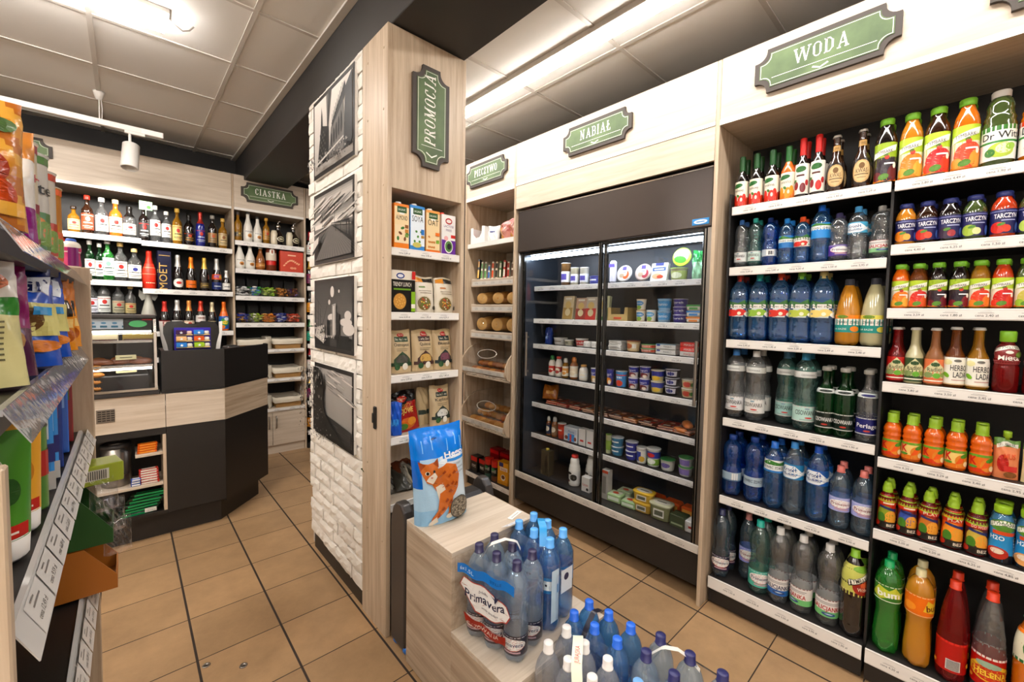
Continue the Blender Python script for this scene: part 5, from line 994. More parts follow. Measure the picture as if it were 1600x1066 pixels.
q = MB(); q.lathe([(0, 0), (.048, 0), (.05, .003), (.05, .235), (.048, .24), (0, .24)], 28, c='#7a3a20'); D = Deco(q, lambda s, u, off: Vector(((.05+off)*math.sin(s), -(.05+off)*math.cos(s), u)), .05, 1, maxd=.012)
D.R(-1.5, .06, 1.5, .11, '#a82218'); D.R(-1.5, .11, 1.5, .19, '#dccdb8'); D.E(0, .2, .5, .035, '#e9e2d4'); D.E(0, .2, .16, .02, '#b85a2a'); D.E(.3, .08, .4, .02, '#c9271c', .4); D.E(-.3, .08, .4, .02, '#c9271c', -.4); q.build('tin', GLOSS, t)
t = thing('chocolate_box', 'large red orange chocolate box standing beside the tin', 'box', (1.345, 5.03, 1.962), 0)
q = MB(); q.box(-.115, -.02, 0, .115, .03, .225, c='#c8401c', b=.004); D = Deco(q, plane_surf((0, -.02, 0), (1, 0, 0), (0, 0, 1), (0, -1, 0)), 1, 1, flat=True)
D.T('', 0, .17, .022, '#f2c9a8', .1); 
for i in range(9): D.E(-.075+.018*i, .07+.035*math.sin(i*.5)+.006*i, .013, .008, '#eeb28a', .6)
D.E(0, .045, .02, .012, '#e9a07a'); D.E(.03, .045, .014, .012, '#e9a07a'); q.build('box', GLOSS, t)
# ------------------------------------------------------------------ simple packs
def carton(name, cat, label, loc, rz, W, Dp, H, col, specs=(), side=(), cap=None, m=None, bev=.002, group=None, top=None, tilt=0):
    t = thing(name, label, cat, loc, rz, group)
    if tilt: t.rotation_euler[0] = tilt
    q = MB(); q.box(-W/2, -Dp/2, 0, W/2, Dp/2, H, c=col, b=bev)
    D = Deco(q, plane_surf((0, -Dp/2, 0), (W/2, 0, 0), (0, 0, H), (0, -1, 0)), W/2, H, flat=True, off=.0003); D.run(specs)
    if side:
        D = Deco(q, plane_surf((-W/2, 0, 0), (0, -Dp/2, 0), (0, 0, H), (-1, 0, 0)), Dp/2, H, flat=True, off=.0003); D.run(side)
    if top:
        D = Deco(q, plane_surf((0, 0, H), (W/2, 0, 0), (0, Dp/2, 0), (0, 0, 1)), W/2, Dp/2, flat=True, off=.0003); D.run(top)
    b = q.build('carton' if H > Dp else 'pack', m or GLOSS, t)
    if cap:
        q = MB(); q.lathe([(.013, 0), (.0145, .001), (.0145, .012), (.013, .014), (0, .014)], 18, o=(cap[1], 0, H)); q.build('cap', pmat(cap[0]), t)
    return t
def cup(name, cat, label, loc, rz, R, H, col, lid, specs=(), group=None, taper=.86, side='pot', clear=False, stack=1):
    """stack > 1 puts further cups (things of their own) on top of the first"""
    for k in range(stack):
        t = thing(name, label[k] if isinstance(label, (list, tuple)) else label, cat, (loc[0], loc[1], loc[2]+k*(H+.001)), rz+rnd(-.15, .15) if k else rz, group)
        rr = lambda z: R*(taper+(1-taper)*z/H)
        q = MB(); q.lathe([(0, 0), (R*taper*.94, 0), (R*taper, .003), (R*.99, H-.006), (R*1.05, H-.004), (R*1.05, H-.002)], 28, c=col)
        D = Deco(q, lambda s, u, off: Vector(((rr(u*H)+.0006+off)*math.sin(s*PI/2), -(rr(u*H)+.0006+off)*math.cos(s*PI/2), u*H)), R*PI/2, H, maxd=R*.4); D.run(specs)
        q.build(side, GLOSS, t)
        q = MB(); q.lathe([(R*1.05, H-.003), (R*1.06, H-.001), (R*1.0, H), (0, H)], 28, c=lid); q.build('lid', GLOSS if not clear else ACRYL, t)
    return t
def bag(name, cat, label, loc, rz, W, H, Dp, cols, specs=(), m=None, group=None, tilt=0, roll=0, base=1.0, seed=1, wr=.006, nu=18, nv=22, crimp='#e8e4dc', sh=0, top=.02):
    """standing film bag: cols(s, t) -> colour of the film, specs = print on its front"""
    rs = random.Random(seed); ph = [rs.random()*6 for _ in range(6)]
    t = thing(name, label, cat, loc, rz, group); t.rotation_euler = (tilt, roll, rz)
    def dep(s, u):
        e = max(0, 1-abs(s)**2.6)**.5; prof = (base*(1-u)**.35*.6+math.sin(PI*min(1, u*.9+.1))*.62) if base else math.sin(PI*min(max(u, .0), 1))**.6
        wv = wr*(math.sin(s*7+ph[0]+u*3)*math.sin(u*11+ph[1])+.6*math.sin(s*13+u*17+ph[2]))*(.4+u)
        return max(0, Dp/2*e*min(prof, 1.02)*(1-max(0, (u-.86)/.14)**1.5)+wv*e*(1 if u < .94 else .3))
    def xs(s, u): return s*W/2*(1-.05*math.sin(PI*u)*(1 if base else -1)-(.03 if u > .9 else 0))+sh*u
    zf = lambda s, u: u*H+.004*math.sin(s*3+ph[3])*(u > .9)
    F = lambda s, u, off=0: Vector((xs(s, u), -dep(s, u)-.0008-off, zf(s, u)))
    Bk = lambda s, u: Vector((xs(s, u), dep(s, u)+.0008, zf(s, u)))
    cf = cols if callable(cols) else (lambda s, u: cols)
    q = MB()
    q.grid([[F(-1+2*i/nu, j/nv) for j in range(nv+1)] for i in range(nu+1)], lambda i, j: cf(-1+2*(i+.5)/nu, (j+.5)/nv))
    q.grid([[Bk(1-2*i/nu, j/nv) for j in range(nv+1)] for i in range(nu+1)], lambda i, j: cf(1-2*(i+.5)/nu, (j+.5)/nv))
    for i in range(nu):
        a, b = -1+2*i/nu, -1+2*(i+1)/nu; q.face([F(b, 0), F(a, 0), Bk(a, 0), Bk(b, 0)], cf(a, 0))
    q.build('film_bag', m or BAGM, t)
    if specs:
        q = MB(); D = Deco(q, F, W/2, H, maxd=.009, off=.0012, step=.0005); D.tw = 1; D.run(specs); q.build('print', m or BAGM, t)
    return t
# fruit mousse pouches beside the carrot juices
for i, (y, c, c2, d) in enumerate(((-.115, '#dc8a5c', '#b8281f', 'peach fruit mousse pouch with lime spout beside the carrot juices'), (-.185, '#e6d8a8', '#c9a23a', 'cream fruit mousse pouch with lime spout'), (-.255, '#dc8a5c', '#b8281f', 'last fruit mousse pouch along the fifth shelf'))):
    o = bag('fruit_mousse_pouch', 'pouch', d, (2.385, y, .986), -PI/2+.1, .066, .145, .036, lambda s, u, c=c: c if u < .8 else '#5f8c2c', [('E', -.3, .4, .45, .22, c2), ('P', [(-.8, .76), (0, .86), (.8, .8), (.8, .9), (0, .95), (-.8, .86)], '#eceadc'), ('T', 'TYMBARK', 0, .84, .06, '#24401f', 1.2), ('T', 'MUS', .2, .52, .13, '#d85a2c', .9, 0, .02), ('R', -.2, .2, .8, .34, '#c8322a'), ('E', .3, .12, .5, .08, '#8c5a2c')], m=GLOSS, seed=95+i, wr=.002, group='fruit mousse pouches')
    q = MB(); q.lathe([(0, 0), (.006, 0), (.006, .008), (.011, .01), (.011, .03), (.009, .032), (0, .032)], 16, o=(0, 0, .143)); q.build('spout_cap', pmat('#93b82a'), o)
# ------------------------------------------------------------------ promo cabinet goods
PX, PY = .885, 1.812
G1 = 'goods in the promo cabinet'
def ORG(w, bg, h=.1, wd=.75): return [('R', -.95, .5, .95, .93, bg), ('R', -.6, .8, .65, .94, '#2f5a2c'), ('T', 'ORGANIC', 0, .845, .045, '#e9efe0', 1.0, .03), ('R', -.3, .76, .35, .8, '#f1efe8'), ('T', w, 0, .64, h, '#2c2823', 1.5, 0, .0)]
carton('milk_carton', 'carton', 'orange almond drink carton, leftmost on the promo shelf', (.968, 1.87, 1.857), 0, .078, .075, .208, '#e98a2c', [*ORG('ALMOND', '#f0d9ae'), ('R', -.95, .12, .95, .52, '#f0dcb8'), *[('E', -.5+.3*i, .22+.12*((i*7) % 3), .16, .05, ('#3f7a34', '#7a4a24')[i % 2], i) for i in range(5)], ('R', .4, .46, .85, .54, '#8c5a24'), ('R', .4, .36, .85, .44, '#c98a3a'), ('R', .4, .26, .85, .33, '#7a9a4a')], cap=('#eeeae2', .0), group=G1)
carton('milk_carton', 'carton', 'blue soya drink carton beside the almond one', (1.052, 1.87, 1.857), 0, .08, .075, .214, '#3f8fd0', [*ORG('SOYA', '#e4edf2', .13), ('R', -.95, .1, .95, .55, '#e4edf2'), *[('E', -.4+.22*i, .2+.11*((i*5) % 3), .14, .03, '#4f8a3a', i*1.3) for i in range(6)], ('R', .45, .36, .88, .48, '#2f7ac0'), ('R', .45, .28, .88, .34, '#b58a3a'), ('E', -.1, .12, .6, .06, '#c9c06a')], cap=('#eeeae2', .0), group=G1)
carton('milk_carton', 'carton', 'beige oat drink carton with orange edges', (1.139, 1.87, 1.857), 0, .08, .075, .206, '#e2a25a', [*ORG('OAT', '#e9d3a8', .14), ('R', -.95, .06, .95, .56, '#e9d3a8'), *[('E', -.6+.25*(i % 4), .12+.12*(i//4), .12, .03, '#c98a4a', i*.9) for i in range(9)], ('R', .3, .4, .9, .48, '#e07a2c'), ('R', .4, .22, .85, .3, '#7aa03a'), ('R', -1, 0, 1, .05, '#e07a2c')], cap=('#eeeae2', .0), group=G1)
carton('milk_carton', 'carton', 'white and purple lactose free milk carton with red cap', (1.232, 1.87, 1.857), 0, .084, .075, .2, '#eceae6', [('E', 0, .84, .5, .08, '#b8282c'), ('E', 0, .84, .36, .045, '#e8dcd8'), ('T', 'LACTOSE', 0, .68, .06, '#6a3a7a', 1.4), ('T', 'FREE', 0, .58, .06, '#6a3a7a', .8), ('R', -1, 0, 1, .36, '#6a2f96'), ('E', 0, .2, .6, .17, '#e6e6e0'), ('E', 0, .2, .52, .14, '#5c8a4a'), ('E', .05, .2, .3, .08, '#262626'), ('R', .3, .42, .95, .5, '#c8352c'), ('E', -.4, .4, .3, .06, '#e8b0b0')], cap=('#d8402c', -.02), group=G1)
carton('food_box', 'box', 'black and white lunch mix box with a bowl of grain', (.988, 1.88, 1.556), 0, .128, .06, .2, '#1d1a17', [('R', -1, .78, 1, 1, '#e6ded0'), ('E', -.25, .87, .34, .07, '#25458c'), ('E', -.25, .87, .24, .04, '#e6e6ea'), ('T', 'TRENDY LUNCH', -.1, .62, .1, '#efe9dc', 1.5), ('R', -.8, .53, .6, .57, '#6f9a2c'), ('E', -.3, .26, .6, .22, '#3a2a1c'), ('E', -.3, .26, .52, .19, '#c9964a'), *[('E', -.3+.4*math.cos(i*2.4)*(i/14)**.5, .26+.15*math.sin(i*2.4)*(i/14)**.5, .05, .015, '#e2b86a', i) for i in range(14)], ('R', .62, .02, .95, .5, '#8cb82c'), ('R', .62, .1, .95, .2, '#e9e4d8'), ('R', .66, .8, .95, .99, '#c8322a')], group=G1, m=GLOSS)
for x, c2, d in ((1.124, '#6f8c3a', 'cream pouch of green vegetable risotto beside the black box'), (1.25, '#c8803a', 'cream pouch of orange vegetable risotto, rightmost')):
    bag('food_pouch', 'pouch', d, (x, 1.895, 1.556), .03, .126, .185, .05, lambda s, u: '#e6decd' if u < .84 else '#d8cdb8', [('R', -.9, .83, -.1, .95, '#e39a2a'), ('R', -.1, .83, .9, .95, '#35322c'), ('T', '', -.3, .66, .07, c2, .7), ('R', -.6, .58, .6, .6, '#a89c88'), ('R', -.5, .52, .6, .54, '#a89c88'), ('E', -.15, .24, .7, .22, '#d8cfb8'), ('E', -.15, .24, .6, .19, '#7a6a3a'), *[('E', -.15+.45*math.cos(i*2.4)*(i/16)**.5, .24+.15*math.sin(i*2.4)*(i/16)**.5, .07, .02, (c2, '#e8c25a', '#c9442a', '#e6dcc0')[i % 4], i) for i in range(16)], ('E', .72, .12, .18, .06, '#4a463c')], m=GLOSS, wr=.002, seed=int(x*100), group=G1, tilt=-.08)
def zie(w, x, c, label, z=1.257, sub='', W=.128, H=.212, **k):
    bag('seed_pouch', 'pouch', label, (x, 1.895, z), k.get('rz', .02), W, H, .06, lambda s, u: '#c9b490' if u < .93 else '#bba680',
        [('E', .0, .88, .3, .06, '#b3251f'), ('T', 'Sante', 0, .865, .04, '#efe0d0', .4), ('R', -.55, .72, .6, .84, c), ('T', 'Skarby Ziemi', 0, .755, .05, '#e6e0cc', 1.0), ('T', w, 0, .62, .07, '#2e2a22', 1.3 if len(w) > 6 else 1.0, 0, .012), ('R', -.5, .55, .5, .56, '#5a5040'), ('R', -.5, .51, .4, .52, '#5a5040'),
         ('P', [(-.75, .16), (-.7, .32), (-.35, .42), (0, .5), (.35, .42), (.7, .32), (.75, .16)], c), ('E', 0, .3, .55, .12, sub or '#4a4640'), ('R', -.95, .16, .95, .24, c), ('E', .2, .15, .24, .08, '#ece8dc'), ('E', -.45, .14, .22, .07, '#2f5a34')], m=KRAFT, seed=len(w), group=G1, wr=.003, tilt=-.06)
zie('Ostropest', .993, '#2c4a2c', 'kraft pouch of milk thistle with green panel, leftmost on the third promo shelf', sub='#55524a')
zie('Quinoa', 1.122, '#4a2a22', 'kraft pouch of quinoa with brown panel, middle of the third shelf', sub='#c9a45a')
zie('Błonnik', 1.24, '#1d3030', 'kraft pouch of fibre with dark green panel, right end of the third shelf', sub='#7a4a5a', W=.118)
zie('Ksylitol', 1.228, '#26342a', 'kraft pouch of xylitol standing alone on the fourth shelf', z=.96, sub='#d8d6ce', W=.125, H=.21)
bag('seed_pouch', 'pouch', 'kraft pouch half hidden behind the xylitol one', (1.16, 1.95, .96), .15, .1, .2, .05, '#b7a27c', [('R', -.9, .3, .9, .42, '#2f3a2a')], m=KRAFT, seed=3, group=G1)
bag('crisps_bag', 'bag', 'red and black bag of soya snacks leaning on the fourth promo shelf', (1.03, 1.9, .96), .05, .165, .2, .06, lambda s, u: '#17110f' if u > .66+.08*math.sin(s*3) else '#9c1c14', [('E', -.1, .82, .32, .08, '#b3301f'), ('T', 'Sante', -.1, .8, .05, '#e8c9a0', .5), ('T', 'KOTLETY', -.05, .6, .09, '#d9a04a', 1.0), ('T', 'SOJOWE', -.02, .46, .13, '#e6c468', 1.1, 0, .02), ('E', 0, .2, .6, .14, '#c86a1c'), ('E', -.3, .14, .3, .08, '#4f7a2a'), ('E', .3, .24, .3, .1, '#d8902c')], seed=4, group=G1, tilt=-.1, roll=-.1)
bag('crisps_bag', 'bag', 'bright blue bag at the left edge of the fourth promo shelf', (.952, 1.865, .96), -.5, .07, .16, .04, '#1c5cc0', [('R', -.6, .3, .6, .5, '#3f9ae0')], seed=6, group=G1)
for i, (x, y, z, r, c) in enumerate(((.975, 1.93, .637, .1, '#5a544c'), (1.06, 1.9, .652, -.2, '#4c4a42'), (1.12, 1.95, .637, .3, '#6a3a24'), (1.0, 1.97, .668, .4, '#3f4a2a'))):
    bag('smoked_fish_pack', 'food pack', 'clear pack of smoked fish on the lowest promo shelf, %s' % ('nearest the side panel', 'on top of the others', 'with reddish contents', 'greenish one at the back')[i], (x, y, z), r, .14, .17, .045, c, [('E', -.1, .5, .2, .42, '#8c8678', .2), ('E', .3, .45, .16, .4, '#3a362e', -.1), ('E', .1, .5, .07, .4, '#b8b09c', .1)], base=0, seed=10+i, group='packed smoked fish', tilt=-1.1+.3*(i == 2), wr=.01)

# ------------------------------------------------------------------ bread cabinet goods
def bw(lx, ly): return (XR+ly, 3.08-lx)
x_, y_ = bw(.12, .12)
t = thing('cardboard_tray_box', 'white tray box with a round cut out holding red bags on the top bread shelf', 'box', (x_, y_, 2.165), -PI/2+.15)
q = MB()
q.prism([(-.085, 0), (.085, 0), (.085, .145), (.05, .15), (.045, .09), (.02, .055), (-.02, .05), (-.05, .08), (-.055, .14), (-.085, .14)], lambda a, b, d: (a, -.08+d, b), 0, .003, c='#e8e6e2')
q.box(-.085, -.08, 0, -.082, .1, .14, c='#e2dfda'); q.box(.082, -.08, 0, .085, .1, .145, c='#e8e6e2'); q.box(-.085, .097, 0, .085, .1, .145, c='#a8793c'); q.box(-.082, -.077, .002, .082, .097, .01, c='#a8793c'); q.build('box_shell', PRINT, t, fix=True)
bag('wafer_bag', 'bag', 'red glossy bag inside the white tray box', (x_+.02, y_-.02, 2.178), -PI/2, .12, .13, .06, '#c01c22', seed=5)
bag('marshmallow_bag', 'bag', 'white printed bag leaning beside the tray box', (x_+.0, y_-.13, 2.166), -PI/2+.3, .13, .15, .05, '#e4e2e0', [('T', '', 0, .55, .15, '#3a4f8c', 1.0, .1)], seed=8, tilt=-.1)
for i, (lx, z, W, H, tl, rl) in enumerate(((.36, 2.17, .13, .2, 0, 1.35), (.47, 2.17, .14, .2, 0, 1.3), (.6, 2.17, .15, .3, -.1, 0))):
    x, y = bw(lx, .12); bag('bread_bag', 'bag', 'pink printed bread bag %s' % ('lying beside the white bag', 'lying in the middle of the top shelf', 'standing beside the fridge surround')[i], (x, y, z+(.068 if i < 2 else 0)), -PI/2, W, H, .1, lambda s, u: '#d9a05a' if u < .25 else '#e6a8a4', [('E', 0, .5, .4, .12, '#f2cfc8'), ('E', .3, .7, .3, .08, '#c97a78'), ('R', -.6, .3, .6, .33, '#c98a4a')], base=0, seed=20+i, tilt=tl, roll=rl, wr=.012, group='pink bread bags')
cols = [('#1c2a26', '#e0b04a'), ('#e4dcc8', '#4f8a34'), ('#e6dfcf', '#4f8a34'), ('#dcd5c6', '#3f6fb0'), ('#e6dccb', '#d0562a'), ('#e2d4b8', '#2a241e'), ('#4f7a42', '#d8d2c0'), ('#b8281f', '#e4dccb'), ('#e2dbcb', '#b03a28'), ('#d8cfbd', '#6a4a34'), ('#c9bfae', '#8c3a2c')]
for i, (a, b_) in enumerate(cols):
    x, y = bw(.06+.05*i, .13); h = (.19, .165, .16, .13, .155, .15, .15, .155, .14, .13, .14)[i]
    carton('sauce_sachet', 'sachet', '%s sachet leaning in the upper bread tray, %s from the pillar side' % (('black and yellow', 'cream and green', 'pale green striped', 'blue striped', 'orange striped', 'cream and black', 'dark green', 'red topped', 'cream and red', 'brown striped', 'grey and red')[i], ORD[i]), (x, y, 1.845), -PI/2+.5, .018, .1, h, a, [('R', -.9, .1, .9, .9, b_), ('R', -.9, .5, .9, .62, a)], side=[('R', -1, .0, 1, .78, a), ('R', -.9, .05, -.3, .7, b_), ('E', .3, .55, .4, .14, '#2a2620'), ('R', -.2, .1, .6, .3, '#e9e2d2')], group='sachets in the bread tray', tilt=-.14)
BRC = mat('bread_crust', '#b5742c', .6, bump=(30, .6, .01)); BRL = mat('pale_loaf', '#c08a44', .6, bump=(24, .5, .01)); BRD = mat('brown_roll', '#8f5220', .6, bump=(40, .5, .008))
def loaf(name, label, loc, rz, L_, W, H, m, m2=None, wrap=False, group=None, cat='bread'):
    t = thing(name, label, cat, loc, rz, group); q = MB(); n = 14; rows = []
    for i in range(n+1):
        u = -1+2*i/n; k = max(0, 1-abs(u)**3.2)**.5; row = []
        for j in range(13):
            a = 2*PI*j/12; row.append((W/2*k*math.cos(a)*(1+.03*math.sin(5*u)), u*L_/2, H*.5+H*.5*k*math.sin(a)*(1 if math.sin(a) > 0 else .9)))
        rows.append(row)
    q.grid(rows, flip=False); q.build('crust', m, t)
    if m2:
        q = MB(); q.lathe([(0, 0), (W*.36, .004), (W*.44, -.004)], 16); q.v = [(v[0], -L_*.5+.004-v[2]+.0, H*.5+v[1]*.9*H/W) for v in q.v]; q.build('cut_face', m2, t)
    if wrap:
        q = MB(); rows = []
        for i in range(n+1):
            u = -1.06+2.12*i/n; k = max(.12, 1-min(1, abs(u))**3)**.5; rows.append([(W*.54*k*math.cos(2*PI*j/12)*(1+.05*math.sin(j*5+i*3)), u*L_/2, H*.5+H*.55*k*math.sin(2*PI*j/12)) for j in range(13)])
        q.grid(rows); q.build('film_wrap', FILM, t)
    return t
for lx, z, mm_, d in ((.135, 1.622, BRL, 'wrapped square loaf nearest the pillar on the second bread tray'), (.35, 1.622, BRC, 'wrapped square loaf with orange tag on the second bread tray'), (.535, 1.622, BRL, 'pale wrapped loaf beside the fridge on the second tray'), (.135, 1.39, BRL, 'seeded baguette roll in film on the third bread tray'), (.34, 1.39, BRL, 'round topped bun in film on the third bread tray'), (.535, 1.39, BRC, 'wrapped dark roll with orange label on the third tray')):
    x, y = bw(lx, .24); loaf('wrapped_loaf', d, (x, y, z+.004), -PI/2+.1, .32, .15, .125 if z > 1.5 else .14, mm_, mat('crumb', '#c49a5c', .8), True, 'wrapped loaves')
for z, n, mm_ in ((1.06, 16, BRD), (.615, 24, BRL)):
    for i in range(n):
        lx = .09+.065*(i % 8)+.02*(i//8); x, y = bw(lx, .06+.07*(i//8)+rnd(0, .015)); zz = z-.03+.05*(i//8)
        loaf('bread_roll', ('dark seeded roll in the upper bread bin' if z > 1 else 'golden round roll in the lower bread bin'), (x, y, zz), rnd(0, 3), .085, .075, .058, (mm_, BRC, mm_)[i % 3], None, False, 'rolls in the %s bread bin' % ('upper' if z > 1 else 'lower'))
for i, (lx, ly, c, c2, h, wd) in enumerate(((.1, .05, '#1c1614', '#b8201c', .14, .09), (.19, .07, '#1c1614', '#b8201c', .13, .08))):
    x, y = bw(lx, ly+.05); carton('coffee_box', 'box', 'black and red coffee box %s on the bottom bread shelf' % ('nearest the pillar', 'second from the pillar')[i], (x, y, .12), -PI/2, wd, .08, h, c, [('R', -1, .7, 1, 1, c2), ('T', 'PRIME', 0, .3, .2, '#e8e0d4', 1.2)], group='coffee packs')
for i, lx in enumerate((.28, .37)):
    x, y = bw(lx, .09); cup('coffee_jar', 'jar', 'dark coffee jar with red lid, %s' % ('nearer the pillar', 'beside the yellow coffee box')[i], (x, y, .12), -PI/2, .038, .17, '#17201d', '#d0281c', [('R', -2, .7, 2, .98, '#c9281c'), ('T', 'COFFEE', 0, .42, .14, '#e0ded2', 1.2), ('E', 0, .58, .4, .08, '#2c7a4a'), ('R', -2, 0, 2, .25, '#6a4020' if i else '#3a5a50')], taper=.97, side='jar', group='coffee jars')
x, y = bw(.485, .1); carton('coffee_box', 'box', 'yellow coffee box with a cup printed on it', (x, y, .12), -PI/2+.1, .12, .07, .19, '#e0a01c', [('R', -.7, .8, .1, .98, '#26307a'), ('R', -.5, .62, .9, .78, '#e9dccb'), ('T', 'Inka', .2, .64, .12, '#c8321c', 1.0), ('E', .1, .32, .42, .14, '#e8e2d4'), ('E', .1, .34, .32, .09, '#7a4a20'), ('R', -1, 0, 1, .14, '#c98a1c')], side=[('R', -.9, .1, .9, .8, '#c98a18')], group='coffee packs')
x, y = bw(.585, .09); cup('coffee_jar', 'jar', 'white ribbed tub at the fridge end of the bottom bread shelf', (x, y, .12), -PI/2, .03, .12, '#dcd8d0', '#e8e4dc', [], taper=.95, side='jar')
for i in range(3):
    x, y = bw(.2+.14*i, .26); carton('coffee_pack', 'box', 'glossy red coffee pack in the second row, %s from the pillar' % ORD[i], (x, y, .12), -PI/2, .12, .09, .2, '#8c1216', [('R', -1, .8, 1, .95, '#c81c1c')], group='red coffee packs behind', m=BAGM)
# ------------------------------------------------------------------ fridge goods
FG = 'dairy goods in the fridge'
FX = 2.445
def fp(y, r=0): return (FX+r, y)
def dairy_cup(y, z, R, H, col, lid, specs, label, stack=1, name='yoghurt_cup', cat='yoghurt', taper=.84, clear=False, dx=0):
    cup(name, cat, label, (FX+R+dx, y, z), -PI/2, R, H, col, lid, specs, FG, taper, 'pot', clear, stack)
def B2(c, w, c2='#f0eee8', wd=1.2): return [('R', -2, .2, 2, .8, c), ('T', w, 0, .4, .26, c2, wd)]
z = 1.779
for y, R, H, c, d in ((2.10, .036, .17, '#7a5a34', 'tall jar of spread with white lid on the top fridge shelf'), (2.01, .031, .13, '#c9c2a8', 'medium jar with blue label in the fridge'), (1.922, .032, .126, '#cfcab8', 'white cheese jar beside the door post')):
    dairy_cup(y, z, R, H, c, '#dedad4', [('R', -2, .15, 2, .62, '#e4e2de'), ('R', -.5, .25, .5, .52, '#5a4fa0')], d, name='jar', cat='jar', taper=.97)
dairy_cup(1.829, z, .039, .058, '#4a4f9c', '#5a60b4', B2('#4a4f9c', ''), 'low purple cheese tub on the top fridge shelf', name='cheese_tub', cat='tub', taper=.92)
carton('yoghurt_bottle', 'bottle', 'small pale lilac bottle beside the door post', (FX+.02, 1.667, z), -PI/2, .045, .04, .155, '#dddbe8', [('R', -1, .7, 1, .85, '#6a5aa8')], bev=.012, group=FG)
for y, c, c2, d in ((1.583, '#e2dfda', '#d8642a', 'round pack with orange slices leaning on edge'), (1.442, '#c9b9b0', '#a83a4a', 'round pack of herring with red label leaning on edge')):
    t = thing('round_salad_pack', d, 'food pack', (FX+.03, y, z), -PI/2, FG); t.rotation_euler = (-.25, 0, -PI/2)
    q = MB(); q.lathe([(0, -.0), (.046, 0), (.056, .018), (.058, .02), (.058, .023), (0, .024)], 28, c=c); q.v = [(v[0], -v[2], v[1]+.058) for v in q.v]
    D = Deco(q, lambda s, u, off: Vector((s*.05, -.0245-off, .058+u*.05)), .05, .05, flat=True); D.E(0, 0, 1, 1, c); D.E(.3, -.2, .5, .6, c2); D.E(.2, -.1, .25, .3, '#efe6da'); D.E(-.3, -.25, .35, .35, '#b7a48a'); D.R(-.3, .45, .3, .95, '#5a4a94'); D.R(-.45, .0, .45, .35, '#efeeea'); D.R(-.3, .12, .3, .2, '#5a4a94'); q.build('pack', GLOSS, t)
carton('fish_pack', 'food pack', 'white square salad pack with navy label in the fridge', (FX+.03, 1.335, z), -PI/2, .11, .03, .115, '#e6e4de', [('R', -.5, .84, .5, 1, '#2f3f86'), ('R', -.8, .55, .8, .75, '#2f5a94'), ('R', -.6, .61, .6, .68, '#e6e8ec'), ('E', -.2, .26, .6, .16, '#d8b08a'), ('E', .2, .22, .4, .1, '#c8553a')], tilt=-.2, group=FG)
dairy_cup(1.215, z, .05, .075, '#c9cda8', '#9cc24a', [('R', -2, .1, 2, .75, '#a8b46a'), ('E', 0, .4, .5, .25, '#dfe3c4')], 'clear tub of green salad on the top fridge shelf', name='salad_tub', cat='tub')
t = thing('round_salad_pack', 'round green and yellow salad lid standing on the salad tub', 'food pack', (FX+.03, 1.2, z+.08), -PI/2, FG); t.rotation_euler = (-.15, .2, -PI/2)
q = MB(); q.lathe([(0, 0), (.046, 0), (.056, .012), (.058, .014), (.058, .016), (0, .017)], 28, c='#7fb53a'); q.v = [(v[0], -v[2], v[1]+.058) for v in q.v]
D = Deco(q, lambda s, u, off: Vector((s*.055, -.0175-off, .058+u*.055)), .055, .055, flat=True); D.E(0, 0, 1, 1, '#c9d24a'); D.E(-.1, .1, .82, .7, '#e9ebe0'); D.E(-.1, -.3, .7, .4, '#4f9a34'); D.E(0, .35, .45, .25, '#f2f2ec'); q.build('pack', GLOSS, t)
bag('greens_bag', 'bag', 'twisted bag of green herbs at the right end of the top fridge shelf', (FX+.04, 1.085, z), -PI/2, .09, .17, .06, lambda s, u: '#2f8a4a' if u > .6 else '#9cc9a4', seed=31, base=1, wr=.01, group=FG)
z = 1.524
for y, c, c2, H, d in ((2.063, '#d8c9a4', '#b89a5a', .175, 'beige cheese pack beside the left door edge'), (1.94, '#c8a890', '#9c3a2c', .16, 'red brown cheese pack with gold seal'), (1.85, '#c9bfae', '#c83a2c', .165, 'wedge shaped pack with red stripe'), (1.748, '#cfd0a8', '#5a8c4a', .17, 'green and cream pack behind the door post')):
    carton('cheese_pack', 'cheese', d, (FX+.03, y, z), -PI/2, .1, .03, H, c, [('R', -.9, .0, .9, .5, c2), ('E', 0, .3, .5, .16, '#e6d9b0'), ('E', 0, .62, .55, .16, '#dcc07a'), ('R', -.6, .85, .6, .93, '#efe9dc')], tilt=-.12, group=FG)
t = thing('cardboard_tray', 'open brown cardboard tray with a cut front in the fridge', 'tray', (FX+.05, 1.61, z), -PI/2)
q = MB(); q.prism([(-.08, 0), (.08, 0), (.08, .09), (.055, .09), (.05, .045), (-.05, .045), (-.055, .09), (-.08, .09)], lambda a, b, d: (a, -.05+d, b), 0, .003, c='#bfa56c'); q.box(-.08, -.05, 0, -.077, .1, .09, c='#b3985c'); q.box(.077, -.05, 0, .08, .1, .09, c='#b3985c'); q.box(-.077, -.047, 0, .077, .1, .004, c='#a88c50'); q.box(-.03, -.051, .012, .03, -.0502, .025, c='#c8502a'); q.build('tray_shell', PRINT, t, fix=True)
SM = lambda c='#4f93c8': [('R', -2, .05, 2, .95, '#e9e2d2'), ('E', 0, .62, .7, .22, c), ('T', 'Śmietana', 0, .56, .14, '#f2f2ee', 1.0), ('E', 0, .25, .4, .18, '#8fb04a'), ('R', -2, 0, 2, .06, '#c9a878')]
dairy_cup(1.451, z, .0305, .072, '#dccbb0', '#c9b08c', SM(), ['beige cream cup under another, beside the cardboard tray', 'upper beige cream cup beside the cardboard tray'], 2)
dairy_cup(1.379, z, .031, .075, '#d8dde0', '#cfd6da', SM('#6aa9d0'), 'single white and blue cream cup between stacked cups')
dairy_cup(1.297, z, .042, .072, '#a9cbe4', '#8fb9dc', B2('#5c9fd0', 'Danio'), ['large pale blue cup, lower of two', 'large pale blue cup, upper of two'], 2)
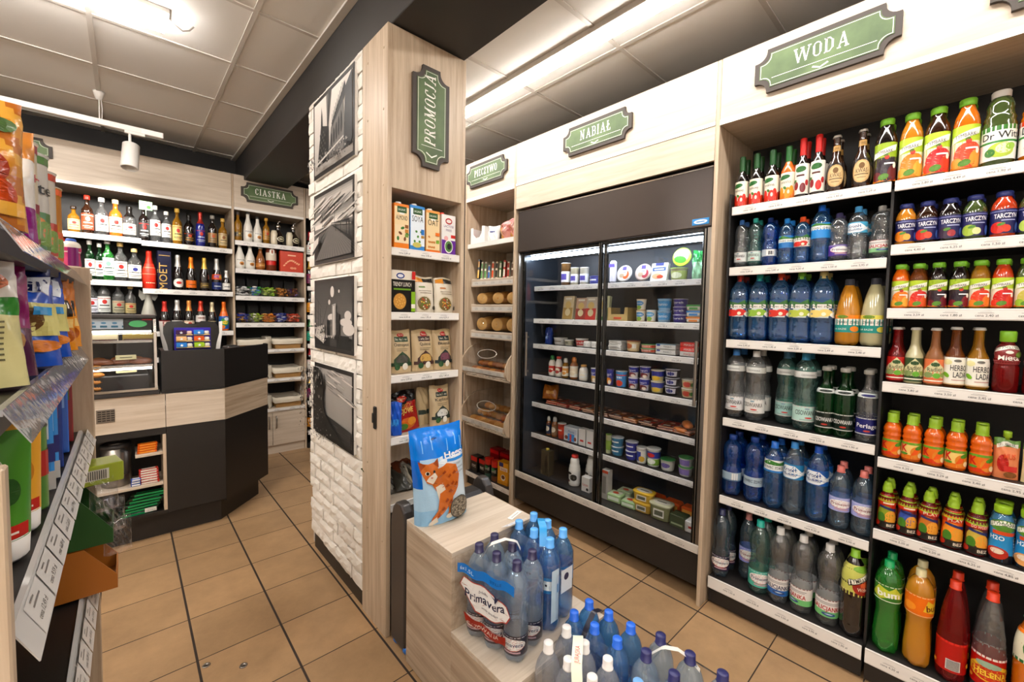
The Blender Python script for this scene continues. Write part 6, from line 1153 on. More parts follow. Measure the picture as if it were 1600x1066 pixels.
dairy_cup(1.193, z, .041, .047, '#4a3a8c', '#e0dee6', B2('#3f3486', 'Serek'), ['purple tub at the bottom of the purple stack', 'purple tub in the middle of the purple stack', 'purple tub on top of the purple stack'], 3, name='cheese_tub', cat='tub', taper=.9)
for k, (c, d) in enumerate((('#e08a3a', 'orange lidded margarine tub, lowest of three'), ('#3f8fd0', 'blue lidded tub between orange and green ones'), ('#3f9a4a', 'green lidded tub on top of the blue one'))):
    carton('spread_tub', 'tub', d, (FX+.045, 1.1, z+.036*k), -PI/2, .085, .075, .035, '#e2ded4', [('R', -1, .7, 1, 1, c), ('R', -.6, .2, .6, .55, c)], bev=.008, group=FG)
z = 1.324
bag('cheese_bag', 'bag', 'crumpled dark blue bag in the left corner of the third fridge shelf', (FX+.04, 2.262, z), -PI/2, .07, .13, .05, '#24408c', [('R', -.5, .3, .4, .5, '#8fa9d8')], seed=33, group=FG)
dairy_cup(2.152, z, .053, .055, '#dcd9d2', '#e4e2dc', B2('#c9c6c0', '', '#7a6a5a'), 'low white cheese tub on the third fridge shelf', name='cheese_tub', cat='tub')
dairy_cup(2.052, z, .035, .045, '#d0ccc0', '#dedad0', B2('#a8a48c', '', '#4a463c', .7), 'smallest white tub on the third fridge shelf', name='cheese_tub', cat='tub')
dairy_cup(1.939, z, .046, .06, '#e0dcd4', '#e6e2da', B2('#b8352c', 'Serek'), 'white tub with red lettering band', name='cheese_tub', cat='tub')
for k, y in enumerate((1.865, 1.795)):
    carton('butter_pack', 'butter', 'white wrapped butter %s' % ('nearer the red banded tub', 'behind the door post')[k], (FX+.04, y, z), -PI/2, .062, .07, .045, '#e6e3dc', [('P', [(-.9, .1), (0, .5), (-.9, .9)], '#d2cfc8'), ('P', [(.9, .1), (0, .5), (.9, .9)], '#d2cfc8')], bev=.006, group=FG)
for k in range(4): carton('cheese_slices', 'cheese', 'flat white cheese slice pack, %s in its stack' % ('lowest', 'second from below', 'second from the top', 'topmost')[k], (FX+.05+rnd(-.005, .005), 1.628, z+.0165*k), -PI/2+rnd(-.06, .06), .1, .09, .0155, '#dcd9d3', [('R', -.8, .3, .4, .7, '#b9b6ae')], group=FG)
dairy_cup(1.508, z, .045, .072, '#c9a878', '#8c3a2c', [('R', -2, .1, 2, .85, '#d8c49a'), ('E', -.2, .5, .4, .25, '#b8683a'), ('R', .2, .3, .6, .7, '#e8e4da')], 'beige spread tub with dark red rim')
dairy_cup(1.395, z, .052, .027, '#d8d3c8', '#5fa05a', B2('#c8553a', '', '#f0ece2', 1.0), ['flat striped tub, lower of two', 'flat green lidded tub, upper of two'], 2, taper=.95, name='spread_tub', cat='tub')
for k in range(2): carton('butter_carton', 'butter', '%s flat white butter carton in the pair' % ('lower', 'upper')[k], (FX+.05, 1.265, z+.033*k), -PI/2, .13, .08, .031, '#d8d6d0', [('R', -.9, .55, -.55, .9, '#3a4a8c'), ('T', 'MASŁO', .2, .3, .4, '#6a6a66', .8), ('R', -1, .9, 1, 1, '#4a9ac0' if k else '#bdb9b0')], group=FG)
for k in range(3): carton('butter_carton', 'butter', 'red topped butter carton, %s in the stack behind the handle' % ('lowest', 'middle', 'topmost')[k], (FX+.05, 1.118, z+.028*k), -PI/2, .11, .08, .027, '#d9352c' if k else '#dcd8d2', [('T', 'MASŁO', 0, .25, .45, '#efe9e2' if k else '#c8352c', 1.1)], group=FG)
z = 1.077
for y, R, H, liq, cc, c, d, pf in ((2.211, .028, .16, 'white', '#2f7a3a', '#c9342a', 'small strawberry drink bottle with green top in the fridge corner', 'sport'), (2.142, .028, .157, 'white', '#c83a2c', '#a8352c', 'red and white striped drink can shaped bottle', 'juice'), (2.073, .026, .15, 'gold', '#e6e2da', '#d89a4a', 'small caramel milk bottle with white cap', 'sport'), (1.995, .032, .165, 'cocoa', '#b86a24', '#e4d4b8', 'caramel coffee drink bottle with brown cap', 'sport'), (1.905, .033, .117, 'white', '#c9934a', '#e8e6e0', 'small milk jar with tan paper cap', 'juice')):
    bottle('milk_drink_bottle', 'bottle', 'fb%d' % int(y*100), H, R, pf, liq, (cc, 'wide' if pf == 'juice' else 'sportcap'), [(.1, .6, '#e6dfd0', [('R', -2, .3, 2, .8, c), ('E', .1, .5, .5, .2, '#efe4cc'), ('E', .1, .3, .4, .16, c)])], d, (FX+R, y, z), -PI/2, FG)
FR_ = lambda c, w='Jogurt': [('R', -2, .5, 2, .95, '#3b3f9a'), ('T', w, 0, .6, .18, '#f0eef4', 1.1), ('E', 0, .28, .6, .2, c), ('E', .2, .2, .3, .14, '#efe2d0')]
dairy_cup(1.8, z, .03, .105, '#d8d4d8', '#e4e2e0', FR_('#c8a05a'), 'tall yoghurt cup beside the door post on the fourth shelf')
dairy_cup(1.668, z, .024, .112, '#5a55a0', '#4a3a6a', FR_('#e0902c'), 'narrow purple cup with an orange, half behind the post')
dairy_cup(1.587, z, .038, .107, '#3f8fc4', '#d8d6d2', [('R', -2, .0, 2, 1, '#4a90c4'), ('T', '', 0, .5, .2, '#e9f0f4', .9), ('E', 0, .24, .5, .2, '#d84a2c'), ('R', -2, .72, 2, .78, '#d8402c')], 'large blue cup with red fruit on the fourth fridge shelf')
dairy_cup(1.492, z, .033, .074, '#dcd8da', '#d8d5dc', FR_('#8c2f3a'), ['white and purple cup, lower one beside the blue cup', 'purple yoghurt cup, upper one beside the blue cup'], 2)
dairy_cup(1.409, z, .033, .078, '#cfcbd4', '#d8d5dc', FR_('#7a2a34'), ['purple cherry yoghurt, lower of two', 'purple cherry yoghurt, upper of two'], 2)
dairy_cup(1.325, z, .041, .071, '#dccf9c', '#e4e0d4', [('R', -2, .45, 2, .9, '#3f4aa0'), ('E', .1, .3, .5, .2, '#e6c24a')], ['wide cream and navy cup, lower of two', 'wide cream and navy cup, upper of two'], 2)
dairy_cup(1.228, z, .043, .052, '#1f1a2c', '#cfccd4', [('R', -.6, .2, .6, .8, '#e4e2ea'), ('E', 0, .5, .35, .22, '#3a3f8c')], ['low black dessert cup, lowest of three', 'low black dessert cup, middle of three', 'low navy dessert cup, topmost of three'], 3, taper=.8)
dairy_cup(1.122, z, .042, .054, '#d8caa4', '#dedad2', [('R', -2, .1, 2, .8, '#dac79a'), ('E', 0, .45, .45, .3, '#c8442c'), ('E', .5, .45, .2, .2, '#4f8a3a')], ['cream fruit cup with strawberries, lower of two', 'cream fruit cup with strawberries, upper of two'], 2)
z = .851
MC = ['#a83a24', '#9c2c20', '#8c3224', '#8a5a34', '#7a4a2c', '#6a4028', '#a86a3a', '#5a3424', '#7c3a28', '#96502c']
MN = ['bright red', 'red', 'dark red', 'tan', 'brown', 'dark brown', 'light tan', 'deep brown', 'rust', 'orange brown']
for i in range(10):
    for k in range(2):
        carton('sliced_meat_pack', 'meat pack', '%s sliced meat pack, %s in its pair on the fifth fridge shelf' % (MN[i], ('lower', 'upper')[k]), (FX+.09+rnd(-.01, .01), 2.2-.118*i, z+.0125*k+.001), -PI/2+rnd(-.12, .12), .108, .16, .0115, MC[i], [('R', -.9, .2, .9, .7, '#c9a48a')], top=[('R', -.9, -.8, .9, .8, MC[(i+3*k) % 10]), ('E', 0, 0, .6, .5, MC[(i+1) % 10]), ('E', .1, .3, .3, .2, '#d8a890'), ('R', -.5, -.8, .3, -.5, '#ddd5c4')], group='packs of sliced meat', m=BAGM)
bag('sausage_bag', 'bag', 'golden foil sausage bag in the left corner of the fifth fridge shelf', (FX+.05, 2.25, z+.03), -PI/2+.5, .12, .12, .05, '#a8641c', [('R', -.5, .3, .5, .5, '#d8a04a')], seed=41, base=0, group=FG, tilt=-.5)
loaf('smoked_cheese', 'orange smoked cheese pieces at the right of the fifth fridge shelf', (FX+.06, 1.13, z+.03), -PI/2+.6, .12, .06, .045, mat('smoked_cheese', '#c8702c', .4, bump=(30, .6, .01)), cat='cheese', group=FG)
loaf('smoked_cheese', 'smaller orange smoked cheese lying in front of the larger one', (FX+.03, 1.16, z+.002), -PI/2+1.2, .1, .05, .035, mat('smoked_cheese', '#c8702c', .4), cat='cheese', group=FG)
carton('fish_carton', 'carton', 'tall navy carton at the right end of the fifth fridge shelf', (FX+.02, 1.03, z), -PI/2, .05, .05, .185, '#26427c', [('T', 'BI', 0, .72, .14, '#e4e6ea', .8), ('R', -1, 0, 1, .5, '#c8803a')], group=FG)
z = .599
for y, R, H, c, d in ((2.227, .021, .15, '#2c3a5a', 'slim dark milk drink bottle in the left corner'), (2.168, .026, .155, '#8c6a4a', 'brown milk drink bottle beside the red yoghurt')):
    bottle('milk_drink_bottle', 'bottle', 'fj%d' % int(y*100), H, R, 'sport', 'cocoa', ('#c9c4ba', 'sportcap'), [(.1, .65, c, [('E', 0, .5, .6, .25, '#e0d4c0')])], d, (FX+R, y, z), -PI/2, FG)
dairy_cup(2.1, z, .033, .12, '#b8402a', '#e2dfda', [('R', -2, .3, 2, .8, '#c8442a'), ('T', '', 0, .5, .16, '#f0e6da', 1.0)], 'large red yoghurt cup on the sixth fridge shelf')
carton('milk_dessert_pack', 'food pack', 'white, blue and red multipack on the sixth fridge shelf', (FX+.05, 2.0, z), -PI/2, .13, .07, .11, '#dfe3e6', [('R', -.9, .55, .9, .9, '#c9d0d8'), ('T', 'Monte', .1, .62, .18, '#3f6fb0', .9), ('R', -.4, .05, .6, .55, '#4a9ad8'), ('R', -.1, .0, .15, .5, '#d8402c'), ('E', -.6, .25, .25, .14, '#8c4a2c'), ('E', .7, .25, .2, .14, '#8c4a2c')], group=FG)
for k, y in enumerate((1.885, 1.815)): carton('milk_dessert_pack', 'food pack', 'white upright snack pack with red letters, %s' % ('nearer the multipack', 'beside the door post')[k], (FX+.03, y, z), -PI/2, .06, .05, .125, '#dcd8d2', [('T', '', 0, .2, .2, '#c8352c', .5 if 0 else 1.3, PI/2*0)], group=FG)
dairy_cup(1.662, z, .021, .135, '#c9cca4', '#7aa03a', [('R', -2, .2, 2, .7, '#8ca84a')], 'narrow green and cream cup behind the door post')
dairy_cup(1.605, z, .042, .062, '#4a8aa8', '#d8dadc', B2('#3a7a9c', ''), ['teal cheese tub, lower of two', 'teal and yellow cheese tub, upper of two'], 2, name='cheese_tub', cat='tub')
dairy_cup(1.492, z, .041, .06, '#3a3f94', '#dcdce2', B2('#3a3f94', ''), ['navy cheese tub, lower of two', 'navy cheese tub, upper of two'], 2, name='cheese_tub', cat='tub')
dairy_cup(1.414, z, .035, .103, '#e0ddd6', '#e6e4de', [('R', -2, .1, 2, .8, '#e4e2da'), ('R', -.7, .15, .2, .75, '#3f4fa0'), ('E', .3, .3, .4, .18, '#d8b04a')], 'white cup with navy and yellow label on the sixth shelf')
dairy_cup(1.335, z, .043, .114, '#dfe0d8', '#e6e4de', [('R', -2, .5, 2, .85, '#3a49a0'), ('R', -2, .1, 2, .45, '#8cb44a'), ('E', 0, .3, .5, .16, '#eef0e4'), ('E', 0, .66, .4, .12, '#c8352c')], 'tall white yoghurt cup with green landscape')
dairy_cup(1.238, z, .043, .07, '#cfcfc6', '#3f8a4a', [('R', -2, .1, 2, .8, '#d4d2c8'), ('E', 0, .5, .5, .22, '#7a6aa8')], 'clear tub with green lid on the sixth fridge shelf', name='cheese_tub', cat='tub')
dairy_cup(1.122, z, .041, .056, '#d4d4cc', '#4f9a58', [('R', -.6, .2, .6, .8, '#8c7ab8')], ['clear green rimmed tub, lower of two', 'clear green rimmed tub, upper of two'], 2, name='cheese_tub', cat='tub')
z = .296; FX = 2.40
carton('milk_carton', 'carton', 'dark brown milk carton with a cow shape on the fridge floor', (FX+.03, 2.2, z), -PI/2, .085, .06, .195, '#4a4434', [('T', 'ŁACIATE', -.6, .1, .12, '#a89c78', .6, PI/2), ('E', .3, .5, .35, .2, '#16130f'), ('R', .2, .1, .4, .5, '#16130f'), ('E', .35, .74, .2, .1, '#16130f')], cap=('#c9b24a', 0), group=FG)
for i, (y, c, c2, d) in enumerate(((1.935, '#c8352c', '#1d1a17', 'white milk bottle with red cap and cow spotted label'), (1.85, '#d8d4cc', '#5a564e', 'dim white milk bottle behind the first one'))):
    bottle('milk_bottle', 'milk', 'mlk%d' % i, .225, .043, 'jug', 'white', (c, 'wide'), [(.08, .5, '#e2ded6', [('E', .3, .5, .4, .25, c2), ('E', -.4, .2, .3, .12, c2), ('E', -.2, .8, .3, .1, c2), ('T', 'Łaciate', -.5, .1, .14, '#c8352c', .8, PI/2*0)])], d, (FX+.04+.09*i, y, z), -PI/2, FG)
carton('milk_carton', 'carton', 'low white carton with red letters behind the door post', (FX+.02, 1.8, z), -PI/2, .07, .05, .105, '#dcd8d0', [('T', 'Łaciate', 0, .4, .2, '#c8352c', 1.4), ('E', .5, .2, .3, .1, '#26221c')], group=FG)
carton('milk_carton', 'carton', 'tall pale carton with red top behind the door post', (FX+.03, 1.645, z), -PI/2, .055, .055, .2, '#b8b4ac', [('R', -1, .9, 1, 1, '#c8502c'), ('R', -.5, .2, .5, .8, '#8c8880')], group=FG)
for k, (dx, y, c, d) in enumerate(((0, 1.575, '#a8c08c', 'pale green butter pack in front on the fridge floor'), (.1, 1.56, '#b4c49c', 'pale green pack behind the front one'), (.0, 1.465, '#9cb884', 'pale green pack nearer the yellow tub'))):
    carton('butter_pack', 'butter', d, (FX+.045+dx, y, z), -PI/2+.1, .1, .085, .055 if k < 2 else .045, c, [('R', -.8, .3, .8, .7, '#dfe6d2')], top=[('R', -.8, -.8, .8, .8, '#c2cfae'), ('E', 0, 0, .5, .4, '#c8502c'), ('E', .5, .3, .3, .3, '#e4e0d0')], bev=.006, group=FG)
def oval_tub(label, loc, W, Dp, H, c, lid, w):
    t = thing('margarine_tub', label, 'tub', loc, -PI/2+.08, FG); R = W/2
    q = MB(); q.lathe([(0, 0), (R*.84, 0), (R*.88, .004), (R*.98, H-.012)], 36, c=c, sq=4, sy=Dp/W); D = Deco(q, plane_surf((0, -Dp/2*.97, 0), (W/2, 0, 0), (0, 0, H), (0, -1, -.1)), W/2, H, flat=True); D.R(-.5, .2, .5, .7, '#e4e0d2'); D.R(-.4, .3, .4, .6, '#6a6a58'); q.build('tub', GLOSS, t)
    q = MB(); q.lathe([(R*1.0, H-.014), (R*1.05, H-.012), (R*1.05, H-.003), (R*1.0, H), (0, H)], 36, c=lid, sq=4, sy=Dp/W)
    D = Deco(q, plane_surf((0, 0, H), (W/2, 0, 0), (0, Dp/2, 0), (0, 0, 1)), W/2, Dp/2, flat=True, off=.0005); D.E(0, 0, .8, .75, '#e2dccb'); D.T(w, 0, -.15, .35, '#3f4a34', 1.1); q.build('lid', GLOSS, t)
oval_tub('yellow edged oval margarine tub stacked on another', (FX+.06, 1.375, z+.066), .13, .09, .065, '#d8b24a', '#dfb83a', '')
oval_tub('lower yellow margarine tub under the upper one', (FX+.06, 1.375, z), .13, .09, .064, '#c9a040', '#d8b23a', '')
oval_tub('large olive margarine tub beside the yellow stack', (FX+.055, 1.25, z+.0), .135, .1, .1, '#8c8c64', '#c9c6a4', '')
for k in range(3): carton('margarine_box', 'tub', 'orange margarine tub behind the olive one, %s' % ('nearest the olive tub', 'in the middle', 'at the far end')[k], (FX+.19, 1.36-.12*k, z), -PI/2, .11, .08, .075, '#c8561c', [('R', -.8, .4, .8, .8, '#e0a04a')], bev=.01, group=FG)
carton('butter_pack', 'butter', 'dark green boxed butter near the right fridge corner', (FX+.05, 1.13, z), -PI/2, .09, .08, .07, '#46523a', [('R', -.8, .2, .8, .35, '#a8b08c')], group=FG)
carton('butter_pack', 'butter', 'white wrapped butter brick in the right fridge corner', (FX+.04, 1.045, z), -PI/2, .065, .08, .07, '#dcd8d0', [('P', [(-.9, .1), (0, .5), (-.9, .9)], '#c4c0b8'), ('P', [(.9, .1), (0, .5), (.9, .9)], '#c4c0b8'), ('R', -.3, .4, .3, .6, '#b83a2c')], bev=.006, group=FG)
# ------------------------------------------------------------------ pastry shelves: baskets and sweets
WICK = mat('wicker', '#9c7440', .7, bump=(150, .9, .006)); LINEN = mat('basket_linen', '#d8cdb8', .85, bump=(60, .4, .003)); PAPER = mat('paper_bags', '#cfc6b4', .8)
def basket(label, x, z, filled):
    t = thing('wicker_basket', label, 'basket', (x, 5.19, z), 0, 'lined bread baskets'); W, Dp, H = .27, .32, .1
    q = MB(); q.grid([[(sx*(W/2-.012*(1-k)), sy*(Dp/2-.012*(1-k)), H*k) for k in (0, .5, 1)] for sx, sy in ((-1, -1), (1, -1), (1, 1), (-1, 1))], smooth=False, closeu=True); q.box(-W/2+.014, -Dp/2+.014, 0, W/2-.014, Dp/2-.014, .004); q.build('wicker_body', WICK, t)
    q = MB(); e = .004
    q.grid([[(sx*(W/2+a), sy*(Dp/2+a), zz+.004*math.sin(i*3+j)) for j, (a, zz) in enumerate(((.006, H*.5), (.009, H*.75), (.007, H+.006), (-.004, H+.008), (-.02, H*.4)))] for i, (sx, sy) in enumerate(((-1, -1), (-.5, -1), (0, -1), (.5, -1), (1, -1), (1, 0), (1, 1), (0, 1), (-1, 1), (-1, 0)))], closeu=True); q.build('linen_liner', LINEN, t)
    return t
for r, z in enumerate((1.133, .816, .493)):
    nm = ('top', 'middle', 'lowest')[r]
    basket('linen lined wicker basket at left on the %s basket shelf' % nm, .98-.02*r, z, 0)
    basket('linen lined wicker basket at right on the %s basket shelf' % nm, 1.31, z, 0)
    for k in range(7):
        loaf('long_bun', 'brown bun lying in the %s shelf baskets' % nm, (1.22+.03*k if k < 4 else .93+.04*(k-4), 5.14+.03*(k % 3), z+.03), rnd(-.4, .4)+1.5, .12, .04, .04, (BRC, BRD)[k % 2], group='buns in the baskets on the %s shelf' % nm)
    for k in range(4):
        t = thing('paper_bag_stack', 'fanned white paper bags between the two baskets, %s from the left on the %s shelf' % (ORD[k], nm), 'paper bag', (1.125+.012*k, 5.05+.02*k, z+.001), 0, 'paper bags between baskets')
        q = MB(); q.prism([(-.005, 0), (.004, 0), (.0-.02+.006*k, .13), (-.012-.02+.006*k, .128)], lambda a, b, d: (a, d, b), 0, .2); q.build('bag_sheet', PAPER, t, fix=True)
CANDY = [('#e8e6e2', '#26242a', 'black and white wrapped sweets'), ('#3fa84a', '#2f86c8', 'mixed green blue and red wrapped sweets'), ('#9cc23a', '#c9d86a', 'lime wrapped sweets'), ('#d89a4a', '#7a4a20', 'small round brown and gold sweets'), ('#8c5a34', '#5a3a7a', 'brown and purple wrapped sweets')]
CANDY2 = [('#2a3f9a', '#e0a83a', 'blue and gold wrapped sweets'), ('#a8c23a', '#d8e07a', 'bright green wrapped sweets'), ('#d8801c', '#f0b04a', 'orange gold wrapped sweets'), ('#2f3f9c', '#d0d4e8', 'blue and silver wrapped sweets'), ('#d8583a', '#f09a78', 'coral red wrapped sweets')]
for z, CC, nm in ((1.69, CANDY, 'upper'), (1.415, CANDY2, 'lower')):
    for i, (c1, c2, d) in enumerate(CC):
        x = .885+.12*i; t = thing('sweets_bin', 'clear bin of %s on the %s sweets shelf' % (d, nm), 'sweets bin', (x, 5.1, z), 0, 'clear sweets bins')
        q = MB(); w_ = .056; pr = [(-.11, 0), (-.115, .07), (-.02, .17), (.1, .22)]
        q.grid([[(sx, a, b) for a, b in pr] for sx in (-w_, w_)], smooth=False); q.face([(-w_, -.11, 0), (-w_, -.115, .07), (-w_, -.02, .17), (-w_, .1, .22), (-w_, .1, 0)]); q.build('clear_shell', ACRYL, t)
        q = MB(); rs = random.Random(i+int(z*10))
        for k in range(70):
            a, b, h = rs.uniform(-.045, .045), rs.uniform(-.1, .08), rs.uniform(.0, .085); M = Matrix.Translation((a, b, h+.01)) @ Matrix.Rotation(rs.random()*3, 4, 'Z') @ Matrix.Rotation(rs.random()*2, 4, 'X')
            cc = rs.choice((c1, c1, c2, '#e9e4dc' if i == 1 else c1)); q.box(-.012, -.007, -.006, .012, .007, .006, c=cc, b=.003, M=M); q.box(-.02, -.006, -.001, -.012, .006, .001, c=cc, M=M); q.box(.012, -.006, -.001, .02, .006, .001, c=cc, M=M)
        o = q.build('wrapped_sweets', GLOSS, t); o['kind'] = 'stuff'
        q = MB(); q.box(-.053, .095, .001, .053, .1, .21); q.build('bin_back', BACKP, t)
for i, z in enumerate((2.14, 1.82, 1.5, 1.18, .86, .54, .2)):
    for k in range(2):
        bottle('wine_bottle', 'bottle', 'win%d' % (i % 4), .29, .038, 'wine', 'black', (('#8c1f24', '#c9a04a', '#2a2622', '#3a7a4a')[i % 4], 'foil'), LS(('#e0dcd4', '#7a2a5a', '#dd9a2c', '#3fa88c', '#e2dcd0', '#e06a1c', '#dcd8cc')[i % 4], z0=.12, z1=.48), '%s bottle on the wine shelf beside the pillar, shelf %s from the top' % (('first', 'second')[k], ORD[i]), (1.535+.09*k, 5.04, z), 0, 'wine bottles beside the pillar')
# ------------------------------------------------------------------ counter
CF = [(-1.3, 3.62), (.52, 3.62), (.872, 3.985), (.872, 4.05), (.46, 4.05), (.36, 3.95), (-1.3, 3.95)]
def inset(P, d):  # only the shopper side is moved back
    return [(P[0][0], P[0][1]+d), (P[1][0]-d*.4, P[1][1]+d), (P[2][0]-d*1.2, P[2][1]+d*.2), (P[3][0]-d*1.2, P[3][1]), *P[4:]]
U = thing('shop_counter', 'angled dark checkout counter with a pale wood band', 'counter', (0, 0, 0))
f3 = lambda a, b, d: (a, b, d)
q = MB(); q.prism(inset(CF, .06), f3, 0, .165); q.build('plinth', BLACK, U, fix=True)
q = MB(); q.box(.188, 3.62, .168, .5195, 3.64, .755, b=.001); q.build('lower_panel', BLACK, U)
q = MB(); q.prism([(.521, 3.621), (.872, 3.985), (.86, 4.0), (.507, 3.636)], f3, .155, .755); q.build('angled_panel', BLACK, U, fix=True)
q = MB(); q.box(-1.3, 3.6205, .168, .187, 3.64, .19); q.box(-1.3, 3.621, .71, .187, 3.95, .755); q.box(-1.3, 3.9, .17, .187, 3.93, .755); q.box(.15, 3.64, .17, .86, 3.93, .755) if 0 else None
q.box(-1.3, 3.63, .168, .187, 3.93, .178); q.build('shelf_case', BLACK, U)
q = MB(); q.box(.169, 3.618, .19, .187, 3.92, .71, b=.001); q.build('case_edge', WZ, U)
q = MB(); q.box(.03, 3.63, .572, .168, 3.88, .59, b=.001); q.build('shelf', WX, U)
q = MB(); q.box(-1.29, 3.63, .365, .168, 3.88, .383, b=.001); q.build('shelf', WX, U)
q = MB(); q.box(-1.3, 3.618, .756, .186, 3.95, .984, b=.001); q.build('wood_front', WX, U)
q = MB(); q.box(.189, 3.618, .756, .5185, 3.64, .98, b=.001); q.build('wood_front', WX, U)
q = MB(); q.prism([(.522, 3.619), (.8735, 3.985), (.86, 4.0), (.507, 3.636)], f3, .756, .985); q.build('wood_front', WD, U, fix=True)
q = MB(); q.prism([(.17, 3.612), (.519, 3.612), (.878, 3.98), (.878, 4.06), (.86, 4.06), (.86, 3.99), (.511, 3.63), (.19, 3.63), (.19, 3.9), (.17, 3.9)], f3, 1.005, 1.27)
q.box(.168, 3.61, .985, .19, 3.9, 1.004); q.prism([(.17, 3.616), (.52, 3.616), (.874, 3.985), (.86, 3.99), (.511, 3.63), (.19, 3.63)], f3, .986, 1.004); q.build('screen_panel', BLACK, U, fix=True)
q = MB(); q.prism([(.191, 3.632), (.51, 3.632), (.858, 3.992), (.858, 4.05), (.46, 4.05), (.36, 3.95), (.191, 3.95)], f3, 1.15, 1.17); q.build('inner_top', BLACK, U, fix=True)
q = MB(); q.box(-.145, 3.6175, .83, -.06, 3.6155, .915, b=.001)
for j in range(5):
    for i in range(4): q.box(-.138+i*.02, 3.6145, .842+j*.014, -.122+i*.02, 3.6155, .848+j*.014, m=1)
q.build('vent_grille', [STEEL, BACKP], U)
# counter shelf goods
t = thing('steel_canister', 'brushed steel canister with black lid rim standing in the counter shelves', 'canister', (-.062, 3.76, .384), -1.15)
q = MB(); q.lathe([(0, 0), (.072, 0), (.075, .004), (.075, .26), (.07, .262), (0, .262)], 32); q.build('body', STEEL, t)
q = MB(); q.lathe([(.077, .25), (.079, .255), (.078, .272), (.066, .28), (.06, .276), (0, .276)], 32); q.tube([(.076, 0, .24), (.12, 0, .235), (.122, 0, .1), (.076, 0, .09)], .013, 8); q.build('lid_and_handle', BLK2, t)
q = MB(); q.lathe([(0, .277), (.055, .2775), (0, .2785)], 24); q.build('lid_glass', STEEL, t)
def bars(n, x0, dx, y, z, c, c2, label, grp, w=.1, rz=0, h=.016, txt=None):
    for k in range(n):
        carton('chocolate_bar', 'chocolate bar', '%s, %s in the pile' % (label, ('lowest', 'second', 'third', 'fourth', 'fifth', 'sixth', 'seventh')[k]), (x0+dx*k, y+rnd(-.004, .004), z+h*k*1.02), rz+rnd(-.1, .1), w, .04, h, c, [('R', -.8, .2, .8, .8, c2)] + ([('T', txt, 0, .28, .4, '#efe6d8', 1.0)] if txt else []), top=[('R', -.7, -.6, .7, .6, c2)], m=BAGM, group=grp, bev=.004)
bars(4, .09, .001, 3.67, .59, '#d8641c', '#e89a3a', 'orange wrapped bar on the upper counter shelf', 'orange bars')
bars(6, .1, -.001, 3.67, .383, '#b8322a', '#e4dcd2', 'red and white wrapped bar on the middle counter shelf', 'red and white bars', txt='7days')
bars(3, .03, .0, 3.66, .383, '#2a4a9a', '#dfe0e4', 'blue and white wrapped bar on the middle counter shelf', 'blue and white bars', w=.05)
bars(7, .03, .012, 3.68, .179, '#12301f', '#1f8a54', 'dark green wrapped chocolate on the lowest counter shelf', 'dark green chocolates', w=.2, h=.02, txt='')
t = thing('price_tag', 'small white price tag in front of the green chocolates', 'price tag', (.1, 3.64, .195))
q = MB(); q.box(-.03, 0, 0, .03, .002, .026, c='#e9e5dd'); D = Deco(q, plane_surf((0, 0, 0), (1, 0, 0), (0, 0, 1), (0, -1, 0)), 1, 1, flat=True); prices(D, [0], .006, .007); q.build('card', GLOSS, t)
# pastry display case
U = thing('pastry_display_case', 'glass fronted lit pastry case standing on the counter', 'display case', (0, 0, .985))
q = MB(); q.box(-.75, 3.6, 0, .16, 3.95, .03, b=.004); q.box(-.75, 3.62, .5, .15, 3.95, .52, b=.003); q.box(-.75, 3.93, .03, .15, 3.95, .5); q.build('case_body', BLK2, U)
q = MB()
for xx in (.135,): q.prism([(3.6, .03), (3.615, .03), (3.635, .4), (3.66, .5), (3.64, .51), (3.617, .41)], lambda a, b, d: (xx+d, a, b), 0, .014)
q.box(.135, 3.93, .03, .149, 3.95, .5); q.box(-.75, 3.598, .03, .15, 3.61, .045); q.build('corner_post', CHROME, U, fix=True)
q = MB(); q.grid([[(x, a, b) for a, b in ((3.606, .03), (3.61, .2), (3.618, .35), (3.632, .43), (3.652, .5))] for x in (-.75, .136)]); q.build('front_glass', GLASS, U)
q = MB(); q.box(.141, 3.63, .03, .1425, 3.93, .5); q.build('side_glass', GLASS, U)
for k, z in enumerate((.345, .185)):
    q = MB(); q.box(-.74, 3.66+.0*k, z, .13, 3.92, z+.006); q.build('glass_shelf', GLASS, U)
    q = MB(); q.box(-.74, 3.652, z-.004, .13, 3.66, z+.012, b=.001); q.build('shelf_trim', CHROME, U)
for z, y in ((.405, 3.66), (.165, 3.655)):
    q = MB(); q.box(-.73, y, z, .125, y+.012, z+.014); q.build('led_strip', CLED, U)
q = MB(); q.box(-.75, 3.655, .43, .13, 3.66, .495, c='#cfd9df'); D = Deco(q, plane_surf((0, 3.655, 0), (1, 0, 0), (0, 0, 1), (0, -1, 0)), 1, 1, flat=True)
for i in range(16): D.E(-.7+.05*i, .468, .012, .006, '#5a93b4'); D.R(-.716+.05*i, .44, -.684+.05*i, .452, '#3f7a94')
D.R(-.01, .43, .13, .495, '#26282a'); D.E(.06, .463, .045, .022, '#5fc07a'); D.R(.08, .487, .13, .495, '#b83a3a'); q.build('header_strip', GLOSS, U)
PC = 'pastries in the display case'
for k in range(4):
    t = thing('pastry_box', 'cream cake box on the top shelf of the pastry case, %s from the left' % ORD[k], 'box', (-.5+.19*k, 3.78, 1.337)); q = MB(); q.box(-.085, -.1, 0, .085, .1, .05, c=('#cfc2a0', '#d8cfae', '#d2c7a8', '#8c7a3a')[k], b=.004); q.box(-.08, -.101, -.0, .08, -.1, .012, c='#4a1f16'); q.build('box', GLOSS, t)
for k in range(7): loaf('chocolate_croissant', 'brown glazed croissant on the middle shelf, %s from the left' % ORD[k], (-.5+.095*k, 3.72+.02*(k % 2), 1.177), 1.3+.3*(k % 2), .13, .05, .045, mat('glazed_pastry', '#6a3a22', .35, bump=(40, .6, .01)), group=PC, cat='pastry')
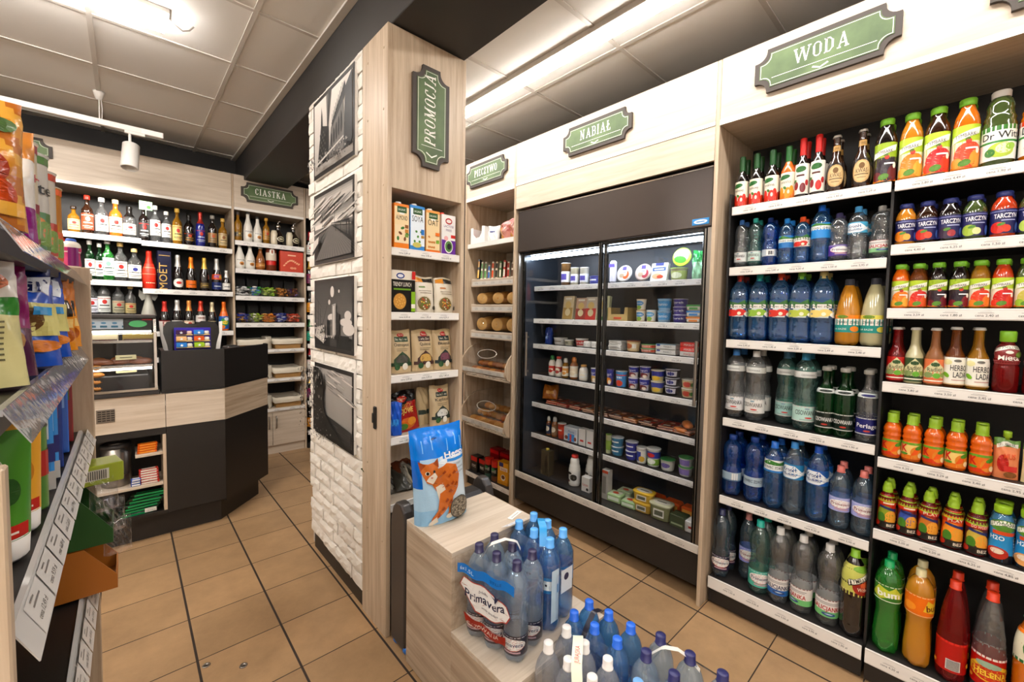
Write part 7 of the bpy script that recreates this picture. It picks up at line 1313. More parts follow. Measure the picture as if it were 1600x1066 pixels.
for k in range(6): loaf('small_bun', 'small brown bun behind the croissants, %s from the left' % ORD[k], (-.4+.09*k, 3.84, 1.177), .2*k, .08, .06, .045, BRD, group=PC, cat='pastry')
for k in range(4): loaf('small_bun', 'golden bun stacked low at the left of the case, %s from below' % ORD[k], (-.14, 3.7, 1.02+.042*k), .3, .1, .07, .038, BRC, group=PC, cat='pastry')
for x, z, d in ((-.0, 1.215, 'tan price card among the croissants'), (.0, 1.13, 'tan price card on the black tray')):
    t = thing('price_card', d, 'card', (x, 3.69, z)); t.rotation_euler = (-.5, 0, .1); q = MB(); q.box(-.05, 0, 0, .05, .002, .032, c='#c9bf94'); q.box(-.03, -.0006, .012, .03, 0, .018, c='#6a6448'); q.build('card', PRINT, t)
t = thing('black_tray', 'black ribbed tray filling the bottom of the pastry case', 'tray', (-.02, 3.76, 1.016)); q = MB(); q.box(-.13, -.1, 0, .13, .12, .1, b=.006)
for i in range(22): q.box(-.125+i*.0118, -.103, .01, -.1205+i*.0118, -.1, .09)
q.build('tray_body', BLK2, t)
# till
t = thing('pos_terminal', 'black till screen seen from behind with white side arms', 'till', (.36, 3.84, 1.171), 0)
q = MB(); q.prism([(-.17, .0), (.17, 0), (.165, .24), (.14, .285), (.06, .29), (.03, .27), (-.03, .27), (-.06, .29), (-.14, .285), (-.165, .24)], lambda a, b, d: (a, d+b*.12, b), 0, .03); q.build('screen_back', mat('glossy_black', '#15120f', .18), t, fix=True)
for s in (-1, 1): q = MB(); q.prism([(s*.165, .285), (s*.185, .29), (s*.182, .2), (s*.16, .05), (s*.15, .02), (s*.13, .02), (s*.145, .12), (s*.165, .2)], lambda a, b, d: (a, -.012+d+b*.1, b), 0, .025); q.build('side_arm', WHITE, t, fix=True)
t = thing('chewing_gum_display', 'purple display box with six coloured gum compartments in front of the till', 'display box', (.355, 3.76, 1.171), 0)
q = MB(); q.box(-.105, 0, 0, .105, .03, .245, c='#3a2aa0', b=.002); q.build('backing_box', GLOSS, t)
cc = [('#f0c48a', '#3f8fd0'), ('#f0c48a', '#e0641c'), ('#4a1f5a', '#3f8fd0')]; cc = [[('#2f84d0', '#e8e4dc'), ('#a4c82a', '#e6e2d8')], [('#eebd84', '#e6dfd6'), ('#e0621c', '#e8e2da')], [('#43184f', '#e2c4bc'), ('#2f84d0', '#e6e2dc')]]
for r in range(3):
    for s in range(2):
        a, b_ = cc[r][s]; x0 = -.096+.1*s; z0 = .105+.044*r-.0
        q = MB(); q.box(x0, -.045+.012*r, z0, x0+.092, 0, z0+.006, c='#e6c890'); q.box(x0, -.045+.012*r, z0, x0+.058, -.001, z0+.036, c=a, b=.002); q.box(x0+.06, -.04+.012*r, z0+.007, x0+.09, -.001, z0+.03, c=b_, b=.005)
        D = Deco(q, plane_surf((0, -.045+.012*r, 0), (1, 0, 0), (0, 0, 1), (0, -1, 0)), 1, 1, flat=True)
        P = []
        for k in range(10): rr_ = .011 if k % 2 == 0 else .005; P.append((x0+.029+rr_*math.sin(k*PI/5), z0+.018+rr_*math.cos(k*PI/5)))
        D.P(P[::-1], '#eef0f0'); q.build('gum_compartment', GLOSS, t)
t = thing('card_reader', 'low black card reader lying on the inner counter top', 'card reader', (.6, 3.86, 1.171), .4); q = MB(); q.box(-.05, -.04, 0, .05, .04, .1, b=.01); q.box(-.03, -.03, .1, .03, .02, .106, b=.002); q.build('reader_body', BLK2, t)
# ------------------------------------------------------------------ left gondola
ax, bx = -.092, -.6
U = thing('gondola_shelving', 'near black gondola shelving with wood end panels and tilted price rails at the left edge', 'shelving unit', (0, 0, 0))
q = MB(); q.box(-.5, 1.62, 0, -.068, 1.642, 1.663, b=.002); q.build('end_panel', WZ, U)
q = MB(); q.box(-.5, .628, 0, -.0895, .648, 1.4, b=.002); q.build('end_panel', WZ, U)
q = MB(); q.box(-.62, .649, 0, -.6, 1.619, 1.66); q.build('back_panel', BLACK, U)
q = MB(); q.box(-.6, .649, 0, -.1, 1.619, .12); q.build('base', BLACK, U)
q = MB(); q.box(-.5, 1.643, 1.64, -.075, 1.9, 1.66, b=.001); q.box(-.5, 1.88, 0, -.09, 1.9, 1.64, b=.001); q.build('end_shelf', WX, U)
CLR = pet('rail_plastic', '#f6f6f8', .32, .9, .07)
for i, (z, dz, mt) in enumerate(((1.648, .034, 1), (1.453, .036, 1), (1.222, .041, 0), (.828, .05, 0))):
    q = MB(); q.box(-.598, .649, z-.032, -.098, 1.619, z-.003, b=.002); s = q.build('shelf', BLACK, U)
    q = MB(); x0, x1 = -.0925, -.0735; y0, y1 = .652, 1.612
    q.box(x0-.006, y0, z-.006, x0, y1, z+.001, c='#d9d6d2')
    for (d0, d1, e0, e1) in ((0, 1, y0, y1),):
        P = [(x0, z), (x1, z-dz), (x1-.0012, z-dz-.0003), (x0-.0012, z-.0006)]
        q.prism(P[::-1], lambda a, b, d: (a, d, b), y0, y1, c='#cfccc8')
    if mt == 0:
        n_ = Vector((dz, 0, x1-x0)).normalized(); ey = Vector((x1-x0, 0, -dz)); o_ = Vector((x0, 0, z))
        D = Deco(q, lambda s, u, off: o_+ey*(1-u)+Vector((0, s, 0))+n_*off, 1, ey.length, flat=True, off=.0006)
        for k in range(11):
            yy = .74+.085*k; D.R(yy-.04, .06, yy+.042, .92, '#dedad5'); D.T('cena %d,%d9 zł' % (rnd(3, 19), rnd(1, 9)), yy, .28, .17, '#34312f', .05); D.R(yy-.02, .62, yy+.02, .68, '#8c8884'); D.R(yy-.02, .78, yy+.0, .83, '#8c8884')
    q.build('price_rail', GLOSS if mt == 0 else CLR, s, fix=False)
GG = 'goods on the near gondola'
def g(y, r=0): return -.105-r
# top shelf (z 1.648)
rf = -PI/2
bag('snack_bag', 'bag', 'large yellow food bag nearest the camera on the top gondola shelf', (-.15, .80, 1.65), .35, .13, .155, .08, lambda s, u: ('#c98a2a', '#d9a444', '#b8702a')[int((s+u*3)*3) % 3], [('E', .2, .7, .4, .12, '#e8e2d2'), ('E', .3, .45, .4, .14, '#9c3a1c'), ('E', .5, .25, .3, .12, '#b84a1c'), ('E', .6, .8, .25, .06, '#4f6a3a'), ('R', -.2, .1, .9, .2, '#e8b24a'), ('E', -.3, .55, .3, .1, '#5a7a3a')], seed=51, group=GG)
bag('snack_bag', 'bag', 'purple and white pointed food pouch behind the yellow bag', (-.145, .98, 1.65), .3, .10, .175, .06, lambda s, u: '#e2ddd6' if .3 < u < .75 else ('#8c1a7a' if u <= .3 else '#c9863a'), [('E', .2, .5, .4, .12, '#b82a6a'), ('T', '1', .3, .46, .12, '#8c1a6a', .2)], seed=52, group=GG)
for i, (y, R, H, c, c2, w_, d) in enumerate(((1.16, .045, .2, '#e6dcc4', '#8c1f3a', '1+', 'tall cream tin with dark red rim on the top gondola shelf'), (1.31, .043, .215, '#e2dfd8', '#4f7a34', 'cite', 'tall white and green pet food tin'), (1.44, .043, .21, '#dfd8cc', '#b8401c', '', 'white and orange tin behind the green one'), (1.56, .04, .2, '#c98a2c', '#d8641c', '', 'orange gold tin at the far end of the top gondola shelf'))):
    cup('pet_food_tin', 'tin', d, (-.112-R, y, 1.65), .35, R, H, c, '#b8b2a8', [('R', -2, .9, 2, .97, c2), ('R', -2, .1, 2, .45, c2), ('E', 0, .3, .6, .12, '#c9864a'), ('E', .5, .25, .4, .12, '#7a9a4a'), ('E', -.4, .35, .3, .08, '#e6dfd0')] + ([('T', w_, .3, .62, .1, '#2a2622' if i else '#a82a3a', .9, 0, .01)] if w_ else []), taper=1.0, side='tin', group=GG)
# second shelf (bags)
def band(a, b, c, k=.5): return lambda s, u: a if u > k else b
bag('pet_treat_bag', 'bag', 'cream and green treat bag nearest the camera on the second gondola shelf', (-.145, .8, 1.454), .55, .12, .165, .05, lambda s, u: '#d8d09a' if u < .55 else ('#3f8a3a' if u < .68 else '#e2dcd4'), [*[('R', -.4, .2+.04*i, .5, .215+.04*i, '#6a6444') for i in range(8)], ('E', .3, .8, .4, .08, '#d88a6a')], seed=61, group=GG, tilt=-.12)
bag('pet_treat_bag', 'bag', 'magenta treat bag behind the cream one', (-.15, .91, 1.454), .5, .12, .17, .05, lambda s, u: '#8c2468' if u > .4 else '#5a2a4a', [('E', .3, .3, .4, .12, '#c9a070')], seed=62, group=GG, tilt=-.12)
for i, y in enumerate((1.03, 1.2)):
    bag('pet_treat_bag', 'bag', 'blue pet treat bag with yellow panels, %s' % ('nearer the camera', 'nearer the orange bag')[i], (-.152, y, 1.454), .6, .17, .17, .06, lambda s, u: '#1c55b8' if u < .82 else '#162a6a', [('P', [(-.3, .82), (.8, .7), (.9, .9), (-.2, .95)], '#e8ecf2'), ('T', 'Pupil', .2, .76, .1, '#22306a', .9, -.1, .01), ('R', -.7, .25, .1, .55, '#d6cf86'), ('R', .2, .3, .95, .62, '#d6cf86'), ('E', .3, .45, .3, .12, '#7a5a34'), ('E', -.4, .35, .2, .08, '#d8842c'), ('E', .5, .2, .4, .06, '#d8842c'), ('R', .4, .5, .8, .58, '#3f9ad0')], seed=63+i, group=GG, tilt=-.12)
for i, y in enumerate((1.38, 1.5)):
    bag('pet_treat_bag', 'bag', 'orange yellow treat bag with black name panel, %s' % ('behind the blue bags', 'at the far end of the shelf')[i], (-.145, y, 1.454), .6, .15, .17, .06, lambda s, u: '#e0941c' if u < .6 else '#c9781a', [('R', .0, .45, .8, .68, '#2a1c14'), ('T', 'MNI', .4, .56, .08, '#f0ece2', .6, 0, .01), ('E', .3, .85, .35, .08, '#8c3a1c'), ('E', .5, .2, .3, .1, '#b8641c'), ('R', .1, .3, .8, .42, '#ecc87a')], seed=66+i, group=GG, tilt=-.12)
# third shelf
def tube_pack(label, y, c, c2, R, H, seed):
    t = thing('cream_tube', label, 'tube', (-.1-R, y, 1.222), .25, GG); q = MB()
    P = [[((R*(1-.0*k)*math.cos(a))*(1+.12*k), R*math.sin(a)*(1-k)**.7 if k < 1 else 0, .03+k*(H-.03)) for k in (0, .25, .5, .75, .9, 1)] for a in [2*PI*i/24 for i in range(24)]]
    q.grid(P, lambda i, j: c, closeu=True); D = Deco(q, lambda s, u, off: Vector((s*R*.95*(1+.12*u), -(R*math.sqrt(max(0, 1-(s*.95)**2))*(1-u)**.7)-.001-off, .03+u*(H-.03))), R, H, maxd=.01); D.tw = 1
    D.R(-.9, .02, .9, .14, '#b8281c'); D.R(-.7, .06, .6, .08, '#e6dcd0'); D.E(-.2, .55, .6, .26, '#c9cdb8'); D.E(-.2, .55, .4, .18, c); D.E(.4, .45, .3, .12, c2); q.build('tube_body', GLOSS, t)
    q = MB(); q.lathe([(0, 0), (R*.85, 0), (R*.95, .004), (R, .032), (0, .032)], 24); q.build('cap', WHITE, t)
tube_pack('green cream tube with silver comb picture nearest the camera', .85, '#4f8a2c', '#2f5a24', .033, .17, 1)
tube_pack('yellow cream tube behind the green one', .945, '#e0a83a', '#c9862a', .026, .165, 2)
cup('shoe_polish_can', 'tin', 'green and red patterned can on the third gondola shelf', (-.118, 1.03, 1.222), .3, .018, .14, '#5a8a3a', '#3a3a34', [('R', -2, .4, 2, .7, '#a8322a')], taper=1, side='can', group=GG)
for i, y in enumerate((1.13, 1.2)): carton('blister_pack', 'box', 'bright blue hanging pack with silver foot, %s' % ('nearer the can', 'nearer the wipes')[i], (-.128, y, 1.222), .3, .05, .03, .17, '#2f8fd4', [('R', -1, 0, 1, .2, '#c9c6c0'), ('R', -1, .3, 1, .5, '#26307a'), ('R', .4, .55, .7, .95, '#e6ecf0')], bev=.006, group=GG)
for i, (y, c, c2, d) in enumerate(((1.3, '#26428c', '#9c2a2c', 'dark blue and red wipes box'), (1.42, '#3f6fc0', '#8fb4e4', 'blue dotted wipes box'), (1.53, '#8c2a2c', '#3f7a3a', 'red and green box at the far end of the third gondola shelf'))):
    carton('wipes_box', 'box', d, (-.165, y, 1.222), .12, .12, .09, .19, c, [('R', -.9, .55, .9, .95, c2), ('R', -.7, .1, .7, .3, '#6a8ad0'), ('R', -.6, .36, .6, .4, '#dfe2ea')], side=(), group=GG)
bag('snack_bag', 'bag', 'small red and purple pack with blue clip at the near end of the third shelf', (-.135, .665, 1.222), .3, .07, .1, .04, lambda s, u: '#5a3a8c' if s < 0 else '#c8401c', [('E', 0, .5, .4, .2, '#e6e2dc')], seed=70, group=GG, tilt=-.1)
bag('snack_bag', 'bag', 'lime and brown pack at the near end of the lowest visible gondola shelf', (-.17, .74, .829), .3, .16, .17, .06, lambda s, u: '#a8c22c' if u > .5 else '#8c3a1c', seed=71, group=GG)
for i, (x, c) in enumerate(((-.108, '#7a1f6a'), (-.148, '#8c2a78'))):
    bottle('shampoo_bottle', 'bottle', 'shp', .085, .02, 'sodaw', 'white', ('#2a5ab8', 'wide'), [(.1, .7, '#b8386a', [('R', -.3, 0, .4, 1, '#7a1f6a')])], 'small pink waisted bottle with blue cap on the gondola end, %s' % ('nearer the aisle', 'farther from the aisle')[i], (x, 1.72+.01*i, 1.661), .2, 'pink bottles on the gondola end')
def ctray(label, z, c, h, x1):
    t = thing('cardboard_tray', label, 'tray', (0, 0, z)); q = MB(); y0, y1 = 1.46, 1.59
    for y in (y0, y1-.003): q.prism([(-.34, 0), (x1, 0), (x1, .035), (x1-.06, h), (-.34, h)], lambda a, b, d, y=y: (a, y+d, b), 0, .003, c=c)
    q.box(-.34, y0+.003, 0, x1, y1-.003, .003, c=c); q.box(x1-.003, y0+.003, .003, x1, y1-.003, .035, c=c); q.build('tray_shell', PRINT, t, fix=True)
ctray('orange cardboard display tray sticking out of the low gondola shelf', .832, '#b8742a', .12, -.028)
ctray('dark green cardboard display tray stacked on the orange one', .955, '#2a5a24', .125, -.034)
carton('tea_box', 'box', 'lime tea box with barcode lying above the green tray', (-.075, 1.53, 1.1), .2, .115, .08, .05, '#a4b23a', [('R', -.3, .25, .5, .8, '#d8d6c8'), *[('R', -.26+.07*i, .3, -.23+.07*i, .75, '#3a3a30') for i in range(10)], ('P', [(-.7, .5), (-.55, .8), (-.4, .5), (-.55, .2)], '#b8281c')], group=GG, tilt=.0)
for i in range(3): bag('film_packet', 'bag', 'clear crinkled packet hanging over the cardboard trays, %s' % ('upper', 'middle', 'lower')[i], (-.05+.012*i, 1.5, .99-.06*i+.04), .4, .06, .09, .03, '#cccccc', seed=80+i, group='clear packets on the trays', wr=.004, m=FILM)
# ------------------------------------------------------------------ crates, litter bag, trolley case
def crate(label, x0, y0, x1, y1, z1):
    t = thing('wooden_plinth_box', label, 'display plinth', (x0, y0, 0)); W, Dp = x1-x0, y1-y0
    q = MB(); q.box(0, 0, z1-.018, W, Dp, z1, b=.001); q.build('top_board', WX, t)
    q = MB(); q.box(0, 0, .012, .018, Dp, z1-.0185, b=.0008); q.build('side_board', WX2, t); q = MB(); q.box(W-.018, 0, .012, W, Dp, z1-.0185, b=.0008); q.build('side_board', WX2, t)
    q = MB(); q.box(.0185, 0, .012, W-.0185, .018, z1-.0185, b=.0008); q.build('front_board', WX2, t)
    q = MB(); q.box(.02, .03, 0, W-.02, Dp-.02, .0115); q.build('skid', BLACK, t)
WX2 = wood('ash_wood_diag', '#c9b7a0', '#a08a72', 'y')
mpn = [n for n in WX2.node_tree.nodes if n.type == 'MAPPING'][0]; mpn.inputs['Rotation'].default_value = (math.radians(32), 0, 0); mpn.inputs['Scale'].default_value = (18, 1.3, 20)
crate('taller pale wood display box carrying the cat litter bag', .886, 1.275, 1.327, 1.618, .655)
crate('lower pale wood display box carrying the shrink wrapped water packs', .886, .94, 1.4, 1.2745, .35)
crate('lowest pale wood platform under the front water packs', .9, .36, 1.5, .93, .13)
t = thing('price_tag', 'white paper price tag lying on the taller display box', 'price tag', (1.27, 1.34, .6555), .3); q = MB(); q.box(-.045, -.012, 0, .045, .012, .001, c='#f0ece4'); q.box(-.03, -.003, .001, .03, .0, .0012, c='#9a968e'); q.build('card', PRINT, t)
def litter(s, u):
    if u > .72: return '#1583e0'
    if s < -.75 and u > .42: return '#1470cc'
    k = min(1, max(0, (.75-s*.5-u)/1.1)); k = .5+.5*math.sin((s*.8+u)*2.2) if u < .5 else .9
    return '#9cc9ea' if u < .18 else ('#b4d6ee' if s < -.1 else '#dce8f0')
CATC = ('#c8702a', '#9c4a18', '#e6dccb')
cat_specs = [('R', .05, .67, .95, .745, '#1f86d8'), ('P', [(-.55, .6), (.9, .62), (.95, .7), (-.5, .66)], '#e9f1f6'), ('T', 'Hego', .5, .685, .055, '#f0f5f8', .75, .05, .03), ('R', .2, .635, .92, .665, '#3f94dc'), ('T', 'Cat litter', .45, .59, .028, '#8d8c92', .6), ('T', 'Żwirek', .65, .545, .026, '#8d8c92', .4), ('T', 'dla kota', .62, .5, .026, '#8d8c92', .4),
    ('P', [(-.5, .47), (-.25, .6), (.15, .63), (.5, .6), (.62, .48), (.55, .36), (.3, .27), (.1, .24), (-.1, .27), (-.3, .36)], CATC[0]),
    ('P', [(-.35, .42), (-.05, .44), (.1, .3), (.05, .22), (-.22, .24)], CATC[2]),
    ('P', [(-.2, .34), (.2, .38), (.3, .26), (-.1, .12), (-.35, .07), (-.55, .05), (-.5, .09), (-.3, .17)], CATC[0]), ('P', [(.05, .3), (.3, .3), (.25, .16), (.2, .07), (.02, .07), (.1, .14)], CATC[0]),
    ('P', [(-.6, .05), (-.35, .1), (-.3, .04), (-.5, .015), (-.65, .025)], CATC[2]), ('E', .13, .075, .14, .028, CATC[2]),
    ('P', [(-.82, .6), (-.8, .68), (-.55, .665), (-.3, .68), (-.22, .62), (-.25, .52), (-.45, .45), (-.65, .48)], CATC[0]), ('P', [(-.82, .6), (-.86, .7), (-.62, .66)], CATC[1]), ('P', [(-.38, .665), (-.2, .715), (-.2, .62)], CATC[1]),
    ('P', [(-.66, .5), (-.45, .46), (-.27, .53), (-.36, .58), (-.55, .54)], CATC[2]), ('E', -.6, .575, .075, .02, '#e9e4d6'), ('E', -.6, .575, .05, .017, '#26201a'), ('E', -.38, .59, .045, .014, '#26201a'), ('E', -.48, .53, .04, .01, '#c98a7a'),
    ('Z', .00005), *[('P', [(x, y), (x+.1, y+.03), (x+.16, y+.005), (x+.06, y-.012)], CATC[1]) for x, y in ((-.1, .55), (.1, .5), (.3, .52), (.0, .4), (.2, .42), (.35, .4), (.1, .34), (-.05, .25), (.1, .22), (-.2, .17), (-.35, .11), (.15, .15))],
    ('Z', .0004), ('E', .52, .14, .4, .125, '#3f3a34', .15), ('E', .52, .14, .375, .115, '#7c7264', .15), ('Z', .00002), *[('E', .52+.33*math.cos(i*2.4)*(i/60)**.5, .14+.1*math.sin(i*2.4)*(i/60)**.5, .035, .008, ('#a89c8a', '#5a5246', '#8f8574')[i % 3], i) for i in range(60)],
    ('P', [(-.3, .885), (-.1, .895), (-.1, .905), (-.3, .9)], '#0d3f74'), *[('P', [(x, y), (x+.02, y+.12), (x+.05, y+.12), (x+.03, y)], '#8cc8f4') for x, y in ((-.7, .78), (-.35, .8), (.2, .76), (.55, .8), (.75, .75))]]
bag('cat_litter_bag', 'bag', 'blue cat litter bag with an orange cat standing on the taller display box', (1.008, 1.535, .656), -.16, .245, .415, .12, litter, cat_specs, seed=90, nu=26, nv=34, wr=.004, roll=-.08, tilt=.0)
t = thing('trolley_case', 'black plastic trolley case with rounded edges and blue feet behind the display box', 'case', (.9, 1.64, 0))
q = MB(); q.box(.03, .03, .03, .47, .14, .64, b=.02); q.build('case_shell', BLK2, t)
for x in (.0, .47):
    q = MB(); q.prism([(.02, .01), (.15, .01), (.155, .6), (.14, .655), (.11, .685), (.06, .685), (.03, .655), (.015, .6)], lambda a, b, d, x=x: (x+d, a, b), 0, .05); o = q.build('rounded_rib', mat('ribbed_plastic', '#3a3634', .3), t, fix=True)
    md = o.modifiers.new('b', 'BEVEL'); md.width = .012; md.segments = 3
q = MB()
for y in (.03, .12): q.lathe([(0, 0), (.02, 0), (.026, .01), (.026, .03), (0, .034)], 16, o=(.026, y, 0))
q.build('blue_feet', pmat('#2a74d0'), t)
# ------------------------------------------------------------------ water packs
WP = 'bottles in the shrink wrapped packs'
def pack(pos, z, R, H, prof, liq, cap, labels, desc, key, rz, film_name, film_label, wrap=True, extra=None):
    for i, (x, y) in enumerate(pos):
        bottle('water_bottle', 'water bottle', key, H, R, prof, liq, cap, labels, desc % ORD[i], (x, y, z), rz, WP)
    if wrap:
        xs_ = [p[0] for p in pos]; ys_ = [p[1] for p in pos]; hull = []
        pts = [(x+(R+.002)*math.cos(a), y+(R+.002)*math.sin(a)) for x, y in pos for a in [k*PI/8 for k in range(16)]]
        pts = sorted(set(pts))
        def half(P):
            h = []
            for p in P:
                while len(h) > 1 and (h[-1][0]-h[-2][0])*(p[1]-h[-2][1])-(h[-1][1]-h[-2][1])*(p[0]-h[-2][0]) <= 0: h.pop()
                h.append(p)
            return h[:-1]
        hull = half(pts)+half(pts[::-1]); cx, cy = sum(xs_)/len(xs_), sum(ys_)/len(ys_)
        t = thing('shrink_wrap', film_label, 'plastic wrap', (cx, cy, z)); q = MB(); rs = random.Random(len(key))
        # resample hull
        per = []; n = 64; tot = sum(math.dist(hull[i], hull[(i+1) % len(hull)]) for i in range(len(hull))); step = tot/n; d = 0; i = 0; cur = hull[0]
        for k in range(n):
            per.append(cur); rem = step
            while True:
                nx = hull[(i+1) % len(hull)]; L_ = math.dist(cur, nx)
                if L_ >= rem: cur = (cur[0]+(nx[0]-cur[0])*rem/L_, cur[1]+(nx[1]-cur[1])*rem/L_); break
                rem -= L_; cur = nx; i += 1
        lv = [(.06, 1, .0), (.2, 1, .1), (.4, 1, 0), (.6, 1.0, 0), (.74, .98, 0), (.84, .86, .0), (.9, .72, 0)]
        P = []
        for x, y in per:
            P.append([((x-cx)*k+rs.uniform(-.0012, .0012), (y-cy)*k+rs.uniform(-.0012, .0012), H*h) for h, k, _ in lv])
        q.grid(P, closeu=True); q.build('film', FILM, t)
        if extra: extra(t, cx, cy, R, H)
        return t
def strap(t, pts, w, c, txt=None, tc='#26242c'):
    q = MB(); n = 14; P = []
    for i in range(n+1):
        u = i/n; k = min(int(u*(len(pts)-1)), len(pts)-2); f = u*(len(pts)-1)-k; a, b = Vector(pts[k]), Vector(pts[k+1]); p = a.lerp(b, f); d = (b-a).normalized(); s = d.cross(Vector((0, 0, 1))).normalized()*w/2
        P.append([p-s, p+s])
    q.grid(P, c); 
    if txt:
        a, b = Vector(pts[len(pts)//2-1]), Vector(pts[len(pts)//2]); d = (b-a); s = d.normalized().cross(Vector((0, 0, 1))).normalized(); up = s.cross(d.normalized()); up = up if up.z > 0 else -up
        D = Deco(q, lambda x, y, off: a.lerp(b, .5)+d.normalized()*x-s*y+up*(off+.002), 1, 1, flat=True); D.T(txt, 0, -w*.22, w*.45, tc, d.length*.9)
    q.build('carry_strap', GLOSS, t)
def prim_extra(t, cx, cy, R, H):
    ang = math.atan2(1.03-1.205, .995-.95)
    ex = Vector((.045, -.18, 0)).normalized(); n = Vector((ex.y, -ex.x, 0)); n = n if n.x < 0 else -n
    o = Vector((-.052, 0, 0))+n*(R+.006)+Vector((0, 0, 0))
    q = MB(); D = Deco(q, lambda s, u, off: o+ex*(s-.005)+Vector((0, 0, u+.006*math.cos(s*70)))+n*(off+.004*abs(math.cos(s*35))), 1, 1, maxd=.012, step=.0009); D.tw = 1
    D.R(-.125, .255, .125, .29, '#1d7fd0'); D.T('6x1,5L', -.08, .266, .014, '#e6eef6', .06); D.T('STILLE', .05, .268, .01, '#0f3f7c', .05)
    D.P([(-.11, .215), (-.09, .245), (-.03, .245), (.04, .232), (.1, .205), (.115, .175), (.1, .145), (.05, .135), (0, .13), (-.04, .14), (-.08, .185)], '#b8402c')
    D.P([(-.105, .215), (-.088, .242), (-.03, .242), (.04, .229), (.097, .203), (.112, .178), (.098, .149), (.05, .139), (.0, .134), (-.035, .145), (-.078, .188)], '#f1efec')
    D.T('Primavera', .005, .178, .03, '#23284a', .175, -.0, .015); D.T('źródło', .0, .212, .01, '#23284a', .04); D.T('woda źródlana', .03, .158, .008, '#4a4a5a', .07)
    D.P([(.03, .232), (.05, .222), (.045, .24), (.06, .226), (.075, .235), (.058, .214), (.05, .205), (.048, .218)], '#1c2850')
    D.P([(-.085, .118), (.06, .1), (.1, .1), (.1, .07), (.06, .07), (-.075, .09)], '#9c2c1e'); D.T('GAZOWANA', .0, .083, .014, '#e6d6c8', .14); q.build('pack_print', GLOSS, t)
    strap(t, [(-.06, .06, .3), (-.05, .03, .36), (0, .0, .375), (.04, -.02, .36), (.05, -.03, .33)], .02, '#ece8e0')
PRL = L_prim('#2a2238', z0=.1, z1=.3)
pack([(.962, 1.205), (.974, 1.118), (.992, 1.03), (1.05, 1.22), (1.063, 1.13), (1.082, 1.043)], .35, .0435, .345, 'pets', 'pack', ('#2b2648', 'screw'), PRL, 'sparkling water bottle with dark label, %s in the six pack on the box', 'ppk', -1.3, 'film', 'clear shrink wrap with a large oval name print around the six purple capped bottles', extra=prim_extra)
def kin_extra(t, cx, cy, R, H):
    strap(t, [(-.05, -.06, .3), (-.02, -.03, .355), (.0, .0, .365), (.04, .04, .35), (.06, .07, .31)], .03, '#3f9fd8', '', '#e6f0f6')
    q = MB(); D = Deco(q, lambda s, u, off: Vector((s-.04, .1-.2*0+u*.6, .335-u*.3+off)), 1, 1, maxd=.02); D.tw = 1; D.R(-.06, -.03, .04, .06, '#e8ebf0'); D.T('Kinga', -.01, .01, .03, '#2a3f8c', .08); q.build('pack_print', GLOSS, t)
    q = MB(); D = Deco(q, lambda s, u, off: Vector((s, -(.095)-off-R, u)), 1, 1, maxd=.02); D.R(-.03, .14, .035, .23, '#dfe6ea'); D.E(.0, .2, .014, .014, '#1f2f5a'); D.R(-.085, .05, -.045, .25, '#c9dde8'); q.build('pack_print', GLOSS, t)
pack([(1.185, 1.05), (1.28, 1.065), (1.19, 1.14), (1.285, 1.155), (1.19, 1.228), (1.285, 1.235)], .35, .0435, .35, 'pet', 'packb', ('#5aa4e8', 'screw'), [(.45, .62, '#2f86c0', [('R', -.8, .2, .5, .8, '#dfe8ec'), ('T', '', -.2, .4, .25, '#26303c', .8)])], 'blue water bottle with pale blue cap, %s in the pack against the taller box', 'kpk', -1.2, 'film', 'clear wrap with blue carry strap around the blue water pack', extra=kin_extra)
def wh_extra(t, cx, cy, R, H): strap(t, [(-.075, -.06, .29), (-.05, -.035, .335), (0, 0, .35), (.04, .03, .345), (.06, .05, .32)], .034, '#e3ead6', 'JURAJSKA', '#c8442c')
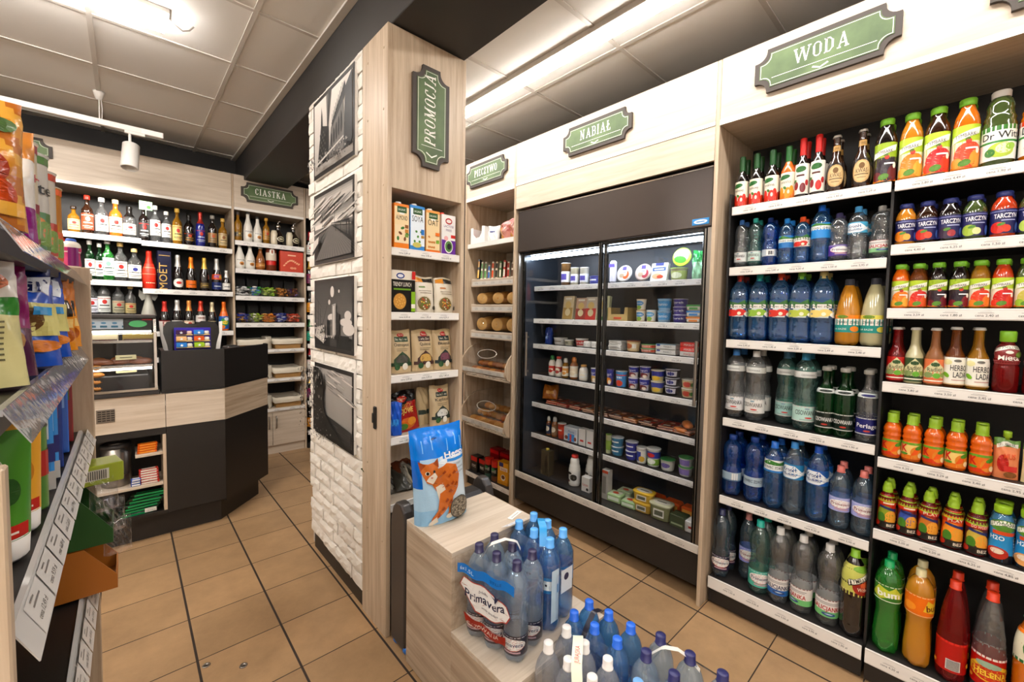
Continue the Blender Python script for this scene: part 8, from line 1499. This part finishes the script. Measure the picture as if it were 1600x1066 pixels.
pack([(1.022, .722), (1.018, .812), (1.02, .9), (1.115, .73), (1.112, .82), (1.12, .905)], .13, .0435, .335, 'pet', 'packw', ('#f0eae4', 'screw'), [(.3, .45, '#dfe4da', [('R', -.6, .3, .6, .6, '#8c9a8c')])], 'clear water bottle with white cap, %s in the pack with the cream strap', 'wpk', -1.2, 'film', 'clear shrink wrap around the six white capped bottles', extra=wh_extra)
def bl_extra(t, cx, cy, R, H): strap(t, [(-.07, .03, .28), (-.05, .03, .31), (-.01, .03, .345), (.03, .03, .335), (.05, .03, .32)], .02, '#2a2838', '', '#e6e2dc')
pack([(1.21, .757), (1.205, .847), (1.2, .937-.001), (1.302, .762), (1.298, .852), (1.29, .935)], .13, .0435, .335, 'pets', 'packb', ('#2a68d8', 'screw'), [(.3, .45, '#2f6fc0', [('R', -.6, .3, .6, .6, '#dfe4ea')])], 'strong blue water bottle with royal blue cap, %s in the pack beside the aisle', 'bpk', -1.2, 'film', 'clear shrink wrap around the six royal blue capped bottles', extra=bl_extra)
def nv_extra(t, cx, cy, R, H): strap(t, [(.0, .11, .3), (.01, .07, .345), (.03, .03, .35), (.05, .0, .33), (.06, -.03, .3)], .018, '#ece8e0')
pack([(1.224, .6575), (1.325, .661), (1.212, .557), (1.322, .558), (1.21, .458), (1.325, .458)], .13, .0455, .345, 'pets', 'pack', ('#2a2a5c', 'screw'), PRL, 'clear water bottle with navy domed cap, %s in the front pack', 'npk', -1.2, 'film', 'clear shrink wrap around the six navy capped bottles at the front', extra=nv_extra)
bottle('water_bottle', 'water bottle', 'lone', .335, .042, 'pet', 'lblue', ('#7ab0e8', 'screw'), [(.3, .45, '#cfe0ea', [])], 'single bottle with light blue cap between the white and navy capped packs', (1.112, .62, .13), -1, WP)
# ------------------------------------------------------------------ small things on the floor
t = thing('floor_socket_cap', 'small round metal cap set in the floor tile nearer the gondola', 'floor cap', (.23, 2.182, .0005)); q = MB(); q.lathe([(0, 0), (.016, 0), (.015, .002), (.01, .0025), (.009, .0015), (0, .0015)], 20); q.build('cap_disc', STEEL, t)
t = thing('floor_socket_cap', 'small round metal cap set in the floor tile nearer the pillar', 'floor cap', (.35, 2.075, .0005)); q = MB(); q.lathe([(0, 0), (.016, 0), (.015, .002), (.01, .0025), (.009, .0015), (0, .0015)], 20); q.build('cap_disc', STEEL, t)
